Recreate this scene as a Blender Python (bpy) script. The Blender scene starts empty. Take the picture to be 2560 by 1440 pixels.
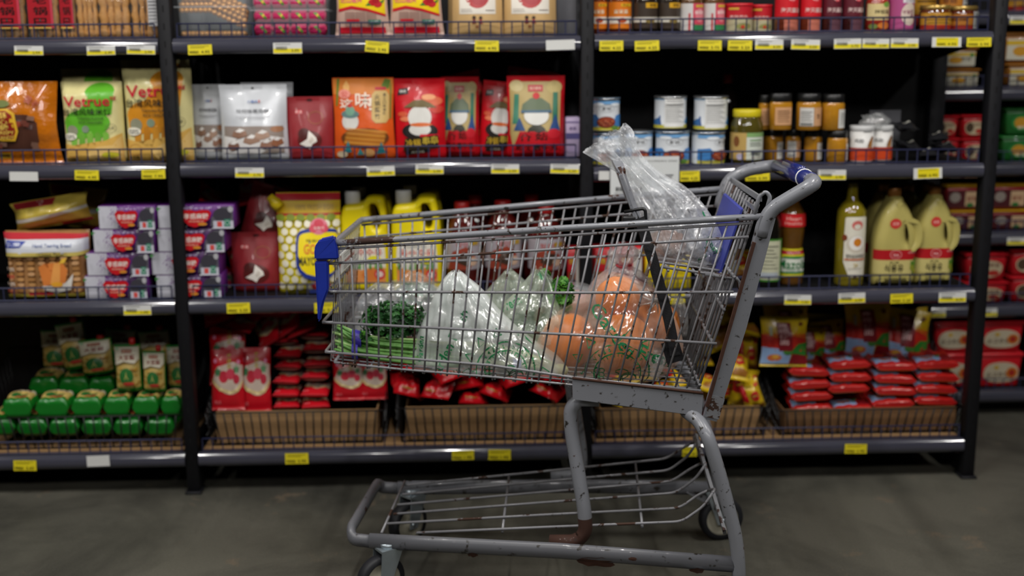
import bpy, bmesh, math, random
from mathutils import Vector, Matrix, noise
R = random.Random(7)
SC = bpy.context.scene
COL = SC.collection
# ------------------------------------------------------------------ camera
CAM = Vector((0.8689, -3.6178, 1.3859)); PITCH, YAW, ROLL, FPX = .2043, .0348, -.0073, 3040.0
FWD = Vector((math.sin(YAW)*math.cos(PITCH), math.cos(YAW)*math.cos(PITCH), -math.sin(PITCH)))
_r0 = Vector((math.cos(YAW), -math.sin(YAW), 0)); _u0 = _r0.cross(FWD)
RIGHT = _r0*math.cos(ROLL)+_u0*math.sin(ROLL); UP = -_r0*math.sin(ROLL)+_u0*math.cos(ROLL)
cam = bpy.data.objects.new('camera', bpy.data.cameras.new('camera')); COL.objects.link(cam)
cam.matrix_world = Matrix(((RIGHT.x, UP.x, -FWD.x, CAM.x), (RIGHT.y, UP.y, -FWD.y, CAM.y), (RIGHT.z, UP.z, -FWD.z, CAM.z), (0, 0, 0, 1)))
cam.data.sensor_width = 36; cam.data.lens = FPX/2560*36; cam.data.clip_start = .05
cam.data.dof.use_dof = True; cam.data.dof.focus_distance = 2.72; cam.data.dof.aperture_fstop = 1.7
SC.camera = cam
# ------------------------------------------------------------------ world, lamps, exposure
SC.view_settings.view_transform = 'Standard'; SC.view_settings.look = 'None'
SC.view_settings.gamma = 1; SC.view_settings.use_curve_mapping = False; SC.view_settings.exposure = 0.0
w = bpy.data.worlds.new('store_ambience'); SC.world = w; w.use_nodes = True
w.node_tree.nodes['Background'].inputs[0].default_value = (.75, .85, 1, 1)
w.node_tree.nodes['Background'].inputs[1].default_value = .007
def lamp(x, y, z, sx, sy, power, rx=0, col=(1, .97, .93)):
    l = bpy.data.lights.new('ceiling_tube', 'AREA'); l.shape = 'RECTANGLE'; l.size = sx; l.size_y = sy
    l.energy = power; l.color = col
    o = bpy.data.objects.new('ceiling_tube', l); COL.objects.link(o); o.location = (x, y, z); o.rotation_euler = (rx, 0, 0)
# rows of short ceiling tubes over the aisle, running away from the shelves
for lx in (-2.2, -.7, .75, 2.2, 3.7):
    lamp(lx, -1.45, 2.95, .07, .8, 31)
for lx in (-1.4, .2, .95, 1.6, 2.85):
    lamp(lx, -4.2, 3.1, .12, .4, 13, rx=.6)
SC.cycles.max_bounces = 10; SC.cycles.transparent_max_bounces = 24; SC.cycles.caustics_reflective = False; SC.cycles.caustics_refractive = False
SC.cycles.use_denoising = True; SC.cycles.sample_clamp_indirect = 4
# ------------------------------------------------------------------ helpers: pixels of the photograph to places
def ray(px, py): return FWD + (px-1280)/FPX*RIGHT - (py-720)/FPX*UP
def at(px, py, Y):
    d = ray(px, py); return CAM + d*((Y-CAM.y)/d.y)
def at_plane(px, py, p0, n):
    d = ray(px, py); return CAM + d*((p0-CAM).dot(n)/d.dot(n))
def at_z(px, py, z):
    d = ray(px, py); return CAM + d*((z-CAM.z)/d.z)
# ------------------------------------------------------------------ helpers: materials
def lin(c):
    if isinstance(c, str): c = tuple(int(c[i:i+2], 16) for i in (0, 2, 4))
    return tuple((v/255/12.92 if v/255 <= .04045 else ((v/255+.055)/1.055)**2.4) for v in c[:3])+(1,)
MATS = {}
def mat(name, col, rough=.5, metal=0, var=.12, scale=30, bump=0, bscale=60, coat=0, spec=.5, trans=0, ior=1.45, alpha=1, bdist=.002):
    if name in MATS: return MATS[name]
    m = bpy.data.materials.new(name); m.use_nodes = True; MATS[name] = m
    nt = m.node_tree; N = nt.nodes; L = nt.links; b = N['Principled BSDF']
    c = lin(col); tc = N.new('ShaderNodeTexCoord')
    b.inputs['Roughness'].default_value = rough; b.inputs['Metallic'].default_value = metal
    b.inputs['Coat Weight'].default_value = coat; b.inputs['Specular IOR Level'].default_value = spec
    b.inputs['Transmission Weight'].default_value = trans; b.inputs['IOR'].default_value = ior; b.inputs['Alpha'].default_value = alpha
    if var:
        n = N.new('ShaderNodeTexNoise'); n.inputs['Scale'].default_value = scale; n.inputs['Detail'].default_value = 3
        L.new(tc.outputs['Object'], n.inputs['Vector'])
        mx = N.new('ShaderNodeMix'); mx.data_type = 'RGBA'
        mx.inputs[6].default_value = tuple(v*(1-var) for v in c[:3])+(1,); mx.inputs[7].default_value = tuple(min(1, v*(1+var)) for v in c[:3])+(1,)
        L.new(n.outputs['Fac'], mx.inputs[0]); L.new(mx.outputs[2], b.inputs['Base Color'])
    else: b.inputs['Base Color'].default_value = c
    if bump:
        n2 = N.new('ShaderNodeTexNoise'); n2.inputs['Scale'].default_value = bscale; n2.inputs['Detail'].default_value = 4
        L.new(tc.outputs['Object'], n2.inputs['Vector'])
        bp = N.new('ShaderNodeBump'); bp.inputs['Strength'].default_value = bump; bp.inputs['Distance'].default_value = bdist
        L.new(n2.outputs['Fac'], bp.inputs['Height']); L.new(bp.outputs['Normal'], b.inputs['Normal'])
    return m
def ink(c): return mat('ink_'+c, c, .35, var=.05, scale=20)                      # printed colour on a package
def foil(c): return mat('film_'+c, c, .27, var=.10, scale=25, bump=.35, bscale=28, coat=.25, bdist=.004)
def film(name, col, fac, rough=.18, streak=.25, bump=.6, bscale=45, stretch=(1, 1, 1), tint=None):
    """thin plastic film: part see-through, part glossy white sheet, with crumple streaks"""
    if name in MATS: return MATS[name]
    m = bpy.data.materials.new(name); m.use_nodes = True; MATS[name] = m
    nt = m.node_tree; N = nt.nodes; L = nt.links; b = N['Principled BSDF']; out = N['Material Output']
    b.inputs['Base Color'].default_value = lin(col); b.inputs['Roughness'].default_value = rough
    tc = N.new('ShaderNodeTexCoord'); mp = N.new('ShaderNodeMapping'); mp.inputs['Scale'].default_value = stretch
    L.new(tc.outputs['Object'], mp.inputs['Vector'])
    n = N.new('ShaderNodeTexNoise'); n.inputs['Scale'].default_value = bscale*.5; n.inputs['Detail'].default_value = 4; n.inputs['Distortion'].default_value = 1.2
    L.new(mp.outputs['Vector'], n.inputs['Vector'])
    rg = N.new('ShaderNodeMapRange'); rg.inputs[1].default_value = .35; rg.inputs[2].default_value = .72
    rg.inputs[3].default_value = max(0, fac-streak); rg.inputs[4].default_value = min(1, fac+streak)
    L.new(n.outputs['Fac'], rg.inputs[0])
    t = N.new('ShaderNodeBsdfTransparent'); t.inputs['Color'].default_value = lin(tint) if tint else (.96, .97, .97, 1)
    tl = N.new('ShaderNodeBsdfTranslucent'); tl.inputs['Color'].default_value = lin(col)
    m0 = N.new('ShaderNodeMixShader'); m0.inputs[0].default_value = .4; L.new(b.outputs[0], m0.inputs[1]); L.new(tl.outputs[0], m0.inputs[2])
    m1 = N.new('ShaderNodeMixShader'); L.new(rg.outputs[0], m1.inputs[0]); L.new(t.outputs[0], m1.inputs[1]); L.new(m0.outputs[0], m1.inputs[2])
    g = N.new('ShaderNodeBsdfGlossy'); g.inputs['Roughness'].default_value = .14; g.inputs['Color'].default_value = (.09, .09, .09, 1)
    ad = N.new('ShaderNodeAddShader'); L.new(m1.outputs[0], ad.inputs[0]); L.new(g.outputs[0], ad.inputs[1]); L.new(ad.outputs[0], out.inputs['Surface'])
    bp = N.new('ShaderNodeBump'); bp.inputs['Strength'].default_value = bump; bp.inputs['Distance'].default_value = .006
    n3 = N.new('ShaderNodeTexNoise'); n3.inputs['Scale'].default_value = bscale; n3.inputs['Detail'].default_value = 3; n3.inputs['Distortion'].default_value = 2
    L.new(mp.outputs['Vector'], n3.inputs['Vector']); L.new(n3.outputs['Fac'], bp.inputs['Height'])
    for x in (b, g): L.new(bp.outputs['Normal'], x.inputs['Normal'])
    return m
def glass(name, col, alpha=.25, rough=.08):
    """clear rigid plastic or thin glass wall"""
    return mat(name, col, rough, var=0, alpha=alpha, coat=.5, spec=.8)
def worn(name, base, rust, amount=.62, scale=9, dirt=.25, metal=.0, rough=.38):
    """painted steel with chips of rust and grime"""
    if name in MATS: return MATS[name]
    m = mat(name, base, rough, metal, var=.10, scale=14, coat=.15); nt = m.node_tree; N = nt.nodes; L = nt.links; b = N['Principled BSDF']
    src = b.inputs['Base Color'].links[0].from_socket; tc = [n for n in N if n.type == 'TEX_COORD'][0]
    n = N.new('ShaderNodeTexNoise'); n.inputs['Scale'].default_value = scale; n.inputs['Detail'].default_value = 7; n.inputs['Roughness'].default_value = .62
    L.new(tc.outputs['Object'], n.inputs['Vector'])
    rp = N.new('ShaderNodeValToRGB'); rp.color_ramp.elements[0].position = amount; rp.color_ramp.elements[1].position = amount+.012
    L.new(n.outputs['Fac'], rp.inputs[0])
    mx = N.new('ShaderNodeMix'); mx.data_type = 'RGBA'; mx.inputs[7].default_value = lin(rust)
    L.new(rp.outputs[0], mx.inputs[0]); L.new(src, mx.inputs[6])
    n2 = N.new('ShaderNodeTexNoise'); n2.inputs['Scale'].default_value = scale*6; n2.inputs['Detail'].default_value = 5
    L.new(tc.outputs['Object'], n2.inputs['Vector'])
    r2 = N.new('ShaderNodeValToRGB'); r2.color_ramp.elements[0].position = .62; r2.color_ramp.elements[1].position = .70; r2.color_ramp.elements[1].color = (dirt*2, dirt*2, dirt*2, 1)
    L.new(n2.outputs['Fac'], r2.inputs[0])
    m2 = N.new('ShaderNodeMix'); m2.data_type = 'RGBA'; m2.inputs[7].default_value = lin('2a2622')
    L.new(r2.outputs[0], m2.inputs[0]); L.new(mx.outputs[2], m2.inputs[6]); L.new(m2.outputs[2], b.inputs['Base Color'])
    ro = N.new('ShaderNodeMapRange'); ro.inputs[3].default_value = rough; ro.inputs[4].default_value = .8
    L.new(rp.outputs[0], ro.inputs[0]); L.new(ro.outputs[0], b.inputs['Roughness'])
    return m
# ------------------------------------------------------------------ helpers: meshes
class MB:
    def __init__(s): s.v = []; s.f = []; s.m = []; s.sm = []
    def add(s, vs, fs, m=0, smooth=True):
        o = len(s.v); s.v += [tuple(v) for v in vs]; s.f += [tuple(i+o for i in f) for f in fs]
        s.m += [m]*len(fs) if isinstance(m, int) else list(m); s.sm += [smooth]*len(fs); return s
    def box(s, c, d, m=0, M=None):
        x, y, z = (k/2 for k in d); vs = [Vector((sx*x, sy*y, sz*z)) for sz in (-1, 1) for sy in (-1, 1) for sx in (-1, 1)]
        if M: vs = [M @ v for v in vs]
        vs = [v+Vector(c) for v in vs]
        return s.add(vs, [(0, 2, 3, 1), (4, 5, 7, 6), (0, 1, 5, 4), (2, 6, 7, 3), (0, 4, 6, 2), (1, 3, 7, 5)], m, False)
    def rbox(s, c, d, bev=.004, seg=2, m=0, M=None, taper=1):
        bm = bmesh.new(); bmesh.ops.create_cube(bm, size=1)
        for v in bm.verts:
            k = taper if v.co.z < 0 else 1
            v.co = Vector((v.co.x*d[0]*k, v.co.y*d[1]*k, v.co.z*d[2]))
        bmesh.ops.bevel(bm, geom=list(bm.edges), offset=bev, segments=seg, affect='EDGES', profile=.5)
        for v in bm.verts:
            v.co = (M @ v.co if M else v.co)+Vector(c)
        bm.verts.index_update(); s.add([v.co for v in bm.verts], [[v.index for v in f.verts] for f in bm.faces], m, True); bm.free(); return s
    def tube(s, P, r, n=8, m=0, closed=False, sec=None, up=None, caps=True):
        """sweep; r number or list; sec=(a,b) section half sizes with 'up' as the b axis; m int or per-segment list"""
        P = [Vector(p) for p in P]; K = len(P); fr = []; prev = None
        for i in range(K):
            if closed: t = (P[(i+1) % K]-P[i-1]).normalized()
            else: t = (P[min(i+1, K-1)]-P[max(i-1, 0)]).normalized()
            if up is not None:
                a = t.cross(Vector(up)).normalized(); b = a.cross(t).normalized()
            else:
                if prev is None:
                    a = t.orthogonal().normalized()
                else:
                    a = (prev-t*prev.dot(t)).normalized()
                prev = a; b = t.cross(a)
            fr.append((a, b))
        vs = []
        for i, p in enumerate(P):
            a, b = fr[i]; rr = r[i] if isinstance(r, (list, tuple)) else r
            for k in range(n):
                th = 2*math.pi*(k+.5*(n == 4))/n; ca, sb = math.cos(th), math.sin(th)
                if n == 4: ca, sb = (math.copysign(1, ca), math.copysign(1, sb))
                if sec: vs.append(p+a*ca*sec[0]+b*sb*sec[1])
                else: vs.append(p+(a*ca+b*sb)*rr)
        fs = []; ms = []
        for i in range(K if closed else K-1):
            j = (i+1) % K
            for k in range(n):
                k2 = (k+1) % n; fs.append((i*n+k, i*n+k2, j*n+k2, j*n+k)); ms.append(m if isinstance(m, int) else m[min(i, len(m)-1)])
        if caps and not closed:
            fs.append(tuple(reversed(range(n)))); fs.append(tuple((K-1)*n+k for k in range(n))); ms += [ms[0], ms[-1]]
        return s.add(vs, fs, ms, n != 4)
    def lathe(s, prof, n=28, m=0, c=(0, 0, 0), M=None, sx=1, sy=1, caps=True):
        """prof [(r,z)], m int or list per band"""
        vs = []; fs = []; ms = []
        for r, z in prof:
            for k in range(n):
                a = 2*math.pi*k/n; v = Vector((r*math.sin(a)*sx, -r*math.cos(a)*sy, z)); vs.append((M @ v if M else v)+Vector(c))
        for i in range(len(prof)-1):
            for k in range(n):
                k2 = (k+1) % n; fs.append((i*n+k, i*n+k2, (i+1)*n+k2, (i+1)*n+k)); ms.append(m if isinstance(m, int) else m[i])
        if caps:
            if prof[0][0] > 1e-4: fs.append(tuple(reversed(range(n)))); ms.append(ms[0])
            if prof[-1][0] > 1e-4: fs.append(tuple((len(prof)-1)*n+k for k in range(n))); ms.append(ms[-1])
        return s.add(vs, fs, ms)
    def blob(s, c, r, m=0, nu=16, nv=10, amp=.06, fq=3, seed=0, M=None):
        vs = []; fs = []
        for j in range(nv+1):
            ph = math.pi*j/nv
            for i in range(nu):
                th = 2*math.pi*i/nu; d = Vector((math.sin(ph)*math.cos(th), math.sin(ph)*math.sin(th), math.cos(ph)))
                k = 1+amp*noise.noise(d*fq+Vector((seed*7.3, seed*1.7, 0)))*2
                v = Vector((d.x*r[0]*k, d.y*r[1]*k, d.z*r[2]*k)); vs.append((M @ v if M else v)+Vector(c))
        for j in range(nv):
            for i in range(nu):
                i2 = (i+1) % nu; fs.append((j*nu+i, (j+1)*nu+i, (j+1)*nu+i2, j*nu+i2))
        return s.add(vs, fs, m)
    def build(s, name, mats, parent=None, loc=None, rot=None):
        me = bpy.data.meshes.new(name); me.from_pydata(s.v, [], s.f)
        for x in (mats if isinstance(mats, (list, tuple)) else [mats]): me.materials.append(x)
        me.polygons.foreach_set('material_index', s.m); me.polygons.foreach_set('use_smooth', s.sm); me.update()
        o = bpy.data.objects.new(name, me); COL.objects.link(o)
        if parent: o.parent = parent
        if loc is not None: o.location = loc
        if rot is not None: o.rotation_euler = rot
        return o
def link_copy(src, parent=None, loc=None, rot=None, scale=None):
    c = src.copy(); COL.objects.link(c)
    if parent: c.parent = parent
    if loc is not None: c.location = loc
    if rot is not None: c.rotation_euler = rot
    if scale is not None: c.scale = scale
    return c
def dup(src, loc, rot=None, label=None, group=None, scale=None):
    """copy of a thing with copies of its parts and sub-parts"""
    c = link_copy(src, None, loc, rot, scale)
    if label: c['label'] = label
    if group: c['group'] = group
    for ch in list(src.children):
        d = link_copy(ch, c)
        for g in list(ch.children): link_copy(g, d)
    return c
def tag(o, label, cat, group=None):
    o['label'] = label; o['category'] = cat
    if group: o['group'] = group
    return o
def empty(name, loc=(0, 0, 0), rot=(0, 0, 0), parent=None):
    o = bpy.data.objects.new(name, None); COL.objects.link(o); o.location = loc; o.rotation_euler = rot; o.empty_display_size = .05
    if parent: o.parent = parent
    return o
def fillet(P, r, seg=5):
    P = [Vector(p) for p in P]; out = [P[0]]
    for i in range(1, len(P)-1):
        a, b, c = P[i-1], P[i], P[i+1]; d1, d2 = (a-b), (c-b); rr = min(r, d1.length*.48, d2.length*.48)
        p1, p2 = b+d1.normalized()*rr, b+d2.normalized()*rr
        for k in range(seg+1):
            t = k/seg; out.append(p1*(1-t)**2+b*2*t*(1-t)+p2*t*t)
    out.append(P[-1]); return out
def lerp(a, b, t): return a+(b-a)*t
def polyline(P, x):
    """interpolate [(x,y)] at x"""
    if x <= P[0][0]: a, b = P[0], P[1]
    else:
        a, b = P[-2], P[-1]
        for q in range(len(P)-1):
            if P[q][0] <= x <= P[q+1][0]: a, b = P[q], P[q+1]; break
    return a[1]+(b[1]-a[1])*(x-a[0])/(b[0]-a[0])
# ------------------------------------------------------------------ helpers: print on packages
_txt = {}
def text2d(s, bold=0):
    k = (s, bold)
    if k not in _txt:
        cu = bpy.data.curves.new('t', 'FONT'); cu.body = s; cu.size = 1; cu.align_x = 'CENTER'; cu.resolution_u = 2; cu.offset = bold
        ob = bpy.data.objects.new('t', cu); me = ob.to_mesh()
        vs = [(v.co.x, v.co.y) for v in me.vertices]; fs = [tuple(p.vertices) for p in me.polygons]
        ob.to_mesh_clear(); bpy.data.objects.remove(ob); bpy.data.curves.remove(cu)
        if vs:
            x0, x1 = min(v[0] for v in vs), max(v[0] for v in vs); y0, y1 = min(v[1] for v in vs), max(v[1] for v in vs)
            _txt[k] = ([(x-(x0+x1)/2, y-(y0+y1)/2) for x, y in vs], fs, x1-x0, y1-y0)
        else: _txt[k] = ([], [], 1, 1)
    return _txt[k]
def slice2d(pts, xs, zs):
    bm = bmesh.new(); vs = [bm.verts.new((x, 0, z)) for x, z in pts]; bm.faces.new(vs)
    bmesh.ops.triangulate(bm, faces=bm.faces[:])
    lo_x, hi_x = min(p[0] for p in pts), max(p[0] for p in pts); lo_z, hi_z = min(p[1] for p in pts), max(p[1] for p in pts)
    for x in xs:
        if lo_x < x < hi_x: bmesh.ops.bisect_plane(bm, geom=bm.verts[:]+bm.edges[:]+bm.faces[:], plane_co=(x, 0, 0), plane_no=(1, 0, 0))
    for z in zs:
        if lo_z < z < hi_z: bmesh.ops.bisect_plane(bm, geom=bm.verts[:]+bm.edges[:]+bm.faces[:], plane_co=(0, 0, z), plane_no=(0, 0, 1))
    bm.verts.index_update()
    r = ([(v.co.x, v.co.z) for v in bm.verts], [[v.index for v in f.verts] for f in bm.faces]); bm.free(); return r
def ellipse(cx, cz, rx, rz, n=22): return [(cx+rx*math.cos(2*math.pi*k/n), cz+rz*math.sin(2*math.pi*k/n)) for k in range(n)]
def star(cx, cz, r, n=5, k=.45, rot=0): return [(cx+(r if i % 2 == 0 else r*k)*math.sin(math.pi*i/n+rot), cz+(r if i % 2 == 0 else r*k)*math.cos(math.pi*i/n+rot)) for i in range(2*n)]
def art_mesh(art, surf, w, h, xs, zs, base=.0008):
    """art: ('r',x0,z0,x1,z1,c) ('e',cx,cz,rx,rz,c) ('p',pts,c) ('ring',cx,cz,rx,rz,thick,c) ('t',text,cx,cz,height,c[,width,rot,bold]) ('tv',text,cx,cz,pitch,c)
    x in -.5...5 of w, z in 0..1 of h"""
    mb = MB(); mats = []
    def mi(c):
        m = ink(c) if isinstance(c, str) else c
        if m not in mats: mats.append(m)
        return mats.index(m)
    lay = 0
    def put(vs, fs, c):
        nonlocal lay
        off = base+.00022*lay; lay += 1
        P = [surf(x, z, off) for x, z in vs]; good = []
        for f in fs:
            a, b, c_ = (vs[f[0]], vs[f[1]], vs[f[2]]); ar = sum(vs[f[i-1]][0]*vs[f[i]][1]-vs[f[i]][0]*vs[f[i-1]][1] for i in range(len(f)))
            good.append(tuple(f) if ar > 0 else tuple(reversed(f)))
        mb.add(P, good, mi(c), True)
    for a in art:
        k = a[0]
        if k == 'r': pts = [(a[1]*w, a[2]*h), (a[3]*w, a[2]*h), (a[3]*w, a[4]*h), (a[1]*w, a[4]*h)]; v, f = slice2d(pts, xs, zs); put(v, f, a[5])
        elif k == 'e': v, f = slice2d(ellipse(a[1]*w, a[2]*h, a[3]*w, a[4]*h), xs, zs); put(v, f, a[5])
        elif k == 'p': v, f = slice2d([(x*w, z*h) for x, z in a[1]], xs, zs); put(v, f, a[2])
        elif k == 'ring':
            n = 28; v = ellipse(a[1]*w, a[2]*h, a[3]*w, a[4]*h, n)+ellipse(a[1]*w, a[2]*h, a[3]*w-a[5], a[4]*h-a[5], n)
            put(v, [(i, (i+1) % n, n+(i+1) % n, n+i) for i in range(n)], a[6])
        elif k == 't':
            V, F, tw, th = text2d(a[1], a[8] if len(a) > 8 else .012)
            sc = a[4]*h/max(th, .3); sx = sc
            if len(a) > 6 and a[6]: sx = a[6]*w/tw
            ro = a[7] if len(a) > 7 and a[7] else 0; c, s = math.cos(ro), math.sin(ro)
            put([(a[2]*w+(x*sx*c-y*sc*s), a[3]*h+(x*sx*s+y*sc*c)) for x, y in V], F, a[5])
        elif k == 'tv':
            for i, ch in enumerate(a[1]):
                V, F, tw, th = text2d(ch, .012); sc = a[4]*h*.86/max(tw, th, .7)
                off = lay; put([(a[2]*w+x*sc, (a[3]-a[4]*i)*h+y*sc) for x, y in V], F, a[5]); lay = off
    return mb, mats
# ================================================================== floor
BLACK = mat('black_powder_coat', '0c0c0e', .6, var=.1, spec=.3)
POST = mat('post_black_coat', '131317', .55, var=.1, spec=.35)
RAILM = mat('charcoal_rail_plastic', '3d3d48', .14, var=.06, coat=.6, spec=.6)
GUARD = mat('blue_grey_wire_coat', '2c2f4a', .4, var=.05)
WIREB = mat('black_wire_coat', '141416', .45, var=.05)
CARD = mat('corrugated_card', '8f6f4a', .8, var=.12, scale=12, bump=.1)
CARDD = mat('dark_corrugated_card', '6b4c2e', .8, var=.12, scale=12, bump=.1)
def concrete():
    m = bpy.data.materials.new('sealed_concrete'); m.use_nodes = True; nt = m.node_tree; N = nt.nodes; L = nt.links; b = N['Principled BSDF']
    tc = N.new('ShaderNodeTexCoord')
    def noi(s, d, r=.6, dist=0):
        n = N.new('ShaderNodeTexNoise'); n.inputs['Scale'].default_value = s; n.inputs['Detail'].default_value = d; n.inputs['Roughness'].default_value = r; n.inputs['Distortion'].default_value = dist
        L.new(tc.outputs['Object'], n.inputs['Vector']); return n
    n1, n2, n3 = noi(1.4, 7, .62, .4), noi(5, 8, .7), noi(160, 3)
    r1 = N.new('ShaderNodeValToRGB'); e = r1.color_ramp.elements; e[0].position = .38; e[0].color = lin('33322d'); e[1].position = .62; e[1].color = lin('56544b')
    L.new(n1.outputs['Fac'], r1.inputs[0])
    r2 = N.new('ShaderNodeValToRGB'); r2.color_ramp.elements[0].position = .60; r2.color_ramp.elements[1].position = .66
    L.new(n2.outputs['Fac'], r2.inputs[0])
    k = N.new('ShaderNodeMath'); k.operation = 'MULTIPLY'; k.inputs[1].default_value = .5; L.new(r2.outputs[0], k.inputs[0])
    mx = N.new('ShaderNodeMix'); mx.data_type = 'RGBA'; mx.inputs[7].default_value = lin('6a5c4c'); L.new(k.outputs[0], mx.inputs[0]); L.new(r1.outputs[0], mx.inputs[6])
    m2 = N.new('ShaderNodeMix'); m2.data_type = 'RGBA'; m2.blend_type = 'OVERLAY'; m2.inputs[0].default_value = .35; L.new(mx.outputs[2], m2.inputs[6]); L.new(n3.outputs['Fac'], m2.inputs[7])
    L.new(m2.outputs[2], b.inputs['Base Color'])
    ro = N.new('ShaderNodeMapRange'); ro.inputs[3].default_value = .42; ro.inputs[4].default_value = .7; L.new(n2.outputs['Fac'], ro.inputs[0]); L.new(ro.outputs[0], b.inputs['Roughness'])
    b.inputs['Specular IOR Level'].default_value = .3
    bp = N.new('ShaderNodeBump'); bp.inputs['Strength'].default_value = .12; bp.inputs['Distance'].default_value = .004; L.new(n2.outputs['Fac'], bp.inputs['Height']); L.new(bp.outputs['Normal'], b.inputs['Normal'])
    return m
fl = MB(); fl.add([(-4, -6, 0), (7, -6, 0), (7, 4, 0), (-4, 4, 0)], [(0, 1, 2, 3)], 0, False)
fl = fl.build('floor', concrete()); fl['kind'] = 'structure'
# ================================================================== shelving run (two full bays and the bay that runs out of the frame)
BW = 1.22; PW = .038; LIP = .046
Z = {}  # lip bottom heights per (bay, row)
for r_, z_ in zip('ABCD', (1.3403, .9808, .5685, .0853)): Z[0, r_] = Z[1, r_] = z_
Z[2, 'A'] = at(2000, 121, -.01).z; Z[2, 'B'] = at(2000, 451, -.01).z; Z[2, 'C'] = at(2150, 761, -.01).z; Z[2, 'D'] = Z[0, 'D']
TOP = {k: v+LIP for k, v in Z.items()}
def lip_profile(z, y0=-.004):   # outer face of a bull-nosed price rail
    return [(y0+.004, z), (y0-.010, z+.003), (y0-.0155, z+.012), (y0-.017, z+.021), (y0-.0155, z+.031), (y0-.010, z+.041), (y0-.002, z+LIP), (y0+.004, z+LIP)]
def prism_x(mb, prof, x0, x1, m=0, smooth=True):
    n = len(prof); vs = [(x0, y, z) for y, z in prof]+[(x1, y, z) for y, z in prof]
    mb.add(vs, [(i, i+n, (i+1) % n+n, (i+1) % n) for i in range(n)], m, smooth)
    mb.add(vs, [tuple(range(n)), tuple(reversed(range(n, 2*n)))], m, False)
def wire_guard(mb, x0, x1, z, h, y, pitch=.031, r=.0021, lean=0):
    mb.tube([(x0, y+lean, z+h), (x1, y+lean, z+h)], r*1.25, 6); mb.tube([(x0, y, z+.003), (x1, y, z+.003)], r*1.25, 6)
    n = max(2, round((x1-x0)/pitch))
    for i in range(n+1):
        x = x0+(x1-x0)*i/n; mb.tube([(x, y, z), (x, y+lean, z+h)], r, 5, caps=False)
def shelf(unit, x0, x1, z, y0, depth, guard=True, rail=RAILM, gh=.041):
    s = MB().box(((x0+x1)/2, y0+depth/2, z+LIP-.013), (x1-x0, depth, .024)).build('shelf', BLACK, unit)
    r = MB(); prism_x(r, lip_profile(z, y0), x0+.001, x1-.001); r.build('price_rail', rail, s)
    if guard:
        g = MB(); wire_guard(g, x0+.012, x1-.012, z+LIP, gh, y0+.006); g.build('wire_guard', GUARD, s)
    for x in (x0+.015, x1-.015):
        b = MB(); prism = [(y0+depth-.02, z-.05), (y0+depth-.02, z+LIP-.026), (y0+.03, z+LIP-.026), (y0+.03, z+.012)]
        prism_x(b, prism, x-.002, x+.002, 0, False); b.build('bracket', BLACK, s)
    return s
DEP = .46
unit = tag(empty('shelving_unit', (.6, .2, 0)), 'long black steel shelving run with charcoal price rails behind the trolley', 'shelving')
UI = Matrix.Translation((-.6, -.2, 0))
class _U: pass
def in_unit(o): o.matrix_parent_inverse = UI; return o
for i, x in enumerate((0, BW, 2*BW)):
    p = MB(); p.rbox((x, .012, 1.1), (PW, .05, 2.2), .003, 1); p.rbox((x, .012, .004), (PW+.012, .07, .008), .002, 1)
    for k in range(40): p.box((x, -.0132, .12+k*.05), (.004, .001, .018), 1)
    in_unit(p.build('front_upright', [POST, BLACK], unit))
    p = MB(); p.rbox((x, DEP+.0, 1.1), (.05, .05, 2.2), .003, 1)
    for k in range(42): p.box((x-.015, DEP-.0255, .1+k*.05), (.006, .001, .022), 1); p.box((x+.015, DEP-.0255, .1+k*.05), (.006, .001, .022), 1)
    in_unit(p.build('rear_upright', [POST, BLACK], unit))
    b = MB().box((x, .24, .035), (.03, .44, .05)); in_unit(b.build('base_foot', BLACK, unit))
for b, (x0, x1) in enumerate(((-BW, 0), (0, BW), (BW, 2*BW))):
    bp = MB().box(((x0+x1)/2, DEP+.03, 1.12), (BW-.05, .012, 2.16)); in_unit(bp.build('back_panel', BLACK, unit))
    for r_ in 'ABCD':
        in_unit(shelf(unit, x0+PW/2+.001, x1-PW/2-.001, Z[b, r_], 0, DEP if r_ != 'D' else DEP))
p = MB(); p.rbox((-BW, .012, 1.1), (PW, .05, 2.2), .003, 1); in_unit(p.build('front_upright', POST, unit))
for x0, x1 in ((-BW+.03, -.03), (.03, BW-.03), (BW+.03, 2*BW-.03)):
    c = MB().box(((x0+x1)/2, .22, TOP[1, 'D']+.001), (x1-x0, .40, .0016)).build('card_liner', CARD, unit); in_unit(c)
# ================================================================== second shelving run beyond the end of the first
FY = .62; FX0 = at(2335, 300, FY).x
unit2 = tag(empty('shelving_unit', (FX0+.6, FY+.2, 0)), 'second black shelving run set back beyond the end upright', 'shelving')
U2 = Matrix.Translation((-FX0-.6, -FY-.2, 0))
FZ = [at(2540, y, FY).z for y in (64, 252, 440, 612, 792, 1004)]
for z in FZ:
    s = shelf(unit2, FX0, FX0+1.2, z, FY, .42); s.matrix_parent_inverse = U2
bp = MB().box((FX0+.6, FY+.45, 1.1), (1.24, .012, 2.1)); o = bp.build('back_panel', BLACK, unit2); o.matrix_parent_inverse = U2
for x in (FX0-.02, FX0+1.22):
    p = MB().rbox((x, FY+.43, 1.1), (.035, .05, 2.2), .003, 1); o = p.build('rear_upright', POST, unit2); o.matrix_parent_inverse = U2
b = MB().box((FX0+.6, FY+.25, FZ[-1]/2), (1.2, .36, FZ[-1]-.004)); o = b.build('base_plinth', BLACK, unit2); o.matrix_parent_inverse = U2
FT = [z+LIP for z in FZ]
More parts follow.
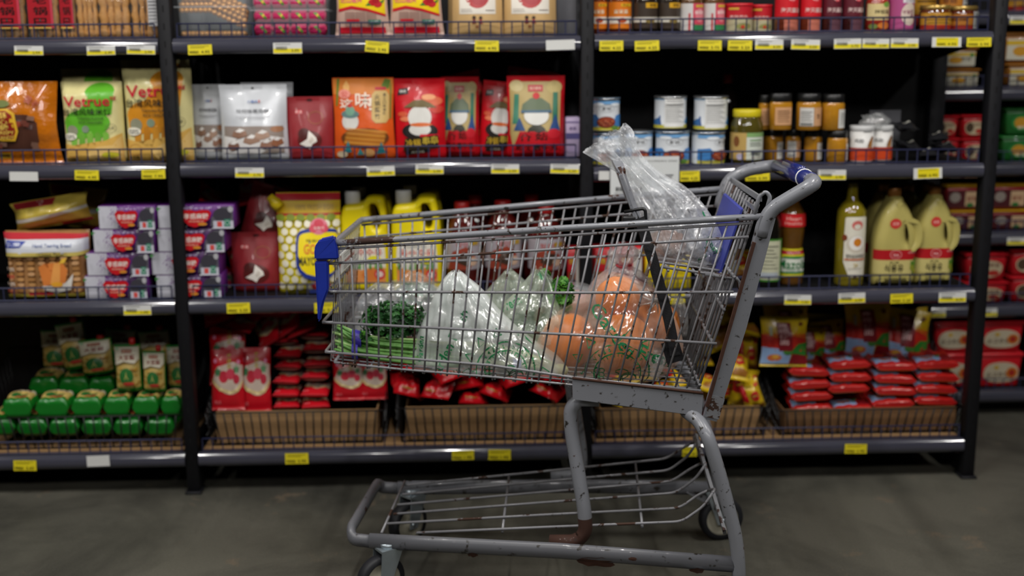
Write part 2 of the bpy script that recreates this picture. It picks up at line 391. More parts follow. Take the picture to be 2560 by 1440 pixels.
# ================================================================== shopping trolley
PAINT = worn('grey_trolley_paint', '76787e', '3e2418', .655, 11, .6, rough=.33)
PAINTW = worn('grey_wire_paint', '78787c', '3c261b', .585, 16, .3, rough=.33)
PAINTR = worn('rusty_grey_paint', '77787c', '36211a', .52, 12, .4)
RUST = mat('bare_rust', '3e2317', .75, var=.4, scale=60, bump=.4)
BLUE = mat('blue_bumper_plastic', '1c2f8f', .38, var=.12, bump=.15, bscale=90)
BLUEG = mat('navy_grip_plastic', '1b2360', .3, var=.08, coat=.3)
BLUEF = mat('blue_seat_flap', '3a439a', .45, var=.08)
STRAP = mat('black_webbing', '16161a', .75, var=.1, bump=.4, bscale=400)
ZINC = mat('zinc_plate', '98a2a8', .32, .7, var=.15)
RUBBER = mat('black_tyre_rubber', '15161b', .6, var=.1)
HUB = mat('cream_wheel_hub', 'a09c8c', .55, var=.15)
NP0 = Vector((.543, -.70, 0)); NN = Vector((.2128, 1, 0)).normalized()
def Nq(px, py): return at_plane(px, py, NP0, NN)
def nY(X): return -.70-.2128*(X-.543)
def fY(X): return -.32-.0716*(X-.58)
def P3(X, z, t): return Vector((X+.033*t, lerp(nY(X), fY(X+.033), t), z))
def at_t(px, py, t):
    """point seen at px,py on the trolley's lengthwise plane a share t across it"""
    a, b = P3(.5, 0, t), P3(1.6, 0, t); d = (b-a).normalized(); return at_plane(px, py, a, Vector((-d.y, d.x, 0)))
def Fq(px, py): return at_t(px, py, 1)
def mir(p, t):  # the near-plane point p carried across the trolley
    return P3(p.x, p.z, t)
cart = tag(empty('shopping_cart', (1.05, -.6, 0)), 'worn grey wire shopping trolley with blue corner bumper and grocery bags inside', 'trolley')
CI = Matrix.Translation((-1.05, .6, 0))
def cpart(mb, name, mats, parent=None):
    o = mb.build(name, mats, parent or cart)
    if parent is None: o.matrix_parent_inverse = CI
    return o
# --- basket sides
rimN = [Nq(*p) for p in ((834, 608), (1000, 598), (1400, 571), (1700, 553), (1907, 541))]
botN = [Nq(*p) for p in ((836, 906), (1000, 923), (1240, 943), (1430, 962), (1600, 972), (1752, 984))]
rows = [[(836, 622), (1400, 589), (1882, 557)], [(821, 659), (1400, 622), (1460, 618), (1872, 592)], [(816, 729), (1400, 732), (1834, 730)],
        [(806, 806), (1460, 838), (1792, 859)], [(813, 880), (1227, 913), (1436, 944), (1752, 977)]]
def zline(P, X): return polyline([(p.x, p.z) for p in P], X)
for side, t in (('near', 0), ('far', 1)):
    mb = MB(); P = [mir(p, t) for p in rimN]
    seg = [0]*3+[0]
    mb.tube(P, .0078, 10, [1, 0, 0, 0])
    sd = cpart(mb, 'basket_rim', [PAINT, PAINTR])
    for i, rw in enumerate(rows):
        Q = [mir(Nq(*p), t) for p in rw]
        cpart(MB().tube(Q, .0034, 8), 'basket_wire', PAINTW, sd)
    Q = [mir(p, t) for p in botN]
    cpart(MB().tube(Q, .003, 8), 'basket_wire', PAINTW, sd)
    for i in range(-3, 28):
        xt = 945+33.6*i; xb = 947+28.4*i
        if i == -3: xb = 858
        if i == -2: xb = 888
        yt = 622-(xt-836)*.0622; yb = polyline([(836, 914), (1430, 968), (1755, 988)], xb)
        a, b = Nq(xt, yt), Nq(xb, yb)
        if xb > 1432: b = Nq(xb, polyline([(1430, 952), (1755, 984)], xb))
        k = mir(lerp(a, b, .5), t)+Vector((0, .0035 if t == 0 else -.0035, 0))
        cpart(MB().tube([mir(a, t), k, mir(b, t)], .0025, 7), 'basket_wire', PAINTW, sd)
# --- front panel of the basket, across the trolley
ft, fb = Nq(836, 612), Nq(822, 908)
fr = cpart(MB().tube(fillet([mir(Nq(870, 606), 0), mir(Nq(836, 608), .02), mir(Nq(836, 608), .98), mir(Nq(870, 606), 1)], .03), .0078, 10), 'front_rim', PAINT)
def frontX(z): return lerp(fb.x, ft.x, (z-fb.z)/(ft.z-fb.z))
for i in range(1, 15):
    t = i/15
    cpart(MB().tube([P3(ft.x, ft.z, t), P3(lerp(ft.x, fb.x, .5), lerp(ft.z, fb.z, .5), t), P3(fb.x, fb.z, t), P3(fb.x+.06, fb.z-.008, t)], .0016, 7), 'front_wire', PAINTW, fr)
for rw in rows[1:]:
    e = Nq(*rw[0]); e2 = Nq(rw[0][0]+26, rw[0][1])
    cpart(MB().tube(fillet([mir(e2, 0), mir(e, 0), mir(e, .5), mir(e, 1), mir(e2, 1)], .02), .0036, 8), 'front_wire', PAINTW, fr)
# --- floor grid of the basket
fl_ = cpart(MB().tube([mir(botN[0], .02), mir(botN[0], .98)], .004, 8), 'basket_floor', PAINTW)
for i in range(1, 12):
    t = i/12; cpart(MB().tube([mir(p, t) for p in botN], .0023, 6), 'floor_wire', PAINTW, fl_)
x0, x1 = botN[0].x, botN[-1].x
for i in range(1, 20):
    X = lerp(x0, x1, i/20); z = zline(botN, X)-.005
    cpart(MB().tube([P3(X, z, 0), P3(X, z, 1)], .0023, 6), 'floor_wire', PAINTW, fl_)
# --- rear gate of wires
gt, gb = Nq(1886, 552), Nq(1748, 980)
gate = cpart(MB().tube([mir(gt, .04), mir(gt, .96)], .0045, 8), 'rear_gate', PAINTW)
for i in range(13):
    t = .04+.92*i/12
    cpart(MB().tube([mir(gt, t)+Vector((.012, 0, .035)), mir(gt, t), mir(lerp(gt, gb, .5), t), mir(gb, t)], .0034, 7), 'gate_wire', PAINTW, gate)
for k in (.33, .52, .72, .97):
    cpart(MB().tube([mir(lerp(gt, gb, k), .03), mir(lerp(gt, gb, k), .97)], .004, 7), 'gate_wire', PAINTW, gate)
# --- handle tube, both uprights and cross bars
hb = Nq(2040, 457); hf = Fq(1938, 414)
nearU = [Nq(1910, 556), Nq(1930, 522), Nq(1985, 489), hb]
n2 = fillet([Nq(1902, 590)]+nearU[0:1]+nearU[1:3]+[hb, hf]+[Fq(1868, 424), Fq(1822, 448), Fq(1807, 490), Fq(1800, 520)], .045, 6)
cpart(MB().tube(n2, .0172, 14), 'handle_tube', PAINT)
d = (hf-hb)
g = MB(); A, B = hb+d*.11, hb+d*.93
g.tube([A, B], .0192, 16); g.tube([lerp(A, B, .25)+Vector((0, 0, .015)), lerp(A, B, .72)+Vector((0, 0, .015))], .012, 8)
grip = cpart(g, 'handle_grip', BLUEG)
cpart(MB().tube([lerp(A, B, .17)+Vector((math.cos(a)*.0205, 0, math.sin(a)*.0205)) for a in [2*math.pi*k/16 for k in range(16)]], .0018, 6, closed=True), 'cable_tie', mat('white_cable_tie', 'dcdcdc', .4), grip)
for t, sgn in ((0, 0), (1, 0)):
    up_ = [mir(Nq(*p), t) for p in ((1918, 540), (1846, 812), (1772, 1046))]
    dirv = (up_[0]-up_[2]).normalized(); nrm = Vector((0.2, 1, 0))
    mb = MB().tube(up_, 1, 4, 0, sec=(.0115, .0170), up=(1, 0, .25))
    u = cpart(mb, 'rear_upright', [PAINT])
    off = Vector((-.016, -.012 if t == 0 else .012, 0))
    cpart(MB().tube([lerp(up_[0], up_[2], k)+off for k in (.12, .4, .7, .93)], 1, 4, 0, sec=(.004, .0035), up=(1, 0, .25)), 'rust_strip', RUST, u)
    cpart(MB().tube([lerp(up_[0], up_[2], k)+Vector((.004, -.0126 if t == 0 else .0126, -.0)) for k in (.88, .99)], 1, 4, 0, sec=(.0006, .0165), up=(1, 0, .25)), 'rust_patch', worn('rust_over_paint', '77787c', '382216', .46, 30), u)
b1a, b1b = Nq(1902, 497), Fq(1828, 449); b2a, b2b = Nq(1892, 524), Fq(1821, 477)
cpart(MB().tube([b1a, b1b], 1, 4, sec=(.003, .0065), up=(0, 0, 1)), 'cross_bar', PAINT)
cpart(MB().tube([b2a, b2b], 1, 4, sec=(.003, .0055), up=(0, 0, 1)), 'cross_bar', PAINT)
cpart(MB().tube(fillet([Nq(1884, 548), Nq(1898, 490), Nq(1915, 478), Nq(1926, 492), Nq(1912, 540)], .02), .005, 8), 'hinge_hook', PAINT)
# --- blue flap of the child seat, on the gate
mb = MB(); q = [mir(lerp(gt, gb, -.02), .24)+Vector((-.014, 0, 0)), mir(lerp(gt, gb, -.02), .80)+Vector((-.014, 0, .0)), mir(lerp(gt, gb, .36), .80)+Vector((-.018, 0, 0)), mir(lerp(gt, gb, .36), .24)+Vector((-.018, 0, 0))]
q2 = [p+Vector((.006, 0, .002)) for p in q]
mb.add(q+q2, [(3, 2, 1, 0), (4, 5, 6, 7), (0, 1, 5, 4), (1, 2, 6, 5), (2, 3, 7, 6), (3, 0, 4, 7)], 0, False)
cpart(mb, 'seat_flap', BLUEF)
# --- child seat: leaning back frame, seat wires, belt
sa, sb = at_t(1546, 412, .25), at_t(1652, 716, .25)
def st(k, t, dx=0): p = lerp(sa, sb, k); return Vector((p.x+.033*(t-.25)+dx, lerp(nY(p.x), fY(p.x), t), p.z))
seat = cpart(MB().tube(fillet([st(.43, .12), st(.0, .16), st(0, .84), st(.43, .88)], .02), 1, 4, sec=(.011, .004), up=(0, 0, 1)), 'child_seat', PAINT)
cpart(MB().tube([st(.0, .16), st(.44, .14), st(1, .12)], 1, 6, sec=(.0045, .009), up=(0, 1, 0)), 'seat_rail', PAINTR, seat)
cpart(MB().tube([st(.0, .84), st(.44, .86), st(1, .88)], 1, 6, sec=(.0045, .009), up=(0, 1, 0)), 'seat_rail', PAINTR, seat)
for i in range(1, 6):
    t = .12+.76*i/6; cpart(MB().tube([st(.45, t), st(1, t)], .003, 6), 'seat_wire', PAINTW, seat)
s1, s2 = at_t(1650, 664, .15), at_t(1815, 688, .15)
for k in range(7):
    t = .12+.76*k/6
    a = Vector((s1.x+.033*(t-.15), lerp(nY(s1.x), fY(s1.x), t), s1.z)); b = Vector((s2.x+.033*(t-.15), lerp(nY(s2.x), fY(s2.x), t), s2.z))
    cpart(MB().tube([a, b], .0033, 7), 'seat_wire', PAINTW, seat)
for k in (.08, .5, .93):
    p = lerp(s1, s2, k)-Vector((0, 0, .006)); cpart(MB().tube([P3(p.x, p.z, .1), P3(p.x, p.z, .9)], .0033, 7), 'seat_wire', PAINTW, seat)
for k in range(2):
    p = lerp(s1, s2, .96); cpart(MB().tube(fillet([P3(p.x-.05, p.z+.004, .1+.05*k), P3(p.x+.028, p.z-.004, .1+.05*k), P3(p.x+.03, p.z-.03, .1+.05*k), P3(p.x+.045, p.z-.05, .1+.05*k)], .02), .0036, 7), 'seat_hook', PAINTR, seat)
bel = [at_t(*p, .09) for p in ((1598, 545), (1614, 590), (1632, 650), (1654, 730), (1672, 800), (1682, 850), (1688, 888))]
cpart(MB().tube(bel, 1, 4, sec=(.0012, .0125), up=(1, 0, .3)), 'seat_belt', STRAP, seat)
cpart(MB().tube([bel[5]+Vector((-.006, .01, -.005)), bel[6]+Vector((.004, .012, -.02))], 1, 4, sec=(.002, .021), up=(1, 0, .3)), 'seat_belt', STRAP, seat)
c = at_t(1592, 538, .12)
mb = MB(); mb.tube(fillet([c+Vector((-.03, 0, .008)), c+Vector((.018, -.01, .018)), c+Vector((.022, -.01, -.03)), c+Vector((-.005, 0, -.03))], .01), .004, 8); mb.rbox(c+Vector((-.015, 0, -.012)), (.04, .02, .022), .004)
cpart(mb, 'belt_buckle', mat('black_buckle_plastic', '121214', .4), seat)
# --- blue corner bumper at the near front corner, and its twin
def bumper(t):
    mb = MB(); s = -1 if t == 0 else 1
    pts = [(795, 600), (812, 592), (845, 588), (845, 646), (823, 648), (822, 722), (812, 770), (802, 800), (796, 798), (793, 700), (788, 640), (788, 612)]
    def ext(pts, d0, d1, nm):
        A = [mir(Nq(*p), t)+Vector((0, d0, 0)) for p in pts]; B = [p+Vector((0, d1-d0, 0)) for p in A]; n = len(pts)
        bm = bmesh.new(); va = [bm.verts.new(v) for v in A]; vb = [bm.verts.new(v) for v in B]
        bm.faces.new(va); bm.faces.new(list(reversed(vb)))
        for i in range(n): bm.faces.new((va[i], vb[i], vb[(i+1) % n], va[(i+1) % n]))
        bmesh.ops.recalc_face_normals(bm, faces=bm.faces[:])
        bmesh.ops.bevel(bm, geom=[e for e in bm.edges if e.calc_length() > .012], offset=.004, segments=2, affect='EDGES')
        bmesh.ops.triangulate(bm, faces=[f for f in bm.faces if len(f.verts) > 4])
        bm.verts.index_update(); mb.add([v.co for v in bm.verts], [[v.index for v in f.verts] for f in bm.faces], 0, False); bm.free()
    top = [(792, 606), (800, 598), (836, 590), (838, 597), (846, 620), (848, 646), (788, 648), (787, 622)]
    low = [(788, 651), (822, 650), (823, 722), (811, 752), (806, 775), (802, 801), (796, 798), (794, 752), (791, 700)]
    ext(top, s*-.018, s*.016, 'a') if t == 0 else ext(top, -.016, .018, 'a')
    ext(low, s*-.014, s*.016, 'b') if t == 0 else ext(low, -.016, .014, 'b')
    return cpart(mb, 'corner_bumper', BLUE)
bumper(0)
# --- warning plate inside the front
WP = mat('white_plate', 'e2e2de', .5, var=.04)
za, zb = Nq(836, 660).z, Nq(836, 660).z
def fpt(t, z, dx=.006): return P3(frontX(z)+dx, z, t)
z1, z0 = Nq(834, 648).z, Nq(834, 700).z
for (t0, t1, kind) in ((.07, .21, 'a'), (.23, .80, 'b')):
    a, b, c_, d_ = fpt(t0, z0), fpt(t1, z0), fpt(t1, z1), fpt(t0, z1)
    o = Vector((.004, 0, 0)); mb = MB().add([a, b, c_, d_, a-o, b-o, c_-o, d_-o], [(0, 1, 2, 3), (7, 6, 5, 4), (0, 4, 5, 1), (1, 5, 6, 2), (2, 6, 7, 3), (3, 7, 4, 0)], 0, False)
    pl = cpart(mb, 'warning_plate', WP)
    Wd, Hd = (b-a).length, (d_-a).length; ex, ez = (b-a)/Wd, (d_-a)/Hd; nn = ex.cross(ez)
    if nn.x < 0: nn = -nn
    def sf(x, z, off): return a+ex*(Wd/2-x)+ez*z+nn*off  # seen from inside the basket
    if nn.x > 0:
        def sf(x, z, off, a=a, ex=ex, ez=ez, nn=nn, Wd=Wd): return a+ex*(Wd/2+x)+ez*z+nn*off
    if kind == 'a': ar = [('ring', 0, .55, .3, .42, .002, '9a2326'), ('p', star(0, .55, .22, 4, .4), '9a2326'), ('t', 'CHILD', 0, .1, .1, '333333', .6)]
    else: ar = [('t', 'WARNING', -.05, .47, .2, 'b02028', .66), ('t', 'DO NOT LEAVE CHILDREN UNATTENDED', 0, .86, .07, '333333', .9), ('t', 'CHILD CAN FALL OUT OF CART', 0, .74, .07, '333333', .85), ('t', 'USE SAFETY BELT AT ALL TIMES', 0, .28, .07, '333333', .85), ('t', 'NEVER RIDE IN THE BASKET', 0, .16, .07, '333333', .8)]
    m_, ms_ = art_mesh(ar, sf, Wd, Hd, [], []); cpart(m_, 'printed_lettering', ms_, pl)
# --- grey side plates under the basket with the bent frame tube
for t in (0, 1):
    s = -1 if t == 0 else 1
    A = [mir(Nq(*p), t) for p in ((1430, 944), (1756, 982), (1752, 1037), (1431, 995))]
    o1 = Vector((0, .010*s, 0)); o2 = Vector((0, .004*s, 0))
    mb = MB().add([p+o1 for p in A]+[p+o2 for p in A], [(0, 1, 2, 3), (7, 6, 5, 4), (0, 4, 5, 1), (1, 5, 6, 2), (2, 6, 7, 3), (3, 7, 4, 0)], 0, False)
    mb.tube([p+Vector((0, .010*s, .002)) for p in (A[0], A[1])], .0035, 6, 1)
    cpart(mb, 'side_plate', [PAINT, RUST])
BP0 = Vector((.605, -.765, 0))
def Bq(px, py): return at_plane(px, py, BP0, NN)
def bmir(p, t): return Vector((p.x+.05*t, lerp(-.765-.2128*(p.x-.605), -.405-.06*(p.x-.605), t), p.z))
fl1 = [Nq(1375, 1352), Nq(1440, 1352), Nq(1464, 1330), Nq(1462, 1280), Nq(1430, 1080), Nq(1428, 1026), Nq(1452, 1004), Nq(1500, 1006), Nq(1600, 1019), Nq(1736, 1036)]
fl2 = [Bq(1768, 1085), Bq(1800, 1190), Bq(1838, 1335), Bq(1846, 1400), Bq(1848, 1470)]
for t in (0, 1):
    IN = Vector((0, .024 if t == 0 else -.024, 0)); A = fillet([mir(p, t)+IN*(0, 0, 0, 0, .85, 1, 1)[i]-Vector((0, 0, .002)) for i, p in enumerate(fl1[:7])], .03, 4)
    B_ = [mir(p, t) for p in fl1[7:]]+[bmir(p, t) for p in fl2]
    n = len(A); m_ = [1 if i < 12 else 0 for i in range(n)]
    mb = MB().tube(A+[mir(fl1[7], t)+IN], .0175, 14, m_, caps=True)
    leg = cpart(mb, 'front_leg', [PAINT, worn('rust_leg', '6e6660', '3a2117', .20, 9) if t == 0 else PAINT])
    B_ = fillet(B_, .03, 4)
    B_ = [p+Vector((0, (.024 if t == 0 else -.024) if i < 8 else 0, 0)) for i, p in enumerate(B_)]
    cpart(MB().tube(B_, [.009]*7+[.0165]*(len(B_)-7), 12), 'rear_leg', PAINT)
# --- low base frame
nf = [Bq(1848, 1412), Bq(1400, 1377), Bq(1150, 1364), Bq(925, 1352)]
for t in (0, 1):
    cpart(MB().tube([bmir(p, t) for p in nf], 1, 12, sec=(.013, .0205), up=(0, 0, 1)), 'base_rail', worn('scuffed_grey_paint', '5c5d62', '3a2218', .64, 7, .7))
c0, c1 = Bq(930, 1354), Bq(880, 1348)
cr = fillet([bmir(c0, 0), bmir(c1, .0), bmir(Bq(872, 1330), .06), bmir(Bq(872, 1330), .94), bmir(c1, 1), bmir(c0, 1)], .05, 6)
cpart(MB().tube(cr, 1, 10, sec=(.012, .017), up=(0, 0, 1)), 'front_bar', worn('scuffed_grey_paint', '5c5d62', '3a2218', .64, 7, .7))
rp = random.Random(3)
for (px, py, sx, sy) in ((1490, 1402, 52, 15), (1182, 1384, 14, 7), (1742, 1424, 20, 9), (1580, 1392, 12, 5)):
    a = Bq(px, py)-Vector((0, .0132, 0)); n = 16; ex = (Bq(px+10, py+.6)-Bq(px, py))/10; ez = (Bq(px, py-10)-Bq(px, py))/10
    P = [a+ex*sx*math.cos(6.283*i/n)*rp.uniform(.7, 1.1)+ez*sy*math.sin(6.283*i/n)*rp.uniform(.7, 1.15) for i in range(n)]
    P = [p+Vector((0, .0135*(1-math.sqrt(max(0, 1-min(.95, abs((p-a).z+a.z-(Bq(px, polyline([(925, 1352), (1150, 1364), (1400, 1377), (1848, 1412)], px)).z))/.0205)**2))), 0)) for p in P]
    cpart(MB().add(P+[sum(P, Vector())/n+Vector((0, -.0006, 0))], [(i, (i+1) % n, n) for i in range(n)], 0, False), 'rust_patch', RUST)
# --- bottom tray of wires
tr = [[(1012, 1213), (1360, 1178), (1665, 1147), (1700, 1124), (1728, 1108)], [(1006, 1236), (1360, 1203), (1672, 1176), (1720, 1140), (1738, 1112)],
      [(992, 1262), (1360, 1230), (1680, 1203), (1725, 1172), (1748, 1160)], [(984, 1285), (1360, 1256), (1690, 1232), (1740, 1195), (1760, 1166)],
      [(968, 1309), (1360, 1287), (1700, 1270), (1745, 1237), (1770, 1226)], [(1040, 1332), (1360, 1318), (1705, 1304), (1760, 1265), (1782, 1232)]]
def at_b(px, py, t):
    a, b = bmir(Vector((.6, 0, 0)), t), bmir(Vector((1.5, 0, 0)), t); d = (b-a).normalized(); return at_plane(px, py, a, Vector((-d.y, d.x, 0)))
tray = cpart(MB().tube([at_b(1012, 1203, .92), at_b(954, 1332, .16)], .0035, 7), 'bottom_tray', PAINTW)
ends = []
for i, rw in enumerate(tr):
    t = .90-.155*i; Q = [at_b(x, y, t) for x, y in rw]; ends.append(Q[-1])
    cpart(MB().tube(fillet(Q, .02, 4), .0035, 7), 'tray_wire', PAINTW, tray)
for i in (0, 2, 4):
    a, b = ends[i], ends[i+1]; m_ = (a+b)/2+Vector((.012, 0, .008)); cpart(MB().tube(fillet([a, m_, b], .02, 4), .0035, 7), 'tray_wire', PAINTW, tray)
for (a, b) in (((1273, 1188), (1256, 1330)), ((1588, 1157), (1606, 1318))):
    cpart(MB().tube([at_b(*a, .90), at_b(*b, .13)], .0035, 7), 'tray_wire', PAINTW, tray)
cpart(MB().tube([at_b(1738, 1090, .85), at_b(1760, 1160, .5), at_b(1812, 1330, .12)], 1, 4, sec=(.004, .008), up=(0, 1, 0)), 'tray_bar', PAINTR, tray)
# --- castors
def caster(name, c, yaw, fork_h, big=1):
    r = .0625*big; o = empty(name, c); o.parent = cart; o.matrix_parent_inverse = CI
    Mx = Matrix.Rotation(yaw, 4, 'Z') @ Matrix.Rotation(math.pi/2, 4, 'X')
    ty = MB().lathe(caps=False, n=36, M=Mx, prof=[(r*.74, -.016), (r*.93, -.016), (r, -.010), (r, .010), (r*.93, .016), (r*.74, .016)])
    w_ = ty.build('tyre', RUBBER, o)
    hb_ = MB().lathe([(.001, -.017), (.012, -.017), (.014, -.012), (r*.62, -.010), (r*.76, -.0155), (r*.76, .0155), (r*.62, .010), (.014, .012), (.012, .017), (.001, .017)], 36, 0, M=Mx)
    hb_.build('wheel_hub', HUB, o)
    Mz = Matrix.Rotation(yaw, 4, 'Z')
    f = MB()
    for s in (-1, 1):
        P = [Mz @ Vector(p) for p in ((.012, s*.021, -.012), (-.016, s*.021, -.012), (-.052, s*.022, fork_h), (.006, s*.022, fork_h))]
        Q = [p+Mz @ Vector((0, s*.003, 0)) for p in P]; f.add(P+Q, [(0, 1, 2, 3), (7, 6, 5, 4), (0, 4, 5, 1), (1, 5, 6, 2), (2, 6, 7, 3), (3, 7, 4, 0)], 0, False)
    f.box(Mz @ Vector((-.023, 0, fork_h)), (.06, .05, .006), 0, Mz); f.lathe([(.02, fork_h), (.022, fork_h+.014)], 16, 0, c=Mz @ Vector((-.023, 0, 0)))
    f.tube([Mz @ Vector((0, -.027, 0)), Mz @ Vector((0, .027, 0))], .006, 8)
    f.build('fork', ZINC, o); return o
fn = bmir(Bq(990, 1360), .0); caster('front_caster', Vector((fn.x-.040, fn.y-.004, .0625)), math.pi+.55, .078)
ff = bmir(Bq(990, 1360), 1); caster('front_caster', Vector((ff.x-.040, ff.y-.02, .0625)), math.pi+.8, .078)
wr = at_z(1800, 1346, 0); caster('rear_caster', Vector((wr.x, wr.y, .0625)), .16, .085)
wn = bmir(Bq(1838, 1420), 0); caster('rear_caster', Vector((wn.x-.03, wn.y+.0, .0625)), .16, .045)
cpart(MB().tube([Vector((wr.x-.01, wr.y-.002, .11)), at_b(1722, 1214, 1)], 1, 4, sec=(.018, .012), up=(0, 1, 0)), 'rear_axle_arm', PAINT)
# ================================================================== package builders
def gridsurf(V, nu, nv, w, h):
    def s(x, z, off):
        fu = min(max((x/w+.5)*nu, 0), nu-1e-6); fv = min(max(z/h*nv, 0), nv-1e-6); i, j = int(fu), int(fv); a, b = fu-i, fv-j
        g = lambda i, j: V[j*(nu+1)+i]
        p = (g(i, j)*(1-a)+g(i+1, j)*a)*(1-b)+(g(i, j+1)*(1-a)+g(i+1, j+1)*a)*b
        return Vector((p.x, p.y-off, p.z))
    return s
def pouch(name, w, h, d, fm, art, style='stand', seed=0, wr=.003, nu=14, nv=16, skew=0, printname='printed_front', topcut=0, wob=.35):
    def prof(u, v):
        au = abs(u)
        if style == 'stand':
            g = (.62+.38*min(1, v/.13)) if v < .13 else (1 if v < .3 else max(.0, 1-((v-.3)/.62)**1.25)); e = max(0, 1-au**3)**.75
            if v > .92: g = 0
            return g*e, 1-.03*math.sin(math.pi*v)
        if style == 'pillow':
            q = min(1, max(0, (v-.05)/.9)); g = math.sin(math.pi*q)**.6 if 0 < q < 1 else 0; return g*max(0, 1-au**2.4)**.6, 1-.09*g
        if style == 'block':
            g = min(1, v/.03+.55) if v < .1 else (1 if v < .86 else max(0, 1-((v-.86)/.13)**.9)); return g*max(0, 1-au**8)**.5, 1-.02*math.sin(math.pi*v)
        if style == 'flat':
            q = min(1, max(0, (v-.04)/.92)); return math.sin(math.pi*q)**.5*max(0, 1-au**4)**.6 if 0 < q < 1 else 0, 1-.03*math.sin(math.pi*q)
    F = []; B = []
    for j in range(nv+1):
        v = j/nv
        for i in range(nu+1):
            u = 2*i/nu-1; t, wk = prof(u, v); x = u*w/2*wk; z = v*h
            n1 = noise.noise(Vector((u*1.6+seed*3.1, v*2.2, seed))); n2 = noise.noise(Vector((u*4+seed, v*5, seed*2.3))); n3 = noise.noise(Vector((u*3, v*3, 9+seed)))
            edge = wr*1.6*n1*(v if style != 'pillow' else 1)
            y = edge*wob*3*(0 if v < .03 else 1)
            F.append(Vector((x+wr*.5*n3*(abs(u) > .8), -d/2*t+y+(wr*n2*min(1, t*2)), z))); B.append(Vector((x+wr*.5*n3*(abs(u) > .8), d/2*t+y, z)))
    mb = MB(); id_ = lambda i, j: j*(nu+1)+i
    qf = [(id_(i, j), id_(i+1, j), id_(i+1, j+1), id_(i, j+1)) for j in range(nv) for i in range(nu)]
    fmats = fm if isinstance(fm, list) else [fm]
    mb.add(F, qf, 0); mb.add(B, [tuple(reversed(q)) for q in qf], len(fmats)-1)
    bot = [id_(i, 0) for i in range(nu+1)]; n = len(F)
    mb.f += [(bot[i+1], bot[i], n+bot[i], n+bot[i+1]) for i in range(nu)]; mb.m += [0]*nu; mb.sm += [False]*nu
    o = mb.build(name, fmats)
    if art:
        xs = [(i/nu-.5)*w for i in range(1, nu)]; zs = [j/nv*h for j in range(1, nv)]
        m_, ms_ = art_mesh(art, gridsurf(F, nu, nv, w, h), w, h, xs, zs); m_.build(printname, ms_, o)
    return o
def carton(name, w, h, d, m, art, bev=.002, side=None, top=None):
    o = MB().rbox((0, 0, h/2), (w, d, h), bev, 1).build(name, m)
    if art:
        a, ms = art_mesh(art, lambda x, z, off: Vector((x, -d/2-off, z)), w, h, [], [], .0004); a.build('printed_front', ms, o)
    if top:
        a, ms = art_mesh(top, lambda x, z, off: Vector((x, -d/2+z, h+off)), w, d, [], [], .0004); a.build('printed_top', ms, o)
    if side:
        a, ms = art_mesh(side, lambda x, z, off: Vector((w/2+off, x, z)), d, h, [], [], .0004); a.build('printed_side', ms, o)
    return o
def vessel(name, r, h, prof, m, art=None, lids=(), n=32, sy=1, turn=0, bands=None, extra=None):
    """prof [(r share, z share)]; lids [(child name, [(r,z)...], mat)]; art wraps round the front (x share of the 2r width along the skin)"""
    P = [(a*r, b*h) for a, b in prof]
    o = MB().lathe(P, n, bands or 0, sy=sy).build(name, m if isinstance(m, list) else [m])
    for nm, lp, lm in lids:
        MB().lathe([(a*r, b*h) for a, b in lp], n, 0, sy=sy).build(nm, lm, o)
    if art:
        W = 2*r; zr = sorted([(b*h, a*r) for a, b in prof])
        def sf(x, z, off):
            a = x/r+turn; rr = polyline(zr, z)+off
            return Vector((rr*math.sin(a), -rr*math.cos(a)*sy-off*(1-sy), z))
        xs = [r*2*math.pi*k/n-turn*r for k in range(-n//2, n//2)]; a_, ms = art_mesh(art, sf, W, h, xs, [q[0] for q in zr], .0009); a_.build('printed_label', ms, o)
    return o
def outline_solid(name, loops, d, m, bev, parent=None, res=3):
    """flat outline with holes, given real thickness and rounded edges (front faces -Y)"""
    cu = bpy.data.curves.new(name, 'CURVE'); cu.dimensions = '2D'; cu.fill_mode = 'BOTH'; cu.extrude = max(.0005, d/2-bev); cu.bevel_depth = bev; cu.bevel_resolution = res; cu.offset = -bev
    for lp in loops:
        s = cu.splines.new('POLY'); s.points.add(len(lp)-1); s.use_cyclic_u = True
        for p, q in zip(s.points, lp): p.co = (q[0], q[1], 0, 1)
    ob = bpy.data.objects.new('tmp', cu); me = ob.to_mesh()
    vs = [Vector((v.co.x, -v.co.z, v.co.y)) for v in me.vertices]; fs = [tuple(p.vertices) for p in me.polygons]
    mb = MB(); mb.add(vs, fs, 0, True); ob.to_mesh_clear(); bpy.data.objects.remove(ob); bpy.data.curves.remove(cu)
    bm = bmesh.new(); bv = [bm.verts.new(v) for v in mb.v]
    for f in mb.f:
        try: bm.faces.new([bv[i] for i in f])
        except ValueError: pass
    bmesh.ops.remove_doubles(bm, verts=bm.verts[:], dist=1e-5); bmesh.ops.recalc_face_normals(bm, faces=bm.faces[:])
    me2 = bpy.data.meshes.new(name); bm.to_mesh(me2); bm.free(); me2.materials.append(m)
    for p in me2.polygons: p.use_smooth = True
    me2.set_sharp_from_angle(angle=.9)
    o = bpy.data.objects.new(name, me2); COL.objects.link(o)
    if parent: o.parent = parent
    return o
def smooth_loop(pts, k=3):
    """Chaikin corner cutting of a closed outline"""
    for _ in range(k):
        q = []
        for i in range(len(pts)):
            a, b = pts[i], pts[(i+1) % len(pts)]; q += [(a[0]*.75+b[0]*.25, a[1]*.75+b[1]*.25), (a[0]*.25+b[0]*.75, a[1]*.25+b[1]*.75)]
        pts = q
    return pts
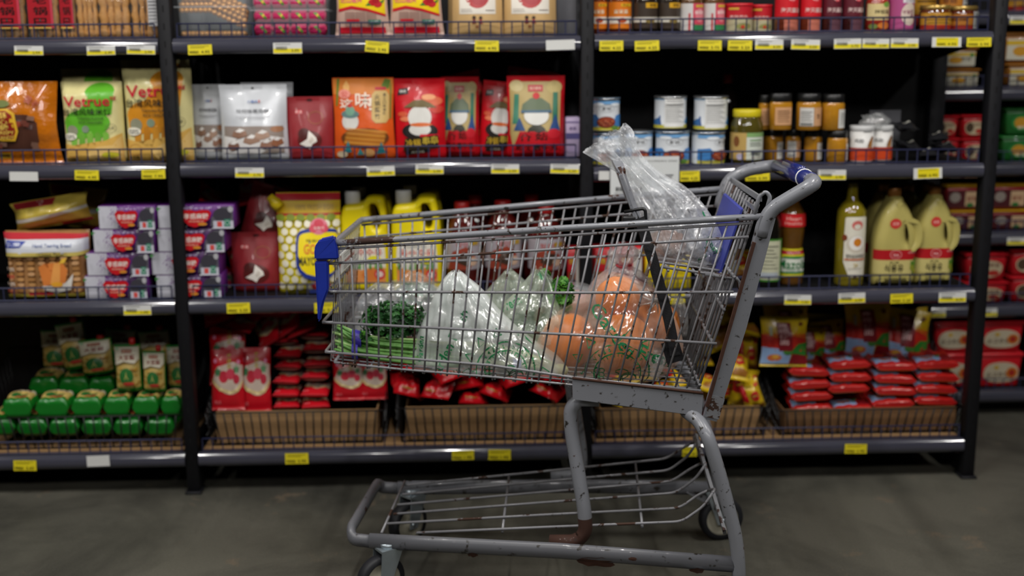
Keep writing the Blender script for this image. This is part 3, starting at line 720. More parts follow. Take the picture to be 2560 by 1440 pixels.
# ------------------------------------------------------------------ placing: nothing may pass through its neighbour
from mathutils.bvhtree import BVHTree
PLACED = []
def solid(o):
    vs = []; fs = []
    def take(x, M):
        if x.type == 'MESH' and not x.name.startswith(('printed', 'green_print')):
            b = len(vs); vs.extend(M @ v.co for v in x.data.vertices); fs.extend([b+i for i in p.vertices] for p in x.data.polygons)
        for c in x.children: take(c, M @ c.matrix_parent_inverse @ c.matrix_basis)
    take(o, o.matrix_basis)
    lo = Vector((min(v[i] for v in vs) for i in range(3))); hi = Vector((max(v[i] for v in vs) for i in range(3)))
    return vs, fs, lo, hi
def settle(o, moves, gap=.002):
    """shift o along the given (direction, step, tries) until it is free of everything placed so far"""
    vs, fs, lo, hi = solid(o); start = o.location.copy()
    def free(d):
        l, h = lo+d, hi+d; near = [b for b, bl, bh in PLACED if all(l[i] < bh[i] and h[i] > bl[i] for i in range(3))]
        if not near: return True
        t = BVHTree.FromPolygons([v+d for v in vs], fs); return not any(t.overlap(b) for b in near)
    off = Vector(); done = free(off)
    for d, st, n in moves:
        if done: break
        for k in range(1, n+1):
            off = Vector(d)*st*k
            if free(off): off = off+Vector(d)*gap; done = True; break
    if not done: off = Vector()
    o.location = start+off
    PLACED.append((BVHTree.FromPolygons([v+off for v in vs], fs), lo+off, hi+off)); return o
K = {}; PROTO = {}
def kind(key, cat, d, make): K[key] = (cat, d, make)
def spot(x0, x1, yt, zb, Yf, yb=None):
    xm = (x0+x1)/2; ym = (yt+(yb if yb is not None else yt+150))/2
    a, b = at(x0, ym, Yf), at(x1, ym, Yf)
    if yb is not None: zb = at(xm, yb, Yf).z
    return (a.x+b.x)/2, b.x-a.x, at(xm, yt, Yf).z-zb, zb
def place(key, x0, x1, yt, zb, Yf, label, group=None, rz=0, rx=0, yb=None, fresh=False, ry=0):
    cat, d, make = K[key]; X, w, h, z = spot(x0, x1, yt, zb, Yf, yb)
    if fresh or key not in PROTO:
        o = make(w, h); o.location = (X, Yf+d/2, z); o.rotation_euler = (rx, ry, rz)
        if key not in PROTO: PROTO[key] = (o, w, h)
        tag(o, label, cat)
    else:
        p, pw, ph = PROTO[key]; o = dup(p, (X, Yf+d/2, z), (rx, ry, rz), label, None, (w/pw, min(1.3, max(.7, w/pw)), h/ph))
    if group: o['group'] = group
    if zb == 0 or yb is not None: settle(o, [((0, 0, 1), .001, 30), ((0, 1, 0), .004, 40), ((0, 0, 1), .004, 20)])
    else: settle(o, [((0, 1, 0), .003, 70)])
    return o
# ================================================================== things on the upper shelves
T = TOP
GLOSSY_CLEAR = glass('clear_tray_plastic', 'dfe6ea', .16, .07)
# ---- rice-crust cracker packs, left bay, top shelf
TAN = mat('fried_cracker', 'b98446', .6, var=.3, scale=40, bump=.6, bscale=120)
CRK = film('clear_pack_film', 'e8e4da', .10, .12, .10, .35, 30)
def mk_crackers(red):
    def f(w, h):
        o = MB().rbox((0, 0, h/2), (w*.97, .056, h), .012, 2).build('cracker_pack', CRK)
        n = 4
        if not mk_crackers.__dict__.get('stick'):
            mb = MB(); P = [(.0012*math.sin(q*2.1), .001*math.cos(q*3.3), q*h/14+.003) for q in range(14)]
            mb.tube(P, [.0078+.0016*math.sin(q*1.7) for q in range(14)], 7); mk_crackers.stick = mb.build('cracker_stick', TAN, o, (-w*.36, -.006, 0))
            ks = range(1, n)
        else: ks = range(n)
        for k in ks: link_copy(mk_crackers.stick, o, (-w*.36+k*w*.24, -.006+.004*(k % 2), 0), (0, 0, k*1.3), (w*.24/.0165 if w*.24 > .0165 else 1, 1, 1))
        if red:
            a, ms = art_mesh([('r', -.42, .17, .38, 1.0, 'a01824'), ('r', -.42, .17, .38, .19, 'e0c060'), ('r', .30, .17, .38, 1, 'b83a4c')]+[('t', ch, -.02, .62-.175*i, .13, '1c0a0a', .46) for i, ch in enumerate('老锅巴')], lambda x, z, off: Vector((x, -.0283-off, z)), w, h, [], []); a.build('paper_label', ms, o)
        return o
    return f
kind('crk_red', 'snack pack', .056, mk_crackers(True)); kind('crk', 'snack pack', .056, mk_crackers(False))
G = 'cracker packs at the left of the top shelf'
place('crk_red', -22, 58, -62, T[0, 'A'], .02, 'cracker pack with red lettered label, leftmost on the top shelf', G)
place('crk_red', 62, 140, -62, T[0, 'A'], .02, 'cracker pack with red lettered label, second from left on top shelf', G)
place('crk_red', 143, 184, -62, T[0, 'A'], .03, 'narrow cracker pack with red label beside the unlabelled packs', G)
place('crk', 186, 238, -62, T[0, 'A'], .02, 'clear pack of tan crackers next to the red labels', G)
place('crk', 242, 318, -62, T[0, 'A'], .02, 'wide clear pack of tan crackers in the middle of unlabelled packs', G)
o = place('crk', 322, 394, -62, T[0, 'A'], .02, 'clear cracker pack with white nutrition strip, beside the left upright', G, fresh=True)
X, w_, h_, _ = spot(322, 394, -62, T[0, 'A'], .02)
a, ms = art_mesh([('r', .15, .2, .47, 1, 'b9b9bb')]+[('r', .18, .25+.055*i, .44, .262+.055*i, '55555a') for i in range(13)], lambda x, z, off: Vector((x, -.0285-off, z)), w_, h_, [], []); a.build('nutrition_label', ms, o)
# ---- clear trays of sweets
def tray_box(name, w, h, d, lab, cat, X, Yf, zb):
    o = empty(name, (X, Yf+d/2, zb)); tag(o, lab, cat)
    b = MB(); t = .0015
    b.rbox((0, 0, h*.5), (w, d, h), .012, 2, taper=.93); b.build('clear_box', GLOSSY_CLEAR, o)
    b = MB(); b.tube(fillet([(-w/2-.004, -d/2-.004, h*.58), (w/2+.004, -d/2-.004, h*.58), (w/2+.004, d/2, h*.58), (-w/2-.004, d/2, h*.58), (-w/2-.004, -d/2-.004, h*.58)], .01, 3), .0025, 6); b.build('rim', GLOSSY_CLEAR, o)
    return o
X, w_, h_, zb = spot(440, 618, -40, T[1, 'A'], .02)
o = tray_box('sweet_tray', w_, h_, .15, 'clear plastic tray of gold coated balls at left of middle top shelf', 'sweets tray', X, .02, zb)
GOLD = mat('gold_coated_candy', 'c08a45', .35, .35, var=.25, scale=60)
s0 = MB().blob((0, 0, 0), (.0088, .0088, .0085), 0, 10, 7, .04, 3).build('candy_ball', GOLD, o, (-w_*.44, -.05, h_*.62))
for i in range(14):
    for j in range(3):
        for k in range(3):
            if i+j+k == 0: continue
            zz = h_*.52+.016*(2-k)+.012*(j)-.013*max(0, i-6)*.5
            link_copy(s0, o, (-w_*.44+i*w_*.066+.004*(k % 2), -.052+.017*j, zz))
for i in range(14):
    for j in range(2): link_copy(s0, o, (-w_*.43+i*w_*.065, -.052+.018*j, .012))
X, w_, h_, zb = spot(630, 818, -25, T[1, 'A'], .02)
o = tray_box('sweet_tray', w_, h_, .13, 'clear plastic tray of magenta wrapped sweets in rows', 'sweets tray', X, .02, zb)
MAG = mat('magenta_wrapper', 'c21f5c', .3, .2, var=.25, scale=40, bump=.5, bscale=80)
sw = MB().tube([(-.5, 0, 0), (-.44, 0, 0), (-.42, 0, 0), (.42, 0, 0), (.44, 0, 0), (.5, 0, 0)], [.3, .3, .5, .5, .3, .3], 10)
a, ms = art_mesh([('p', [(-.2, .75), (.15, .25), (.25, .35), (0, .8)], '4f8a3a'), ('e', .05, .55, .08, .12, 'c9b23a')], lambda x, z, off: Vector((x, -.5*math.cos((z-.5)*2)-off*20, .5*math.sin((z-.5)*2))), 1, 1, [], [.2, .35, .5, .65, .8])
first = None
for k in range(3):
    for i in range(4):
        loc = (-w_*.36+i*w_*.24, -.045, .022+k*.039); sc = (w_*.235, .04, .038)
        if first is None:
            first = sw.build('wrapped_sweet', MAG, o, loc); first.scale = sc; pr = a.build('printed_wrapper', ms, first)
        else:
            c = link_copy(first, o, loc, None, sc); link_copy(pr, c)
MB().rbox((0, .01, .07), (w_*.9, .06, .12), .004, 1).build('sweet_stack', MAG, o)
# ---- yellow haw-flake bags
def mk_haw(w, h):
    f = mat('haw_bag_film', 'c9a899', .3, var=.1, bump=.4, bscale=30, coat=.3)
    ar = [('p', [(-.46, .36), (-.2, .40), (.1, .37), (.46, .30), (.46, .98), (-.46, .98)], 'f0d11c'), ('p', [(-.46, .33), (-.2, .37), (.1, .34), (.46, .27), (.46, .30), (.1, .375), (-.2, .41), (-.46, .37)], 'c8232c'),
          ('e', .22, .45, .085, .045, 'b82026'), ('e', .32, .43, .085, .045, 'c42a30'), ('e', .29, .48, .07, .04, 'a81c22'), ('p', [(.08, .41), (.2, .41), (.14, .45)], '3c7a30'), ('p', [(.36, .46), (.46, .50), (.42, .44)], '3c7a30'), ('e', .02, .52, .03, .015, 'd0602a'),
          ('t', '北山楂片', -.2, .48, .065, 'e85d86', .44), ('r', -.3, .205, -.05, .235, 'd12a34'), ('r', -.43, .05, .43, .13, 'cf2233'), ('r', .12, .17, .36, .225, '2f7f68'), ('t', '山楂', .24, .20, .03, 'e0e8e0', .16)]
    for i in range(3): ar.insert(0, ('r', -.33+.21*i, .14, -.14+.21*i, .33, 'a58478'))
    return pouch('haw_flake_bag', w, h, .06, f, ar, 'pillow', 3)
kind('haw', 'snack bag', .06, mk_haw)
place('haw', 832, 972, -100, T[1, 'A'], .03, 'yellow topped haw flake bag beside the magenta sweets tray', 'haw flake bags')
place('haw', 968, 1108, -100, T[1, 'A'], .035, 'yellow topped haw flake bag beside the kraft paper pouches', 'haw flake bags')
# ---- kraft pouches
def mk_kraft(w, h):
    ar = [('r', -.36, .28, .36, .9, 'd9d2c6'), ('e', 0, .53, .25, .18, 'b03a3c'), ('e', .03, .51, .18, .12, 'a43036'), ('r', -.33, .335, -.12, .34, '6a5a50'), ('r', -.33, .31, -.1, .315, '6a5a50'), ('r', .16, .32, .34, .33, '6a5a50'),
          ('e', -.07, .235, .035, .022, '3a2a22'), ('p', [(-.11, .16), (-.03, .16), (-.05, .215), (-.09, .215)], '7c2a28'), ('e', .06, .232, .032, .02, '3a2a22'), ('p', [(.02, .16), (.1, .16), (.08, .21), (.04, .21)], 'a03030'), ('t', '枣', -.01, .12, .04, '8a4030', .08)]
    return pouch('kraft_pouch', w, h, .07, mat('kraft_film', 'c3a06c', .5, var=.08, bump=.3, bscale=25), ar, 'stand', 5)
kind('kraft', 'snack pouch', .07, mk_kraft)
place('kraft', 1118, 1250, -100, T[1, 'A'], .12, 'kraft pouch tucked behind the front kraft pouches', 'kraft paper pouches')
place('kraft', 1128, 1258, -110, T[1, 'A'], .03, 'kraft pouch with red circle label, left one of the front pair', 'kraft paper pouches')
place('kraft', 1258, 1394, -110, T[1, 'A'], .03, 'kraft pouch with red circle label, nearest the middle upright', 'kraft paper pouches')
# ---- crispy candy bag
def mk_candy(w, h):
    f = mat('amber_candy_film', 'b8660f', .18, var=.35, scale=18, bump=.9, bscale=22, coat=.6, bdist=.008)
    ar = [('p', [(-.45, .22), (-.34, .16), (.18, .16), (.28, .27), (.28, .5), (.16, .6), (-.45, .62)], '4a2c22'), ('p', [(-.30, .30), (-.18, .28), (-.02, .28), (.03, .40), (.0, .62), (-.07, .68), (-.22, .68), (-.29, .6), (-.31, .45)], 'd8ac2c'),
          ('p', [(-.27, .32), (-.17, .305), (-.04, .305), (0, .40), (-.03, .60), (-.09, .655), (-.21, .655), (-.265, .59), (-.28, .45)], '8c2418'),
          ('t', '酥', -.14, .60, .08, 'e8c860', .12), ('t', '心', -.14, .52, .07, 'e8c860', .12), ('t', '糖', -.14, .45, .07, 'e8c860', .12), ('t', 'CRISPY', -.14, .385, .045, 'f0d060', .24), ('t', 'CANDY', -.14, .325, .045, 'f0d060', .22), ('e', -.14, .74, .09, .045, '5e6a22'),
          ('t', '黄老', .22, .76, .1, '9c3818', .2, -.5), ('r', -.42, .06, -.1, .13, 'a88a20'), ('t', '纯正风味', -.26, .095, .045, '6a2a18', .26)]
    for i in range(26):
        rr = random.Random(i); cx, cz = rr.uniform(-.4, .24), rr.uniform(.18, .58)
        ar.insert(1, ('p', [(cx-.05, cz-.02), (cx+.04, cz-.035), (cx+.05, cz+.02), (cx-.03, cz+.03)], rr.choice(['7a5a4c', '5d4a48', '8c7260', '6b3a30', '90402c'])))
    return pouch('candy_bag', w, h, .07, f, ar, 'pillow', 2, .008)
kind('candy', 'sweets bag', .07, mk_candy)
place('candy', -70, 140, 205, T[0, 'B'], .02, 'shiny amber bag of crispy candy at the left frame edge')
# ---- rice cracker bags
def mk_vet(col, dk):
    def f(w, h):
        cream = foil('d9cf94')
        ar = [('e', .18, .88, .24, .11, col), ('p', [(-.25, .55), (.36, .60), (.42, .9), (.1, .92), (-.05, .75)], col), ('e', -.05, .50, .38, .17, col), ('p', [(-.40, .30), (.30, .32), (.15, .48), (-.42, .46)], col)]
        for i in range(5): ar += [('p', [(-.34+.13*i, .10), (-.25+.13*i, .10), (-.22+.13*i, .36-.02*(i % 2)), (-.26+.13*i, .39), (-.32+.13*i, .37)], dk[i % 2])]
        ar += [('e', -.30, .40, .09, .07, '8f8f78'), ('e', -.08, .42, .06, .045, '80907a'), ('p', [(-.48, .0), (.48, .0), (.48, .36), (.25, .28), (-.1, .15), (-.3, .22), (-.48, .25)], 'd6aa55'), ('p', [(-.1, .12), (.1, .2), (.35, .22), (.47, .33), (.47, .05), (0, .02)], 'e0bb74'),
               ('ring', -.33, .13, .10, .06, .0012, 'b06a2a'), ('e', -.34, .33, .11, .045, 'e9e4d2'), ('t', '非油炸', -.34, .34, .025, '444444', .15), ('t', '烘焙食品', -.34, .315, .02, '444444', .16), ('ring', .34, .43, .09, .055, .001, '6d6a50'), ('t', '台湾', .34, .435, .03, '6d6a50', .11),
               ('t', 'Vetrue', -.03, .765, .13, 'c01834', .76, .02, .012), ('t', '惟度', .40, .80, .05, 'c81f3c', .09), ('t', '台湾风味米饼', -.03, .635, .092, '16160f', .80, 0, .010), ('t', 'TAIWAN FLAVOR', .02, .555, .03, '3c3c30', .44), ('t', 'RICE CRACKERS', .02, .505, .03, '3c3c30', .40),
               ('e', .30, .10, .14, .035, 'b8b02c'), ('t', '净含量', -.35, .05, .03, '444030', .14)]
        return pouch('rice_cracker_bag', w, h, .085, cream, ar, 'block', 4, .004)
    return f
kind('vg', 'snack bag', .085, mk_vet('5fae2c', ('7fb848', '6aa63a'))); kind('vo', 'snack bag', .085, mk_vet('d08a22', ('c98a2c', 'b87820')))
place('vg', 146, 300, 205, T[0, 'B'], .03, 'cream rice cracker bag with green blob design', 'rice cracker bags')
place('vo', 300, 474, 172, T[0, 'B'], .05, 'cream rice cracker bag with orange blob design, behind the left upright', 'rice cracker bags')
place('vg', 146, 296, 172, T[0, 'B'], .15, 'rice cracker bag standing behind the green one', 'rice cracker bags')
place('vo', 296, 470, 150, T[0, 'B'], .17, 'rice cracker bag standing behind the orange one', 'rice cracker bags')
# ---- silver-white nougat pouches
def mk_silver(w, h):
    rr = random.Random(3)
    ar = [('r', -.45, .10, .45, .46, '8d8078'), ('p', [(-.45, .10), (.1, .10), (.3, .2), (.45, .18), (.45, .3), (.1, .36), (-.2, .3), (-.45, .33)], 'd9d6d4'), ('e', .36, .42, .10, .04, '9a6a4a')]
    for cx, cz, sx, c in ((-.02, .28, .13, '9a7a68'), (.14, .34, .12, 'a88a78'), (-.2, .36, .12, '8c6a58'), (.2, .22, .1, '946e5c'), (-.3, .2, .1, '7d5a4c'), (.36, .25, .09, '8c5a40')):
        ar += [('p', [(cx-sx, cz-.03), (cx-.2*sx, cz-.06), (cx+sx, cz-.02), (cx+sx*.8, cz+.04), (cx-.1*sx, cz+.07), (cx-sx*.8, cz+.03)], c), ('p', [(cx-sx*.6, cz+.03), (cx+.1*sx, cz+.02), (cx+sx*.7, cz+.05), (cx, cz+.075)], 'dedbd8')]
    ar += [('e', 0, .955, .02, .012, '3a3a3a'), ('t', '小确幸', 0, .78, .035, '3a5fa0', .16), ('r', .09, .765, .11, .80, 'b03a3a'), ('t', '可可味雪花酥', 0, .66, .045, '4a4a50', .5), ('r', -.26, .585, .26, .59, '8a8a90'), ('r', -.2, .565, .2, .57, '8a8a90'), ('r', .2, .105, .4, .115, '777777')]
    return pouch('nougat_pouch', w, h, .06, mat('silver_white_film', 'c9ccd1', .28, .15, var=.07, bump=.35, bscale=22, coat=.3), ar, 'stand', 6)
kind('silver', 'snack pouch', .06, mk_silver)
place('silver', 600, 732, 207, T[1, 'B'], .11, 'silver white nougat pouch mostly hidden behind the front one', 'silver white nougat pouches')
place('silver', 466, 556, 213, T[1, 'B'], .07, 'narrow showing silver white nougat pouch beside the orange cracker bag', 'silver white nougat pouches')
place('silver', 545, 716, 212, T[1, 'B'], .03, 'silver white nougat pouch standing in front of its row', 'silver white nougat pouches')
# ---- dark red coconut pouches
def mk_coco(w, h):
    ar = [('r', -.31, .73, -.15, .79, 'c22a38'), ('t', '巴', -.27, .76, .04, 'e6d8d0', .06), ('t', '旦', -.19, .76, .04, 'e6d8d0', .06), ('ring', .13, .67, .16, .10, .0014, 'a8683c'),
          ('e', .0, .32, .26, .15, '5a1e1c'), ('e', -.12, .42, .13, .09, '4a1a18'), ('p', [(-.22, .26), (-.05, .34), (-.02, .47), (.06, .42), (.14, .36), (.16, .3), (.06, .26), (0, .18), (-.08, .22)], 'e3ddd4'), ('p', [(-.02, .3), (.05, .38), (.1, .33), (.02, .26)], 'cfc6ba'), ('r', -.2, .06, .2, .075, '7c2a2a'), ('e', 0, .95, .06, .018, '3a1010')]
    return pouch('coconut_candy_pouch', w, h, .06, mat('oxblood_film', '8c262c', .38, var=.1, bump=.3, bscale=18, coat=.1), ar, 'stand', 8)
kind('coco', 'sweets pouch', .06, mk_coco)
place('coco', 712, 832, 243, T[1, 'B'], .03, 'oxblood coconut candy pouch on the second shelf by the orange bag', 'oxblood coconut candy pouches')
# ---- orange bean-curd bag
def mk_fuzhu(w, h):
    f = foil('d4571c')
    ar = [('r', -.49, .80, .49, .99, 'cf7a30'), ('p', [(-.46, .66), (-.42, .99), (-.38, .99), (-.43, .66)], '5f7a2c'), ('p', [(.30, .9), (.36, .99), (.46, .97), (.42, .86)], '5f7a2c'), ('p', [(.44, .5), (.47, .5), (.47, .95), (.44, .9)], '7a7a34'),
          ('p', [(.14, .50), (.20, .45), (.38, .45), (.43, .50), (.43, .79), (.38, .84), (.20, .84), (.14, .79)], 'c6a768'), ('tv', '火锅腐竹', .235, .765, .078, '2a241c'), ('tv', '素食口味香辣', .355, .79, .045, '3a342c'), ('r', .2, .855, .38, .885, 'c02038'),
          ('p', [(-.31, .79), (-.24, .79), (-.22, .9), (-.27, .97), (-.33, .9)], 'e0a860'), ('e', -.31, .805, .10, .055, 'e08a7a'), ('t', '公', -.31, .80, .07, 'c03028', .1), ('t', '这', -.28, .69, .11, 'e9d9c8', .22), ('t', '味', 0, .73, .19, 'e9d9c8', .26), ('t', '！', .12, .68, .15, 'e9d9c8', .05),
          ('e', -.22, .47, .14, .105, 'c9c6c0'), ('e', -.22, .56, .15, .05, '5d7a78'), ('e', -.22, .60, .08, .06, '6f9a84'), ('e', -.22, .665, .04, .025, 'b83028'),
          ('e', .02, .27, .40, .12, '6a3a1a')]
    for i in range(11): ar += [('p', [(-.34+.012*i, .20+.018*i), (.30+.012*i, .16+.017*i), (.34, .175+.018*i), (-.32, .217+.018*i)], ('b87428', 'c98a38', 'a8641f')[i % 3])]
    ar += [('p', [(-.34, .08), (-.26, .24), (-.20, .10)], '2f7a84'), ('p', [(.2, .07), (.29, .22), (.36, .08)], '2f7a84'), ('p', [(-.12, .06), (-.06, .15), (0, .06)], '3a8a90'), ('e', -.36, .07, .09, .04, 'cbb89a'), ('e', .08, .09, .1, .05, 'cf9a60')]
    return pouch('bean_curd_bag', w, h, .06, f, ar, 'stand', 11)
kind('fuzhu', 'snack bag', .06, mk_fuzhu)
place('fuzhu', 830, 984, 195, T[1, 'B'], .035, 'orange dried bean curd bag with vertical black writing')
# ---- red skewers bag and cream mushroom bag (their mascots left out: a plain dish and a mushroom instead)
def mk_skewer(w, h):
    f = foil('c2121e')
    ar = [('p', [(-.44, .79), (-.22, .81), (-.23, .885), (-.40, .875)], '1c1416'), ('t', '馋嘴', -.33, .84, .04, 'd8d0c8', .13), ('e', .24, .72, .22, .06, 'd0603c'), ('e', .18, .77, .14, .035, 'e8a070'), ('e', .34, .62, .14, .05, 'c23a2c'), ('e', -.34, .56, .1, .03, 'c8502c'), ('e', -.28, .5, .12, .03, 'd8744c'),
          ('e', .0, .35, .36, .11, '1e1a1a'), ('e', .0, .52, .235, .145, 'd4d2cc'), ('p', [(-.32, .645), (.34, .64), (.2, .70), (.05, .74), (-.12, .73), (-.24, .68)], '6a5a30'), ('e', 0, .37, .22, .075, 'd0cec8'), ('e', .02, .43, .22, .025, 'd0662c'),
          ('r', .0, .27, .38, .31, 'd02030'), ('p', [(-.34, .10), (.36, .14), (.36, .30), (-.30, .26)], '2a2216'), ('t', '冷锅', -.14, .20, .10, 'c9a42c', .30, .03, .014), ('t', '串串', .2, .235, .10, 'd0b43c', .30, .05, .014), ('p', [(-.3, .05), (.2, .09), (.18, .13), (-.3, .1)], '1c1818'), ('t', '火锅味', -.05, .09, .03, 'b0a898', .26, .05)]
    return pouch('skewer_snack_bag', w, h, .06, f, ar, 'stand', 13)
def mk_mush(w, h):
    f = foil('b8141f')
    ar = [('p', [(-.46, .30), (-.4, .12), (.36, .12), (.42, .3), (.43, .86), (.36, .93), (-.38, .93), (-.46, .84)], 'b09a62'), ('e', -.34, .88, .12, .07, 'c2b280'), ('e', .32, .86, .13, .08, 'b8a468'), ('p', [(-.42, .42), (-.38, .78), (-.30, .78), (-.32, .42)], '3a7a62'), ('p', [(.28, .42), (.3, .8), (.38, .8), (.38, .42)], '2f7058'),
          ('r', -.14, .81, .12, .89, 'b83a40'), ('t', '我只素你', -.01, .85, .035, 'e0c0a8', .2), ('p', [(-.4, .34), (-.2, .34), (-.3, .5)], '2c4a7a'), ('p', [(.22, .34), (.42, .34), (.34, .54)], '2c4a80'),
          ('e', 0, .33, .16, .08, '3a3a30'), ('e', 0, .52, .22, .115, 'd8d6d0'), ('p', [(-.27, .56), (.27, .56), (.24, .66), (.1, .73), (-.1, .73), (-.24, .66)], '5c6a50'), ('r', -.27, .555, .27, .585, '3f5f78'), ('e', 0, .76, .06, .04, 'c02428'),
          ('p', [(-.44, .06), (.40, .06), (.42, .33), (-.30, .33)], 'b81420'), ('t', '香', -.20, .27, .12, '15130f', .22, 0, .014), ('t', '菇', .08, .28, .12, '15130f', .22, 0, .014), ('e', .3, .30, .12, .06, 'c42430'), ('t', '即食素牛肉', .0, .14, .085, '15130f', .72, 0, .014)]
    return pouch('mushroom_snack_bag', w, h, .06, f, ar, 'stand', 15)
kind('skew', 'snack bag', .06, mk_skewer); kind('mush', 'snack bag', .06, mk_mush)
G = 'red and cream snack bags on the second shelf'
place('mush', 1102, 1198, 193, T[1, 'B'], .10, 'cream and red mushroom snack bag standing between two red bags', G, rz=-.1)
place('skew', 984, 1113, 197, T[1, 'B'], .035, 'glossy red skewer snack bag beside the orange bean curd bag', G)
place('skew', 1192, 1290, 205, T[1, 'B'], .09, 'glossy red skewer snack bag leaning behind the cream mushroom bag', G, ry=.10)
place('mush', 1268, 1414, 190, T[1, 'B'], .035, 'cream and red mushroom snack bag nearest the middle upright', G)
place('skew', 1120, 1240, 180, T[1, 'B'], .20, 'dark red snack bag at the back of the second shelf row', G, ry=-.2)
place('mush', 1240, 1370, 172, T[1, 'B'], .22, 'foil topped snack bag at the back behind the cream bag', G, ry=.15)
o = place_l = carton('tall_carton', .042, .118, .06, mat('lilac_card', 'b9a8c8', .5), [('r', -.5, .45, .5, .60, '5a5488'), ('r', -.5, .86, .5, .9, '8878a8'), ('t', '麦香', 0, .72, .08, '7a6898', .5), ('r', -.35, .1, .35, .3, 'a898bc')])
p = at(1432, 340, .06); o.location = (p.x, .09, T[1, 'B']); tag(o, 'small lilac carton beside the middle upright', 'carton')
# ---- cans, jars, right bay, second shelf
STEEL = mat('tin_rim_steel', 'b4b6b8', .25, .9, var=.05)
DARKLID = mat('black_jar_lid', '141414', .35, var=.05)
def mk_can(turned):
    def f(w, h):
        r = w/2
        if not turned: ar = [('r', -.8, .80, .8, .985, '6ea2d2'), ('e', -.3, .80, .2, .05, 'dfe4e8'), ('e', .35, .79, .22, .045, 'dfe4e8'), ('p', [(-.8, .46), (-.4, .50), (-.3, .36), (-.1, .2), (-.8, .05)], '3f7cba'), ('p', [(.2, .2), (.34, .46), (.5, .50), (.8, .46), (.8, .05)], '4380c0'), ('r', -.8, .03, .8, .12, 'b8b03a'), ('ring', 0, .68, .26, .11, .0008, '8a8a8a'), ('t', '黄飞红', 0, .68, .09, '444444', .3),
                             ('e', -.02, .27, .33, .17, '6a2a20'), ('e', -.02, .28, .29, .14, '9a4630'), ('e', .3, .1, .14, .06, '5f8a3a')]+[('p', star(-.25+.07*(i % 7), .2+.05*(i//7)+.01*(i % 2), .035, 3, .6, i), ('b45a3a', '7c3024', 'c87a58')[i % 3]) for i in range(21)]
        else: ar = [('r', -.8, .88, .8, .97, '8ab0d0'), ('p', [(-.8, .25), (-.42, .36), (-.36, .12), (-.8, .05)], '3f6fa8'), ('r', -.46, .10, -.40, .4, '40609a'), ('p', [(.44, .2), (.62, .36), (.8, .38), (.8, .1)], '3f8ac0'), ('r', -.8, .03, .8, .12, 'b8b03a'), ('r', -.26, .06, .40, .93, 'e4e4e2'), ('t', 'Nutrition Facts', .07, .85, .04, '555555', .5)]+[('r', -.22, .20+.052*i, .36-.08*(i % 3), .212+.052*i, '909090') for i in range(11)]+[('r', -.22, .74, .36, .76, '333333')]
        return vessel('food_can', r, h, [(.94, 0), (.97, .01), (.97, .03), (.955, .04), (.955, .90), (.96, .91)], mat('white_can_label', 'd2d6da', .35, var=.04), ar, [('can_rim', [(.955, .90), (1.0, .91), (1.02, .94), (1.02, .97), (.99, .99), (.94, .985), (.92, .965), (.01, .965)], STEEL)])
    return f
kind('can', 'can', .08, mk_can(0)); kind('canb', 'can', .08, mk_can(1))
G = 'blue and white food cans'
place('can', 1480, 1554, 332, T[2, 'B'], .05, 'blue white can under the leftmost can, by the middle upright', G)
place('can', 1480, 1554, 244, 0, .05, 'blue white can with red chilli picture, topmost by the middle upright', G, yb=328)
place('can', 1566, 1636, 328, T[2, 'B'], .05, 'blue white can standing just right of the twisted clear bag top', G)
place('can', 1642, 1728, 327, T[2, 'B'], .04, 'blue white can, lower of the middle pair of cans', G)
place('canb', 1640, 1722, 240, 0, .05, 'white can turned to its nutrition panel, upper of the middle pair', G, yb=322)
place('can', 1733, 1817, 329, T[2, 'B'], .04, 'blue white can, lower of the pair beside the yellow lid jar', G, rz=.75)
place('canb', 1740, 1826, 240, 0, .05, 'white can turned to its nutrition panel, above beside the yellow lid jar', G, yb=325)
def mk_pickle(w, h):
    ar = [('r', -.75, .08, -.10, .58, 'b99a5a'), ('r', -.10, .08, .75, .58, 'c9cfc4'), ('r', -.10, .50, .75, .58, '7fa468'), ('e', -.42, .42, .1, .1, '7a4a24'), ('r', .0, .43, .42, .45, '5a8a4a'), ('r', .0, .38, .36, .395, '4a5a48'), ('r', .0, .34, .4, .352, '4a5a48')]+[('r', .04+.028*i, .17, .055+.028*i, .26, '2a2a2a') for i in range(12)]+[('e', -.28, .14, .1, .06, 'b8b0c8'), ('t', 'NET WT', .2, .12, .03, '884433', .3)]
    return vessel('pickle_jar', w/2, h, [(.9, 0), (1, .02), (1, .66), (.97, .74), (.82, .84), (.8, .88)], mat('olive_brine_glass', '4c4418', .08, var=.2, coat=1), ar, [('lid', [(.84, .86), (.86, .87), (.86, .985), (.82, 1), (.01, 1)], mat('yellow_tin_lid', 'c9b81c', .35))])
kind('pickle', 'jar', .085, mk_pickle)
place('pickle', 1833, 1914, 275, T[2, 'B'], .04, 'olive green pickle jar with a yellow lid')
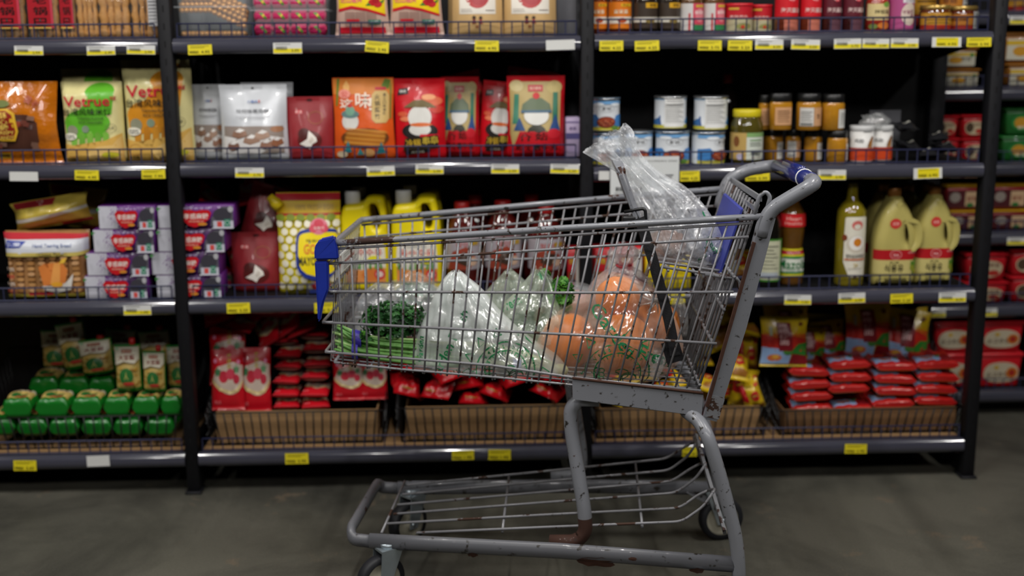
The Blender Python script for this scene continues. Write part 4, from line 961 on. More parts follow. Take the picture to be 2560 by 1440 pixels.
def mk_must(front):
    def f(w, h):
        if front == 0: ar = [('r', -.32, .14, .5, .62, 'c99a72')]+[('r', -.2, .22+.06*i, .36-.06*(i % 2), .235+.06*i, '6a4a34') for i in range(6)]
        elif front == 1: ar = [('r', -.5, .12, .08, .62, 'cccac6'), ('r', .10, .12, .6, .62, 'c99a72'), ('t', '沙茶', .3, .38, .12, '4a3426', .2, 1.57)]+[('r', -.44, .26+.06*i, .0-.06*(i % 2), .275+.06*i, '70706e') for i in range(5)]+[('r', -.44, .15, .02, .21, '7a7a78')]
        else: ar = [('r', .12, .06, .75, .58, 'd0cfca')]+[('r', .2, .16+.06*i, .62, .175+.06*i, '70706e') for i in range(6)]
        return vessel('mustard_jar', w/2, h, [(.92, 0), (1, .02), (1, .70), (.94, .76), (.9, .78)], mat('ochre_sauce_glass', 'b07a1e', .2, var=.2, scale=80, coat=.8), ar, [('lid', [(.93, .76), (.96, .77), (.96, .985), (.9, 1), (.01, 1)], DARKLID)])
    return f
for q in range(3): kind('must%d' % q, 'jar', .06, mk_must(q))
G = 'ochre sauce jars with black lids'; lab = 'ochre sauce jar with black lid, '
place('must0', 1902, 1930, 238, 0, .09, lab+'half hidden at left of the upper row', G, yb=326)
place('must0', 1930, 1986, 234, 0, .05, lab+'upper row with a peach label in front', G, yb=326)
place('must1', 1998, 2059, 234, 0, .05, lab+'upper row with white and peach labels', G, yb=326)
place('must2', 2061, 2118, 236, 0, .05, lab+'upper row end with bare front', G, yb=326)
place('must2', 1926, 1975, 326, T[2, 'B'], .05, lab+'lower row, leftmost', G)
place('must1', 1980, 2018, 326, T[2, 'B'], .05, lab+'lower row, set back behind the leftmost', G)
place('must2', 2024, 2068, 326, T[2, 'B'], .05, lab+'lower row, third along', G)
place('must2', 2074, 2124, 327, T[2, 'B'], .045, lab+'lower row, next to the white tubs', G, rz=.5)
o = place('must0', 1880, 1915, 330, T[2, 'B'], .14, lab+'lower row, hidden behind the pickle jar', G)
def mk_drum(w, h):
    ar = [('r', -.8, .04, .8, .36, 'c2431e'), ('r', -.8, .355, .8, .40, 'a8361c'), ('p', [(.1, .42), (.35, .42), (.42, .7), (.3, .72), (.15, .55)], '8a5a30'), ('p', [(.2, .4), (.28, .4), (.34, .66), (.26, .6)], 'c28a50'), ('t', '鸡粉', -.25, .6, .12, '8a8a8a', .4), ('r', -.1, .84, .3, .86, '9a9a9a')]
    return vessel('seasoning_tub', w/2, h, [(.96, 0), (1, .02), (1, .86)], mat('white_tub_plastic', 'd0cecb', .4, var=.04), ar, [('lid', [(1.0, .86), (1.04, .87), (1.04, .985), (1, 1), (.01, 1)], mat('white_tub_lid', 'c4c4c4', .35))])
kind('drum', 'tub', .07, mk_drum)
G = 'white seasoning tubs with orange bottoms'
place('drum', 2132, 2190, 316, T[2, 'B'], .05, 'white seasoning tub with orange bottom, left of the pair', G)
place('drum', 2186, 2242, 316, T[2, 'B'], .06, 'white seasoning tub with orange bottom, right of the pair', G)
o = MB().blob((0, 0, 0), (.048, .04, .022), 0, 16, 8, .25, 3, 4).build('film_wrap_bundle', film('bundle_film', 'd8d8d8', .35, .2)); p = at(2185, 318, .10); o.location = (p.x, .10, p.z+.018); tag(o, 'crumpled clear wrap lying on top of the white tubs', 'plastic wrap')
p0, p1 = at(2195, 290, .09), at(2268, 405, .09)
o = MB().box(((p0.x+p1.x)/2, .17, T[2, 'B']+.075), (p1.x-p0.x, .002, .15)).build('divider_sheet', glass('clear_divider', 'a0a0a8', .14, .1)); tag(o, 'clear plastic divider standing behind the white tubs', 'divider')
FOILK = mat('black_silver_foil', '3a3a3e', .22, .7, var=.6, scale=30, bump=.9, bscale=40, bdist=.006)
def mk_blk(w, h):
    return pouch('foil_sachet', w, h, .03, FOILK, [('r', -.3, .3, .1, .4, '8a8880'), ('e', .2, .7, .12, .08, '6a4030')], 'pillow', 21, .004)
PROTO.pop('blk', None); kind('blk', 'sachet', .03, mk_blk)
G = 'crumpled black foil sachets'
cat_, d_, mk_ = K['blk']
for i, (x, rz, tl, ry, lab) in enumerate(((2276, .2, .15, .08, 'black foil sachet leaning at left of the sachet heap'), (2328, -.15, .08, -.05, 'black foil sachet flat at the front of the sachet heap'), (2386, .2, .05, .05, 'black foil sachet at the right end of the heap'), (2300, .4, .22, .12, 'black foil sachet on top of the left of the heap'), (2356, -.35, .15, -.12, 'black foil sachet crossing over the right of the heap'))):
    o = mk_(.062, .085) if i == 0 else dup(b0, (0, 0, 0)); b0 = o if i == 0 else b0
    p = at(x, 400, .05); o.location = (p.x, .05+.01*i, T[2, 'B']+.017); o.rotation_euler = (-math.pi/2+tl, ry, rz); tag(o, lab, 'sachet', G); settle(o, [((0, 0, 1), .003, 60)], .001)
o = vessel('soy_bottle', .036, .26, [(.95, 0), (1, .02), (1, .62), (.8, .74), (.36, .86), (.34, .9)], mat('dark_soy_glass', '120c0a', .1, var=.1, coat=.8), None, [('cap', [(.4, .89), (.42, .9), (.42, 1), (.01, 1)], mat('red_cap', 'a81c1c', .4))])
p = at(1820, 192, .33); o.location = (p.x, .33, T[2, 'B']); o.scale = (1, 1, (p.z+.008-T[2, 'B'])/.26); tag(o, 'dark bottle with red cap alone at the back of the shelf', 'bottle')
# ---- jars and bottles, right bay, top shelf
def mk_jar(nm, body, art, lid=None, prof=None, lidprof=None):
    def f(w, h):
        return vessel(nm, w/2, h, prof or [(.9, 0), (1, .02), (1, .66), (.9, .74), (.7, .80), (.68, .82)], mat(nm+'_glass_'+body, body, .1, var=.25, scale=50, coat=1), art, [('lid', lidprof or [(.74, .80), (.76, .81), (.76, .98), (.7, 1), (.01, 1)], lid or DARKLID)])
    return f
kind('j_or', 'jar', .06, mk_jar('sauce_jar', '6a2c14', [('r', -.7, .10, .7, .62, 'd2731c'), ('r', -.7, .20, .7, .33, 'dcd3c6'), ('e', .05, .26, .2, .05, 'b04a20'), ('r', .0, .53, .5, .585, 'd9b024'), ('t', '海天', .2, .555, .05, '7a2010', .3), ('t', '黄豆酱', .0, .43, .08, 'e8d6b8', .6)]))
kind('j_dk', 'jar', .06, mk_jar('sauce_jar', '241c16', [('r', -.7, .10, .7, .60, '3a3028'), ('r', -.7, .22, .7, .32, 'cac4b6'), ('r', -.05, .5, .6, .6, 'c8971e'), ('t', '李锦', .25, .55, .06, '3a2010', .3), ('e', .15, .24, .2, .04, '7c6a3a')]))
kind('j_pk', 'jar', .06, mk_jar('sauce_jar', '5a3a1e', [('r', -.75, .06, -.02, .60, 'c9c5c2'), ('r', -.02, .16, .7, .60, 'c8465a'), ('r', -.02, .06, .7, .17, '2f7a4a'), ('e', .3, .36, .22, .14, 'd87a84'), ('r', .1, .52, .55, .57, 'c9a43a'), ('t', '豆腐乳', .3, .42, .07, 'f0dcd8', .5), ('r', -.2, .06, -.12, .4, 'b8303a')]))
RT = [(.95, 0), (1, .02), (1, .90)]
kind('j_tin', 'tin', .06, mk_jar('sauce_tin', 'a8a078', [('r', -.8, .45, .8, .90, 'b8202a'), ('r', -.8, .06, .8, .46, 'b0a888'), ('e', .1, .22, .3, .1, '8a8a50'), ('e', .05, .2, .08, .06, 'b83a2a'), ('t', '香菇贡丸', -.1, .56, .07, 'e8c8c0', .7), ('r', -.5, .78, -.1, .85, 'c9a43a')], mat('red_plastic_lid', 'c81e2a', .35), RT, [(1.0, .90), (1.06, .91), (1.06, .985), (1.0, 1), (.01, 1)]))
BP = [(.9, 0), (1, .02), (1, .50), (.9, .58), (.5, .70), (.34, .80), (.32, .90)]
def mk_rb(c):
    def f(w, h):
        return vessel('sauce_bottle', w/2, h, BP, mat('bottle_glass_'+c, '6a2a16' if c == 'c81e28' else '3a1414', .1, var=.2, coat=1), [('r', -.75, .20, .75, .49, c), ('r', -.2, .02, .75, .16, 'b86a58' if c == 'c81e28' else '5a3a44'), ('e', .15, .42, .16, .035, 'd8525a'), ('t', '海天酱油', .1, .28, .06, 'e4c9c4', .9), ('t', '鲜味', .1, .42, .04, 'f0d8d0', .24)], [('cap', [(.36, .88), (.4, .89), (.4, 1), (.01, 1)], mat('red_cap', 'a81c1c', .4))])
    return f
kind('b_red', 'bottle', .06, mk_rb('c81e28')); kind('b_dk', 'bottle', .06, mk_rb('5c1c28'))
kind('j_rc', 'jar', .06, mk_jar('chilli_jar', '9a2c20', [('r', -.62, .26, .62, .62, 'd2bf88'), ('e', .3, .6, .18, .06, '6a9a3a'), ('t', '拌饭酱', .1, .44, .09, '3a3020', .7), ('r', -.55, .29, .55, .34, 'b8a878'), ('e', .2, .14, .3, .08, 'c8722c'), ('e', -.3, .12, .2, .06, '6a7a3a')], mat('red_cap', 'a81c1c', .4)))
kind('j_pu', 'jar', .06, mk_jar('drink_jar', 'b8638c', [('r', -.75, .06, .75, .64, 'a64a7c'), ('e', .2, .34, .36, .22, 'cdbcae'), ('r', -.1, .56, .6, .63, 'd6d0d4'), ('t', 'JUJUBE', .25, .595, .04, '444444', .5), ('t', '蜂蜜', .05, .38, .07, '9a4a6a', .3), ('tv', '红枣', .3, .40, .09, '8a3a5a')], mat('pink_lid', 'c87a9a', .4)))
HP = [(.92, 0), (1, .04), (1, .70), (.94, .80), (.9, .84)]
kind('j_hn', 'jar', .075, mk_jar('honey_jar', '5a2c12', [('r', -.7, .24, .7, .70, 'b8862c'), ('r', -.7, .08, .7, .25, '9a2c20'), ('r', -.5, .42, .5, .46, '6a4a14'), ('t', '香辣酱', 0, .56, .1, '5a3a14', .7), ('r', -.4, .32, .4, .34, '7a5a24')], mat('gold_lid', 'a88a4a', .3, .6), HP, [(.93, .82), (.96, .84), (.96, .98), (.9, 1), (.01, 1)]))
kind('j_hn2', 'jar', .075, mk_jar('honey_jar', '5a2412', [('r', -.75, .22, .18, .68, 'a86a24'), ('r', -.75, .08, .18, .24, '8a2420'), ('r', .20, .10, .75, .78, 'a8a8a4'), ('t', '香菇', -.28, .46, .1, '5a2a14', .5)]+[('r', .26, .2+.06*i, .68, .215+.06*i, '505050') for i in range(9)], mat('gold_lid', 'a88a4a', .3, .6), HP, [(.93, .82), (.96, .84), (.96, .98), (.9, 1), (.01, 1)]))
G = 'jars and bottles on the right top shelf'
for key, x0, x1, yt, lab, yf in (('j_or', 1472, 1521, -45, 'orange label sauce jar against the middle upright', .05), ('j_or', 1524, 1581, -45, 'orange label sauce jar, second from the middle upright', .04), ('j_dk', 1587, 1647, -45, 'dark sauce jar with gold and cream label next to orange jars', .04), ('j_dk', 1648, 1704, -45, 'dark sauce jar with gold and cream label next to pink labels', .05),
        ('j_pk', 1704, 1762, -42, 'bean curd jar with white and pink label beside dark jars', .05), ('j_pk', 1763, 1816, -42, 'bean curd jar with white and pink label beside red lid tins', .05), ('j_tin', 1818, 1884, 8, 'red lidded tin with red and cream wrap, left of the two', .05), ('j_tin', 1883, 1938, 11, 'red lidded tin with red and cream wrap, right of the two', .06),
        ('b_red', 1946, 2004, -120, 'bright red label sauce bottle beside the red lidded tins', .04), ('b_red', 2008, 2062, -120, 'bright red label sauce bottle beside the maroon labels', .05), ('b_dk', 2066, 2113, -120, 'maroon label sauce bottle beside the bright red ones', .05), ('b_dk', 2117, 2167, -120, 'maroon label sauce bottle beside the cream label jar', .05),
        ('j_rc', 2172, 2228, -35, 'red chilli jar with cream label and green leaf', .05), ('j_pu', 2231, 2292, -50, 'purple wrapped jar with round cream panel', .05), ('j_hn', 2308, 2384, 12, 'dark brown sauce jar with mustard yellow label', .05), ('j_hn2', 2382, 2460, 14, 'dark brown sauce jar turned to its grey nutrition label', .05)):
    place(key, x0, x1, yt, T[2, 'A'], yf, lab, G)
G = 'second row jars on the right top shelf'
for key, x0, x1, yt, lab in (('j_hn', 2296, 2352, -95, 'sauce jar stacked behind above the mustard label jar'), ('j_hn2', 2362, 2432, -95, 'sauce jar stacked behind above the grey label jar')):
    place(key, x0, x1, yt, T[2, 'A'], .16, lab, G)
p = at(1416, 60, .1); o = MB().box((p.x, .16, T[1, 'A']+.07), (.055, .12, .14)).build('acrylic_bin', glass('acrylic', 'b0b0b8', .16, .05)); tag(o, 'empty clear acrylic bin beside the kraft pouches', 'bin')
# ================================================================== third shelf
CLEARF = film('clear_bread_film', 'e6e2da', .14, .15, .12, .4, 25)
def mk_bread(w, h):
    f = mat('bread_bag_film', 'a07448', .3, var=.3, scale=30, bump=.5, bscale=40, coat=.4)
    ar = []
    for i in range(7): ar += [('p', [(-.47+.135*i, .10), (-.38+.135*i, .10), (-.37+.135*i, .66), (-.46+.135*i, .66)], ('8c5f34', '7a5030')[i % 2])]
    for i in range(7):
        for j in range(7): ar += [('e', -.42+.135*i, .15+.08*j, .042, .03, ('b98a56', 'a87846', 'c2966a')[(i+j) % 3])]
    ar += [('r', -.5, .03, .5, .10, '9a8a34'), ('r', -.18, .08, .1, .12, 'b42834'), ('r', -.5, .68, .5, .90, 'cfd2da'), ('r', -.5, .66, .5, .715, 'c8b560'), ('p', [(-.5, .90), (.5, .90), (.5, .96), (.2, .97), (-.5, .99)], 'b8323c'), ('p', [(-.45, .78), (-.25, .79), (-.18, .88), (-.42, .89)], '2c3f9a'),
           ('t', 'Hand Tearing Bread', .13, .81, .065, '3a5590', .46), ('t', '港荣', -.33, .835, .06, 'dfe4f0', .18), ('t', 'Cheese Flavor', .12, .69, .045, '6a5a28', .30), ('ring', .12, .69, .18, .035, .001, '6a5a28'),
           ('p', [(-.02, .22), (.0, .16), (.15, .11), (.32, .16), (.36, .40), (.28, .28), (.1, .22)], 'cfcac4'), ('p', [(.0, .22), (.26, .26), (.30, .45), (.24, .58), (.14, .56), (.12, .40), (.02, .55), (-.05, .5)], 'd07a3a'), ('p', [(.08, .24), (.2, .28), (.22, .56), (.14, .56)], 'e09a50'), ('e', .16, .24, .07, .04, 'e0a030'), ('p', [(.2, .55), (.27, .56), (.3, .64), (.24, .62)], 'e0b440')]
    for i in range(4): ar += [('t', '手撕', -.40, .47-.11*i, .06, ('d8d0c8', 'd05048')[i % 2], .12)]
    return pouch('bread_bag', w, h, .11, f, ar, 'block', 31, .005)
kind('bread', 'bread bag', .11, mk_bread)
place('bread', 2, 216, 582, T[0, 'C'], .03, 'clear bag of hand tearing bread sticks standing at the left frame edge', 'bags of bread sticks')
def mk_bread2(w, h):
    ar = [('r', -.45, .78, .1, .98, 'a02a30'), ('t', '10', -.1, .88, .14, 'd8b0a8', .1), ('p', [(-.5, .30), (.1, .36), (.5, .46), (.5, .56), (0, .46), (-.5, .42)], 'c9c5bc'), ('p', [(-.5, .05), (.5, .12), (.5, .42), (0, .32), (-.5, .26)], 'b08a34'), ('r', .1, .0, .5, .1, 'a02a30')]
    return pouch('bread_bag', w, h, .10, foil('c8b04c'), ar, 'pillow', 33, .008)
kind('bread2', 'bread bag', .10, mk_bread2)
o = place('bread2', 22, 224, 512, 0, .05, 'yellow bread bag lying tilted on top of the bread stick bag', 'bags of bread sticks', yb=584, ry=-.16)
o = place('bread2', 100, 250, 470, 0, .22, 'dim yellow bread bag behind the tilted yellow one', 'bags of bread sticks', yb=575, ry=.12)
# purple cartons
def mk_sesame(w, h):
    rr = random.Random(5); ar = [('r', -.495, .02, -.18, .98, 'c2c2cc')]
    for i in range(60):
        x = -.20+abs(rr.gauss(0, .07)); z = rr.uniform(.03, .97); ar.append(('r', x, z, x+.012, z+.035, 'c2c2cc'))
    for i in range(40):
        x = -.19-abs(rr.gauss(0, .05)); z = rr.uniform(.03, .97); ar.append(('r', x, z, x+.012, z+.035, '6a2a80'))
    ar += [('p', [(-.48, .80), (-.42, .92), (-.49, .95)], '3a7a3a'), ('p', [(.20, .12), (.5, .12), (.5, .96), (.36, .96), (.22, .5)], '55545c'), ('e', .36, .6, .12, .3, '3a3840'), ('r', .24, .05, .5, .35, 'b8b8c4'), ('r', .38, .10, .46, .42, '2f7a62'), ('r', .29, .10, .35, .32, 'c84a44'), ('ring', .42, .27, .03, .1, .001, 'd8e0d8'), ('e', .47, .84, .035, .13, 'a8a8ac'), ('t', '中华老字号', .03, .90, .09, 'b8a8c8', .35), ('r', .22, .02, .5, .06, 'cfcfd8'),
           ('p', [(-.18, .70), (-.14, .82), (-.05, .84), (.02, .78), (.10, .84), (.19, .82), (.22, .70), (.19, .45), (.10, .20), (.0, .08), (-.08, .16), (-.15, .40)], 'b8161f'), ('t', '孝感麻糖', .02, .56, .25, 'e2d4cc', .32, 0, .012), ('t', '传统糕点', .02, .34, .08, 'd8a08c', .2), ('e', .1, .22, .06, .06, 'c8822c')]
    return carton('sesame_candy_carton', w, h, .09, mat('purple_card', '5c2474', .38, var=.1, coat=.15), ar)
kind('ses', 'carton', .09, mk_sesame)
G = 'purple sesame candy cartons'; rn = ('bottom', 'second from bottom', 'third from bottom', 'top')
def sesame(x0, x1, j, lab, g):
    a, b = at(x0, 720-62*j, .03), at(x1, 720-62*j, .03); w = b.x-a.x
    if 'ses' not in PROTO: o = mk_sesame(w, .070); PROTO['ses'] = (o, w, .070); o.location = (0, 0, 0)
    else: o = dup(PROTO['ses'][0], (0, 0, 0), None, None, None, (w/PROTO['ses'][1], 1, 1))
    o.location = ((a.x+b.x)/2, .03+.045, T[0, 'C']+.0006+.0708*j); tag(o, lab, 'carton', g); settle(o, [((0, 1, 0), .002, 10)])
for col, xs in ((0, ((213, 372), (217, 376), (233, 388), (246, 390))), (1, ((392, 556), (379, 550), (394, 564), (394, 586)))):
    for j, (x0, x1) in enumerate(xs):
        yb = (751, 690, 627, 566)[j]+(0, 0, 0, 0)[j]
        zb = T[0, 'C']+.0715*j
        sesame(x0, x1, j, f'purple sesame candy carton, {rn[j]} of the '+('stack by the bread' if col == 0 else 'stack behind the left upright'), G)
# mayonnaise pouch
def mk_mayo(w, h):
    f = mat('mayo_film', 'e2d22a', .3, var=.06, bump=.3, bscale=20, coat=.4)
    ar = [('r', -.5, .92, .5, .995, 'b8202c'), ('r', -.5, .80, .5, .91, 'e0b81c'), ('r', -.5, .775, .5, .80, 'c0282c'), ('t', '100% FRESH EGG', .1, .855, .05, 'b0882a', .6)]
    for j in range(9):
        for i in range(7): ar.append(('e', -.45+.15*i+(.075 if j % 2 else 0), .08+.078*j, .055, .035, 'ece6cf'))
    for i in range(6): ar.append(('e', -.43+.16*i, .765, .07, .035, '7d8a2c'))
    ar += [('p', smooth_loop([(-.18, .16), (.49, .16), (.49, .62), (.40, .66), (-.10, .66), (-.20, .58)], 2), '22358c'), ('p', smooth_loop([(-.14, .20), (.49, .20), (.49, .60), (.38, .625), (-.08, .625), (-.16, .56)], 2), 'ecd418'),
           ('e', .18, .68, .14, .08, 'd8788a'), ('e', .18, .70, .08, .05, 'c8384c'), ('e', .09, .66, .06, .04, 'd04a5c'), ('e', .27, .66, .06, .04, 'd04a5c'), ('t', '오뚜기', .18, .665, .03, 'f0e0d8', .16), ('t', '마요네스', .15, .545, .03, '3a3a20', .34), ('t', 'GOLD', .12, .465, .10, 'd8742c', .36, 0, .02), ('t', 'MAYONNAISE', .16, .35, .085, '2a2a22', .62, 0, .02),
           ('e', .2, .10, .16, .045, 'c02a34'), ('t', '3.2kg', .2, .1, .04, 'f0e0d0', .2), ('r', .0, .02, .49, .06, '3a4a9a')]
    o = pouch('mayonnaise_pouch', w, h, .10, f, ar, 'stand', 41, .004)
    mb = MB(); M_ = Matrix.Rotation(-.7, 4, 'Y')
    mb.lathe([(.018, 0), (.018, .02), (.014, .03), (.012, .045), (.001, .046)], 18, 0, M=M_); c = mb.build('spout_cap', mat('yellow_cap', 'e0c420', .35), o, (-w*.44, -.012, h*.86)); return o
kind('mayo', 'sauce pouch', .10, mk_mayo)
place('mayo', 686, 848, 486, T[1, 'C'], .04, 'yellow and white mayonnaise pouch with corner spout')
# coconut pouches again
o = place('coco', 566, 696, 592, T[0, 'C'], .03, 'oxblood coconut candy pouch standing beside the purple cartons', 'oxblood coconut candy pouches')
o = place('coco', 580, 700, 470, 0, .06, 'oxblood coconut candy pouch tilted on top of another one', 'oxblood coconut candy pouches', yb=610, ry=.30)
# yellow jugs
def mk_yjug(w, h):
    A = [(-.49, .02), (-.46, 0), (.46, 0), (.49, .02), (.49, .55), (.47, .70), (.42, .90), (.37, .955), (.06, .955), (.0, .90), (-.12, .885), (-.40, .88), (-.47, .80), (-.49, .62)]
    H = [(.10, .88), (.22, .88), (.30, .80), (.33, .68), (.25, .62), (.16, .66), (.10, .76)]
    A = smooth_loop(A, 2); H = smooth_loop(H, 2)
    o = outline_solid('oil_jug', [[(x*w, z*h) for x, z in A], [(x*w, z*h) for x, z in H]], .10, mat('yellow_jug_plastic', 'e3cf12', .32, var=.05, coat=.3), .018)
    MB().lathe([(.15*w, .87*h), (.155*w, .88*h), (.155*w, .985*h), (.145*w, h), (.001, h)], 24, 0).build('cap', mat('white_cap', 'cfcfcb', .4), o, (-.25*w, 0, 0))
    ar = [('p', smooth_loop([(-.40, .10), (.40, .10), (.40, .44), (.34, .52), (-.34, .52), (-.40, .44)], 2), 'd8d2c6'), ('t', '옥수수유', 0, .40, .075, 'c03a34', .68, 0, .02), ('t', 'CORN OIL', 0, .465, .03, '8a8a80', .4), ('p', [(-.40, .10), (.40, .10), (.40, .24), (.2, .26), (-.1, .22), (-.40, .27)], 'd88a4a'), ('e', .12, .17, .20, .06, 'cf7434'), ('e', .28, .18, .11, .055, 'c8343c'), ('e', .28, .18, .07, .03, 'e0c8c0')]
    for i in range(7): ar.append(('p', [(-.38+.11*i, .24), (-.32+.11*i, .23), (-.34+.11*i+.03*(i % 3-1), .36)], ('4a8a3a', '6a9a44')[i % 2]))
    ar.append(('e', .18, .33, .14, .04, 'd8cf2c'))
    a, ms = art_mesh(ar, lambda x, z, off: Vector((x, -.05-off, z)), w, h, [], [], .0005); a.build('printed_label', ms, o); return o
kind('yjug', 'jug', .10, mk_yjug)
G = 'yellow corn oil jugs'
place('yjug', 846, 972, 484, T[1, 'C'], .05, 'yellow oil jug with white cap beside the mayonnaise pouch', G)
place('yjug', 976, 1104, 480, T[1, 'C'], .05, 'yellow oil jug with white cap beside the red capped bottles', G)
place('yjug', 866, 986, 470, T[1, 'C'], .20, 'yellow oil jug in the second row behind the one by the mayonnaise', G)
place('yjug', 996, 1110, 466, T[1, 'C'], .20, 'yellow oil jug in the second row behind the one by the bottles', G)
# dark bottles with red caps
def mk_plum(w, h):
    bp = [(.86, 0), (1, .03), (1, .13), (.95, .16), (1, .20), (1, .60), (.94, .68), (.70, .80), (.42, .88), (.40, .91)]
    ar = [('r', -.75, .26, .75, .62, '9a9298'), ('p', [(-.5, .26), (.2, .26), (.4, .42), (.1, .52), (-.3, .46)], '8c3a2a'), ('t', '장미', 0, .54, .06, 'a83a34', .4), ('p', [(-.2, .35), (.1, .30), (.3, .44), (0, .46)], '3a2a20'), ('e', .3, .35, .14, .05, 'c9a890'), ('r', .2, .53, .5, .58, 'a8862c')]
    return vessel('sauce_bottle', w/2, h, bp, mat('maroon_bottle', '4a120e', .1, var=.3, coat=1), ar, [('cap', [(.42, .90), (.45, .91), (.45, .99), (.4, 1), (.01, 1)], mat('red_cap', 'c0241e', .4))], bands=None)
kind('plum', 'bottle', .085, mk_plum)
G = 'dark sauce bottles with red caps'
for x0, x1, yt, yf, lab in ((1112, 1200, 508, .05, 'dark sauce bottle with red cap next to the yellow jugs'), (1212, 1304, 505, .06, 'dark sauce bottle with red cap, middle of three'), (1322, 1412, 516, .05, 'dark sauce bottle with red cap nearest the middle upright'), (1150, 1228, 490, .19, 'dark sauce bottle in second row, left'), (1290, 1370, 488, .19, 'dark sauce bottle in second row, right')):
    place('plum', x0, x1, yt, T[1, 'C'], yf, lab, G)
# red tins and yellow boxes behind the trolley
def mk_rtin(w, h): return carton('curry_carton', w, h, .07, mat('red_card', 'b81c26', .4, coat=.1), [('r', .1, .1, .48, .95, 'c9c4bc'), ('t', '咖喱', -.2, .7, .14, 'e0c040', .4), ('r', -.45, .2, .05, .45, '7a4a24')])
kind('rtin', 'carton', .07, mk_rtin)
place('rtin', 1420, 1452, 622, T[1, 'C'], .05, 'red carton just left of the middle upright, behind the trolley', 'red cartons behind the trolley')
place('rtin', 1484, 1540, 620, T[2, 'C'], .05, 'red and white carton just right of the middle upright, behind the trolley', 'red cartons behind the trolley')
place('rtin', 1546, 1604, 616, T[2, 'C'], .05, 'red and white carton beside the yellow carton, behind the trolley', 'red cartons behind the trolley')
def mk_ybox(w, h): return carton('yellow_carton', w, h, .08, mat('yellow_card', 'd8c012', .4, coat=.1), [('t', 'TOFU', 0, .8, .1, '5a5018', .5), ('r', -.3, .55, .3, .58, '8a7a1c'), ('r', -.3, .48, .2, .5, '8a7a1c')])
kind('ybox', 'carton', .08, mk_ybox)
place('ybox', 1612, 1668, 640, T[2, 'C'], .05, 'bright yellow carton seen through the trolley, left of the pair', 'yellow cartons')
place('ybox', 1670, 1726, 642, T[2, 'C'], .05, 'bright yellow carton seen through the trolley, right of the pair', 'yellow cartons')
# right bay oils
def mk_dkoil(w, h):
    bp = [(.92, 0), (1, .02), (1, .60), (.9, .70), (.5, .82), (.36, .88), (.34, .93)]
    ar = [('r', -.7, .06, .62, .52, '3f7a2c'), ('r', -.6, .08, .42, .50, 'bfbfa4')]+[('r', -.5, .20+.04*i, .28-.1*(i % 3), .208+.04*i, '5a5a50') for i in range(7)]+[('r', -.5, .1, .3, .16, 'a8b0b8')]
    return vessel('oil_bottle', w/2, h, bp, mat('black_oil_glass', '100e0a', .08, var=.1, coat=1), ar, [('cap', [(.36, .92), (.4, .93), (.4, 1), (.01, 1)], DARKLID)])
kind('dkoil', 'bottle', .07, mk_dkoil)
place('dkoil', 1900, 1962, 486, T[2, 'C'], .05, 'dark oil bottle with cream label just right of the trolley post')
def mk_maz(w, h):
    bp = [(.95, 0), (1, .02), (1, .32), (.90, .36), (.86, .42), (.95, .52), (1, .60), (1, .72), (.92, .80), (.5, .89), (.42, .92)]
    ar = [('r', -.78, .10, .78, .40, 'c9bf22'), ('r', -.78, .145, .78, .30, 'd0d4c8'), ('r', -.78, .13, .78, .15, '3a7a3a'), ('r', -.78, .34, .78, .38, 'a82030'), ('t', 'Mazola', -.02, .232, .10, '0f6a34', 1.22, 0, .014), ('p', [(-.5, .30), (.2, .295), (.6, .31), (.1, .325), (-.4, .32)], '2f7a3c'), ('t', 'CORN OIL', .0, .165, .025, '5a7a6a', .6), ('t', '100% PURE', 0, .36, .02, 'e0b8b8', .6),
          ('r', -.78, .64, .78, .78, 'c41f24'), ('t', 'Heart', -.05, .73, .04, 'e0a8a0', .6), ('t', 'Healthy', -.05, .675, .04, 'e0a8a0', .7)]
    return vessel('oil_bottle', w/2, h, bp, mat('amber_oil_plastic', '5a3a10', .1, var=.25, coat=1), ar, [('cap', [(.44, .91), (.48, .92), (.48, .99), (.44, 1), (.01, 1)], mat('yellow_screw_cap', 'd8a818', .4))])
kind('maz', 'bottle', .075, mk_maz)
place('maz', 1962, 2024, 486, T[2, 'C'], .045, 'corn oil bottle with yellow cap and red neck band')
def mk_goil(w, h):
    bp = [(.94, 0), (1, .02), (1, .66), (.96, .73), (.70, .79), (.42, .83), (.36, .88), (.34, .985), (.30, 1)]
    lab = smooth_loop([(-.42, .10), (.42, .10), (.46, .12), (.46, .66), (.40, .68), (-.36, .68), (-.42, .66)], 1)
    ar = [('p', [(x+.06, z) for x, z in lab], 'd8d3c4'), ('e', .08, .60, .2, .045, 'c86a64'), ('e', .08, .585, .12, .025, 'd8d3c4'), ('e', .06, .42, .32, .085, 'c9bfae'), ('e', .08, .43, .27, .07, 'e4e0da'), ('e', .10, .435, .14, .04, 'c87a24'), ('e', -.34, .48, .09, .03, '7a3a24'), ('t', '현미유프리미엄', .06, .30, .045, '2a241c', .66), ('r', -.32, .262, .42, .275, 'c86a3c'), ('t', '24', .06, .215, .04, 'c0a860', .14), ('r', -.2, .18, .3, .184, 'a8a090'), ('e', .05, .105, .06, .015, '4a3a30')]
    return vessel('oil_bottle', w/2, h, bp, mat('pale_oil_glass', '8a7c1c', .07, var=.2, coat=1, trans=.25), ar, [('pourer', [(.30, .985), (.33, .99), (.33, 1.0), (.01, 1.0)], DARKLID)])
kind('goil', 'bottle', .07, mk_goil)
place('goil', 2102, 2174, 458, T[2, 'C'], .04, 'tall clear glass oil bottle with narrow white label and dark pourer')
OILP = mat('cloudy_oil_plastic', 'b0a45e', .35, var=.12, scale=12, coat=.2)
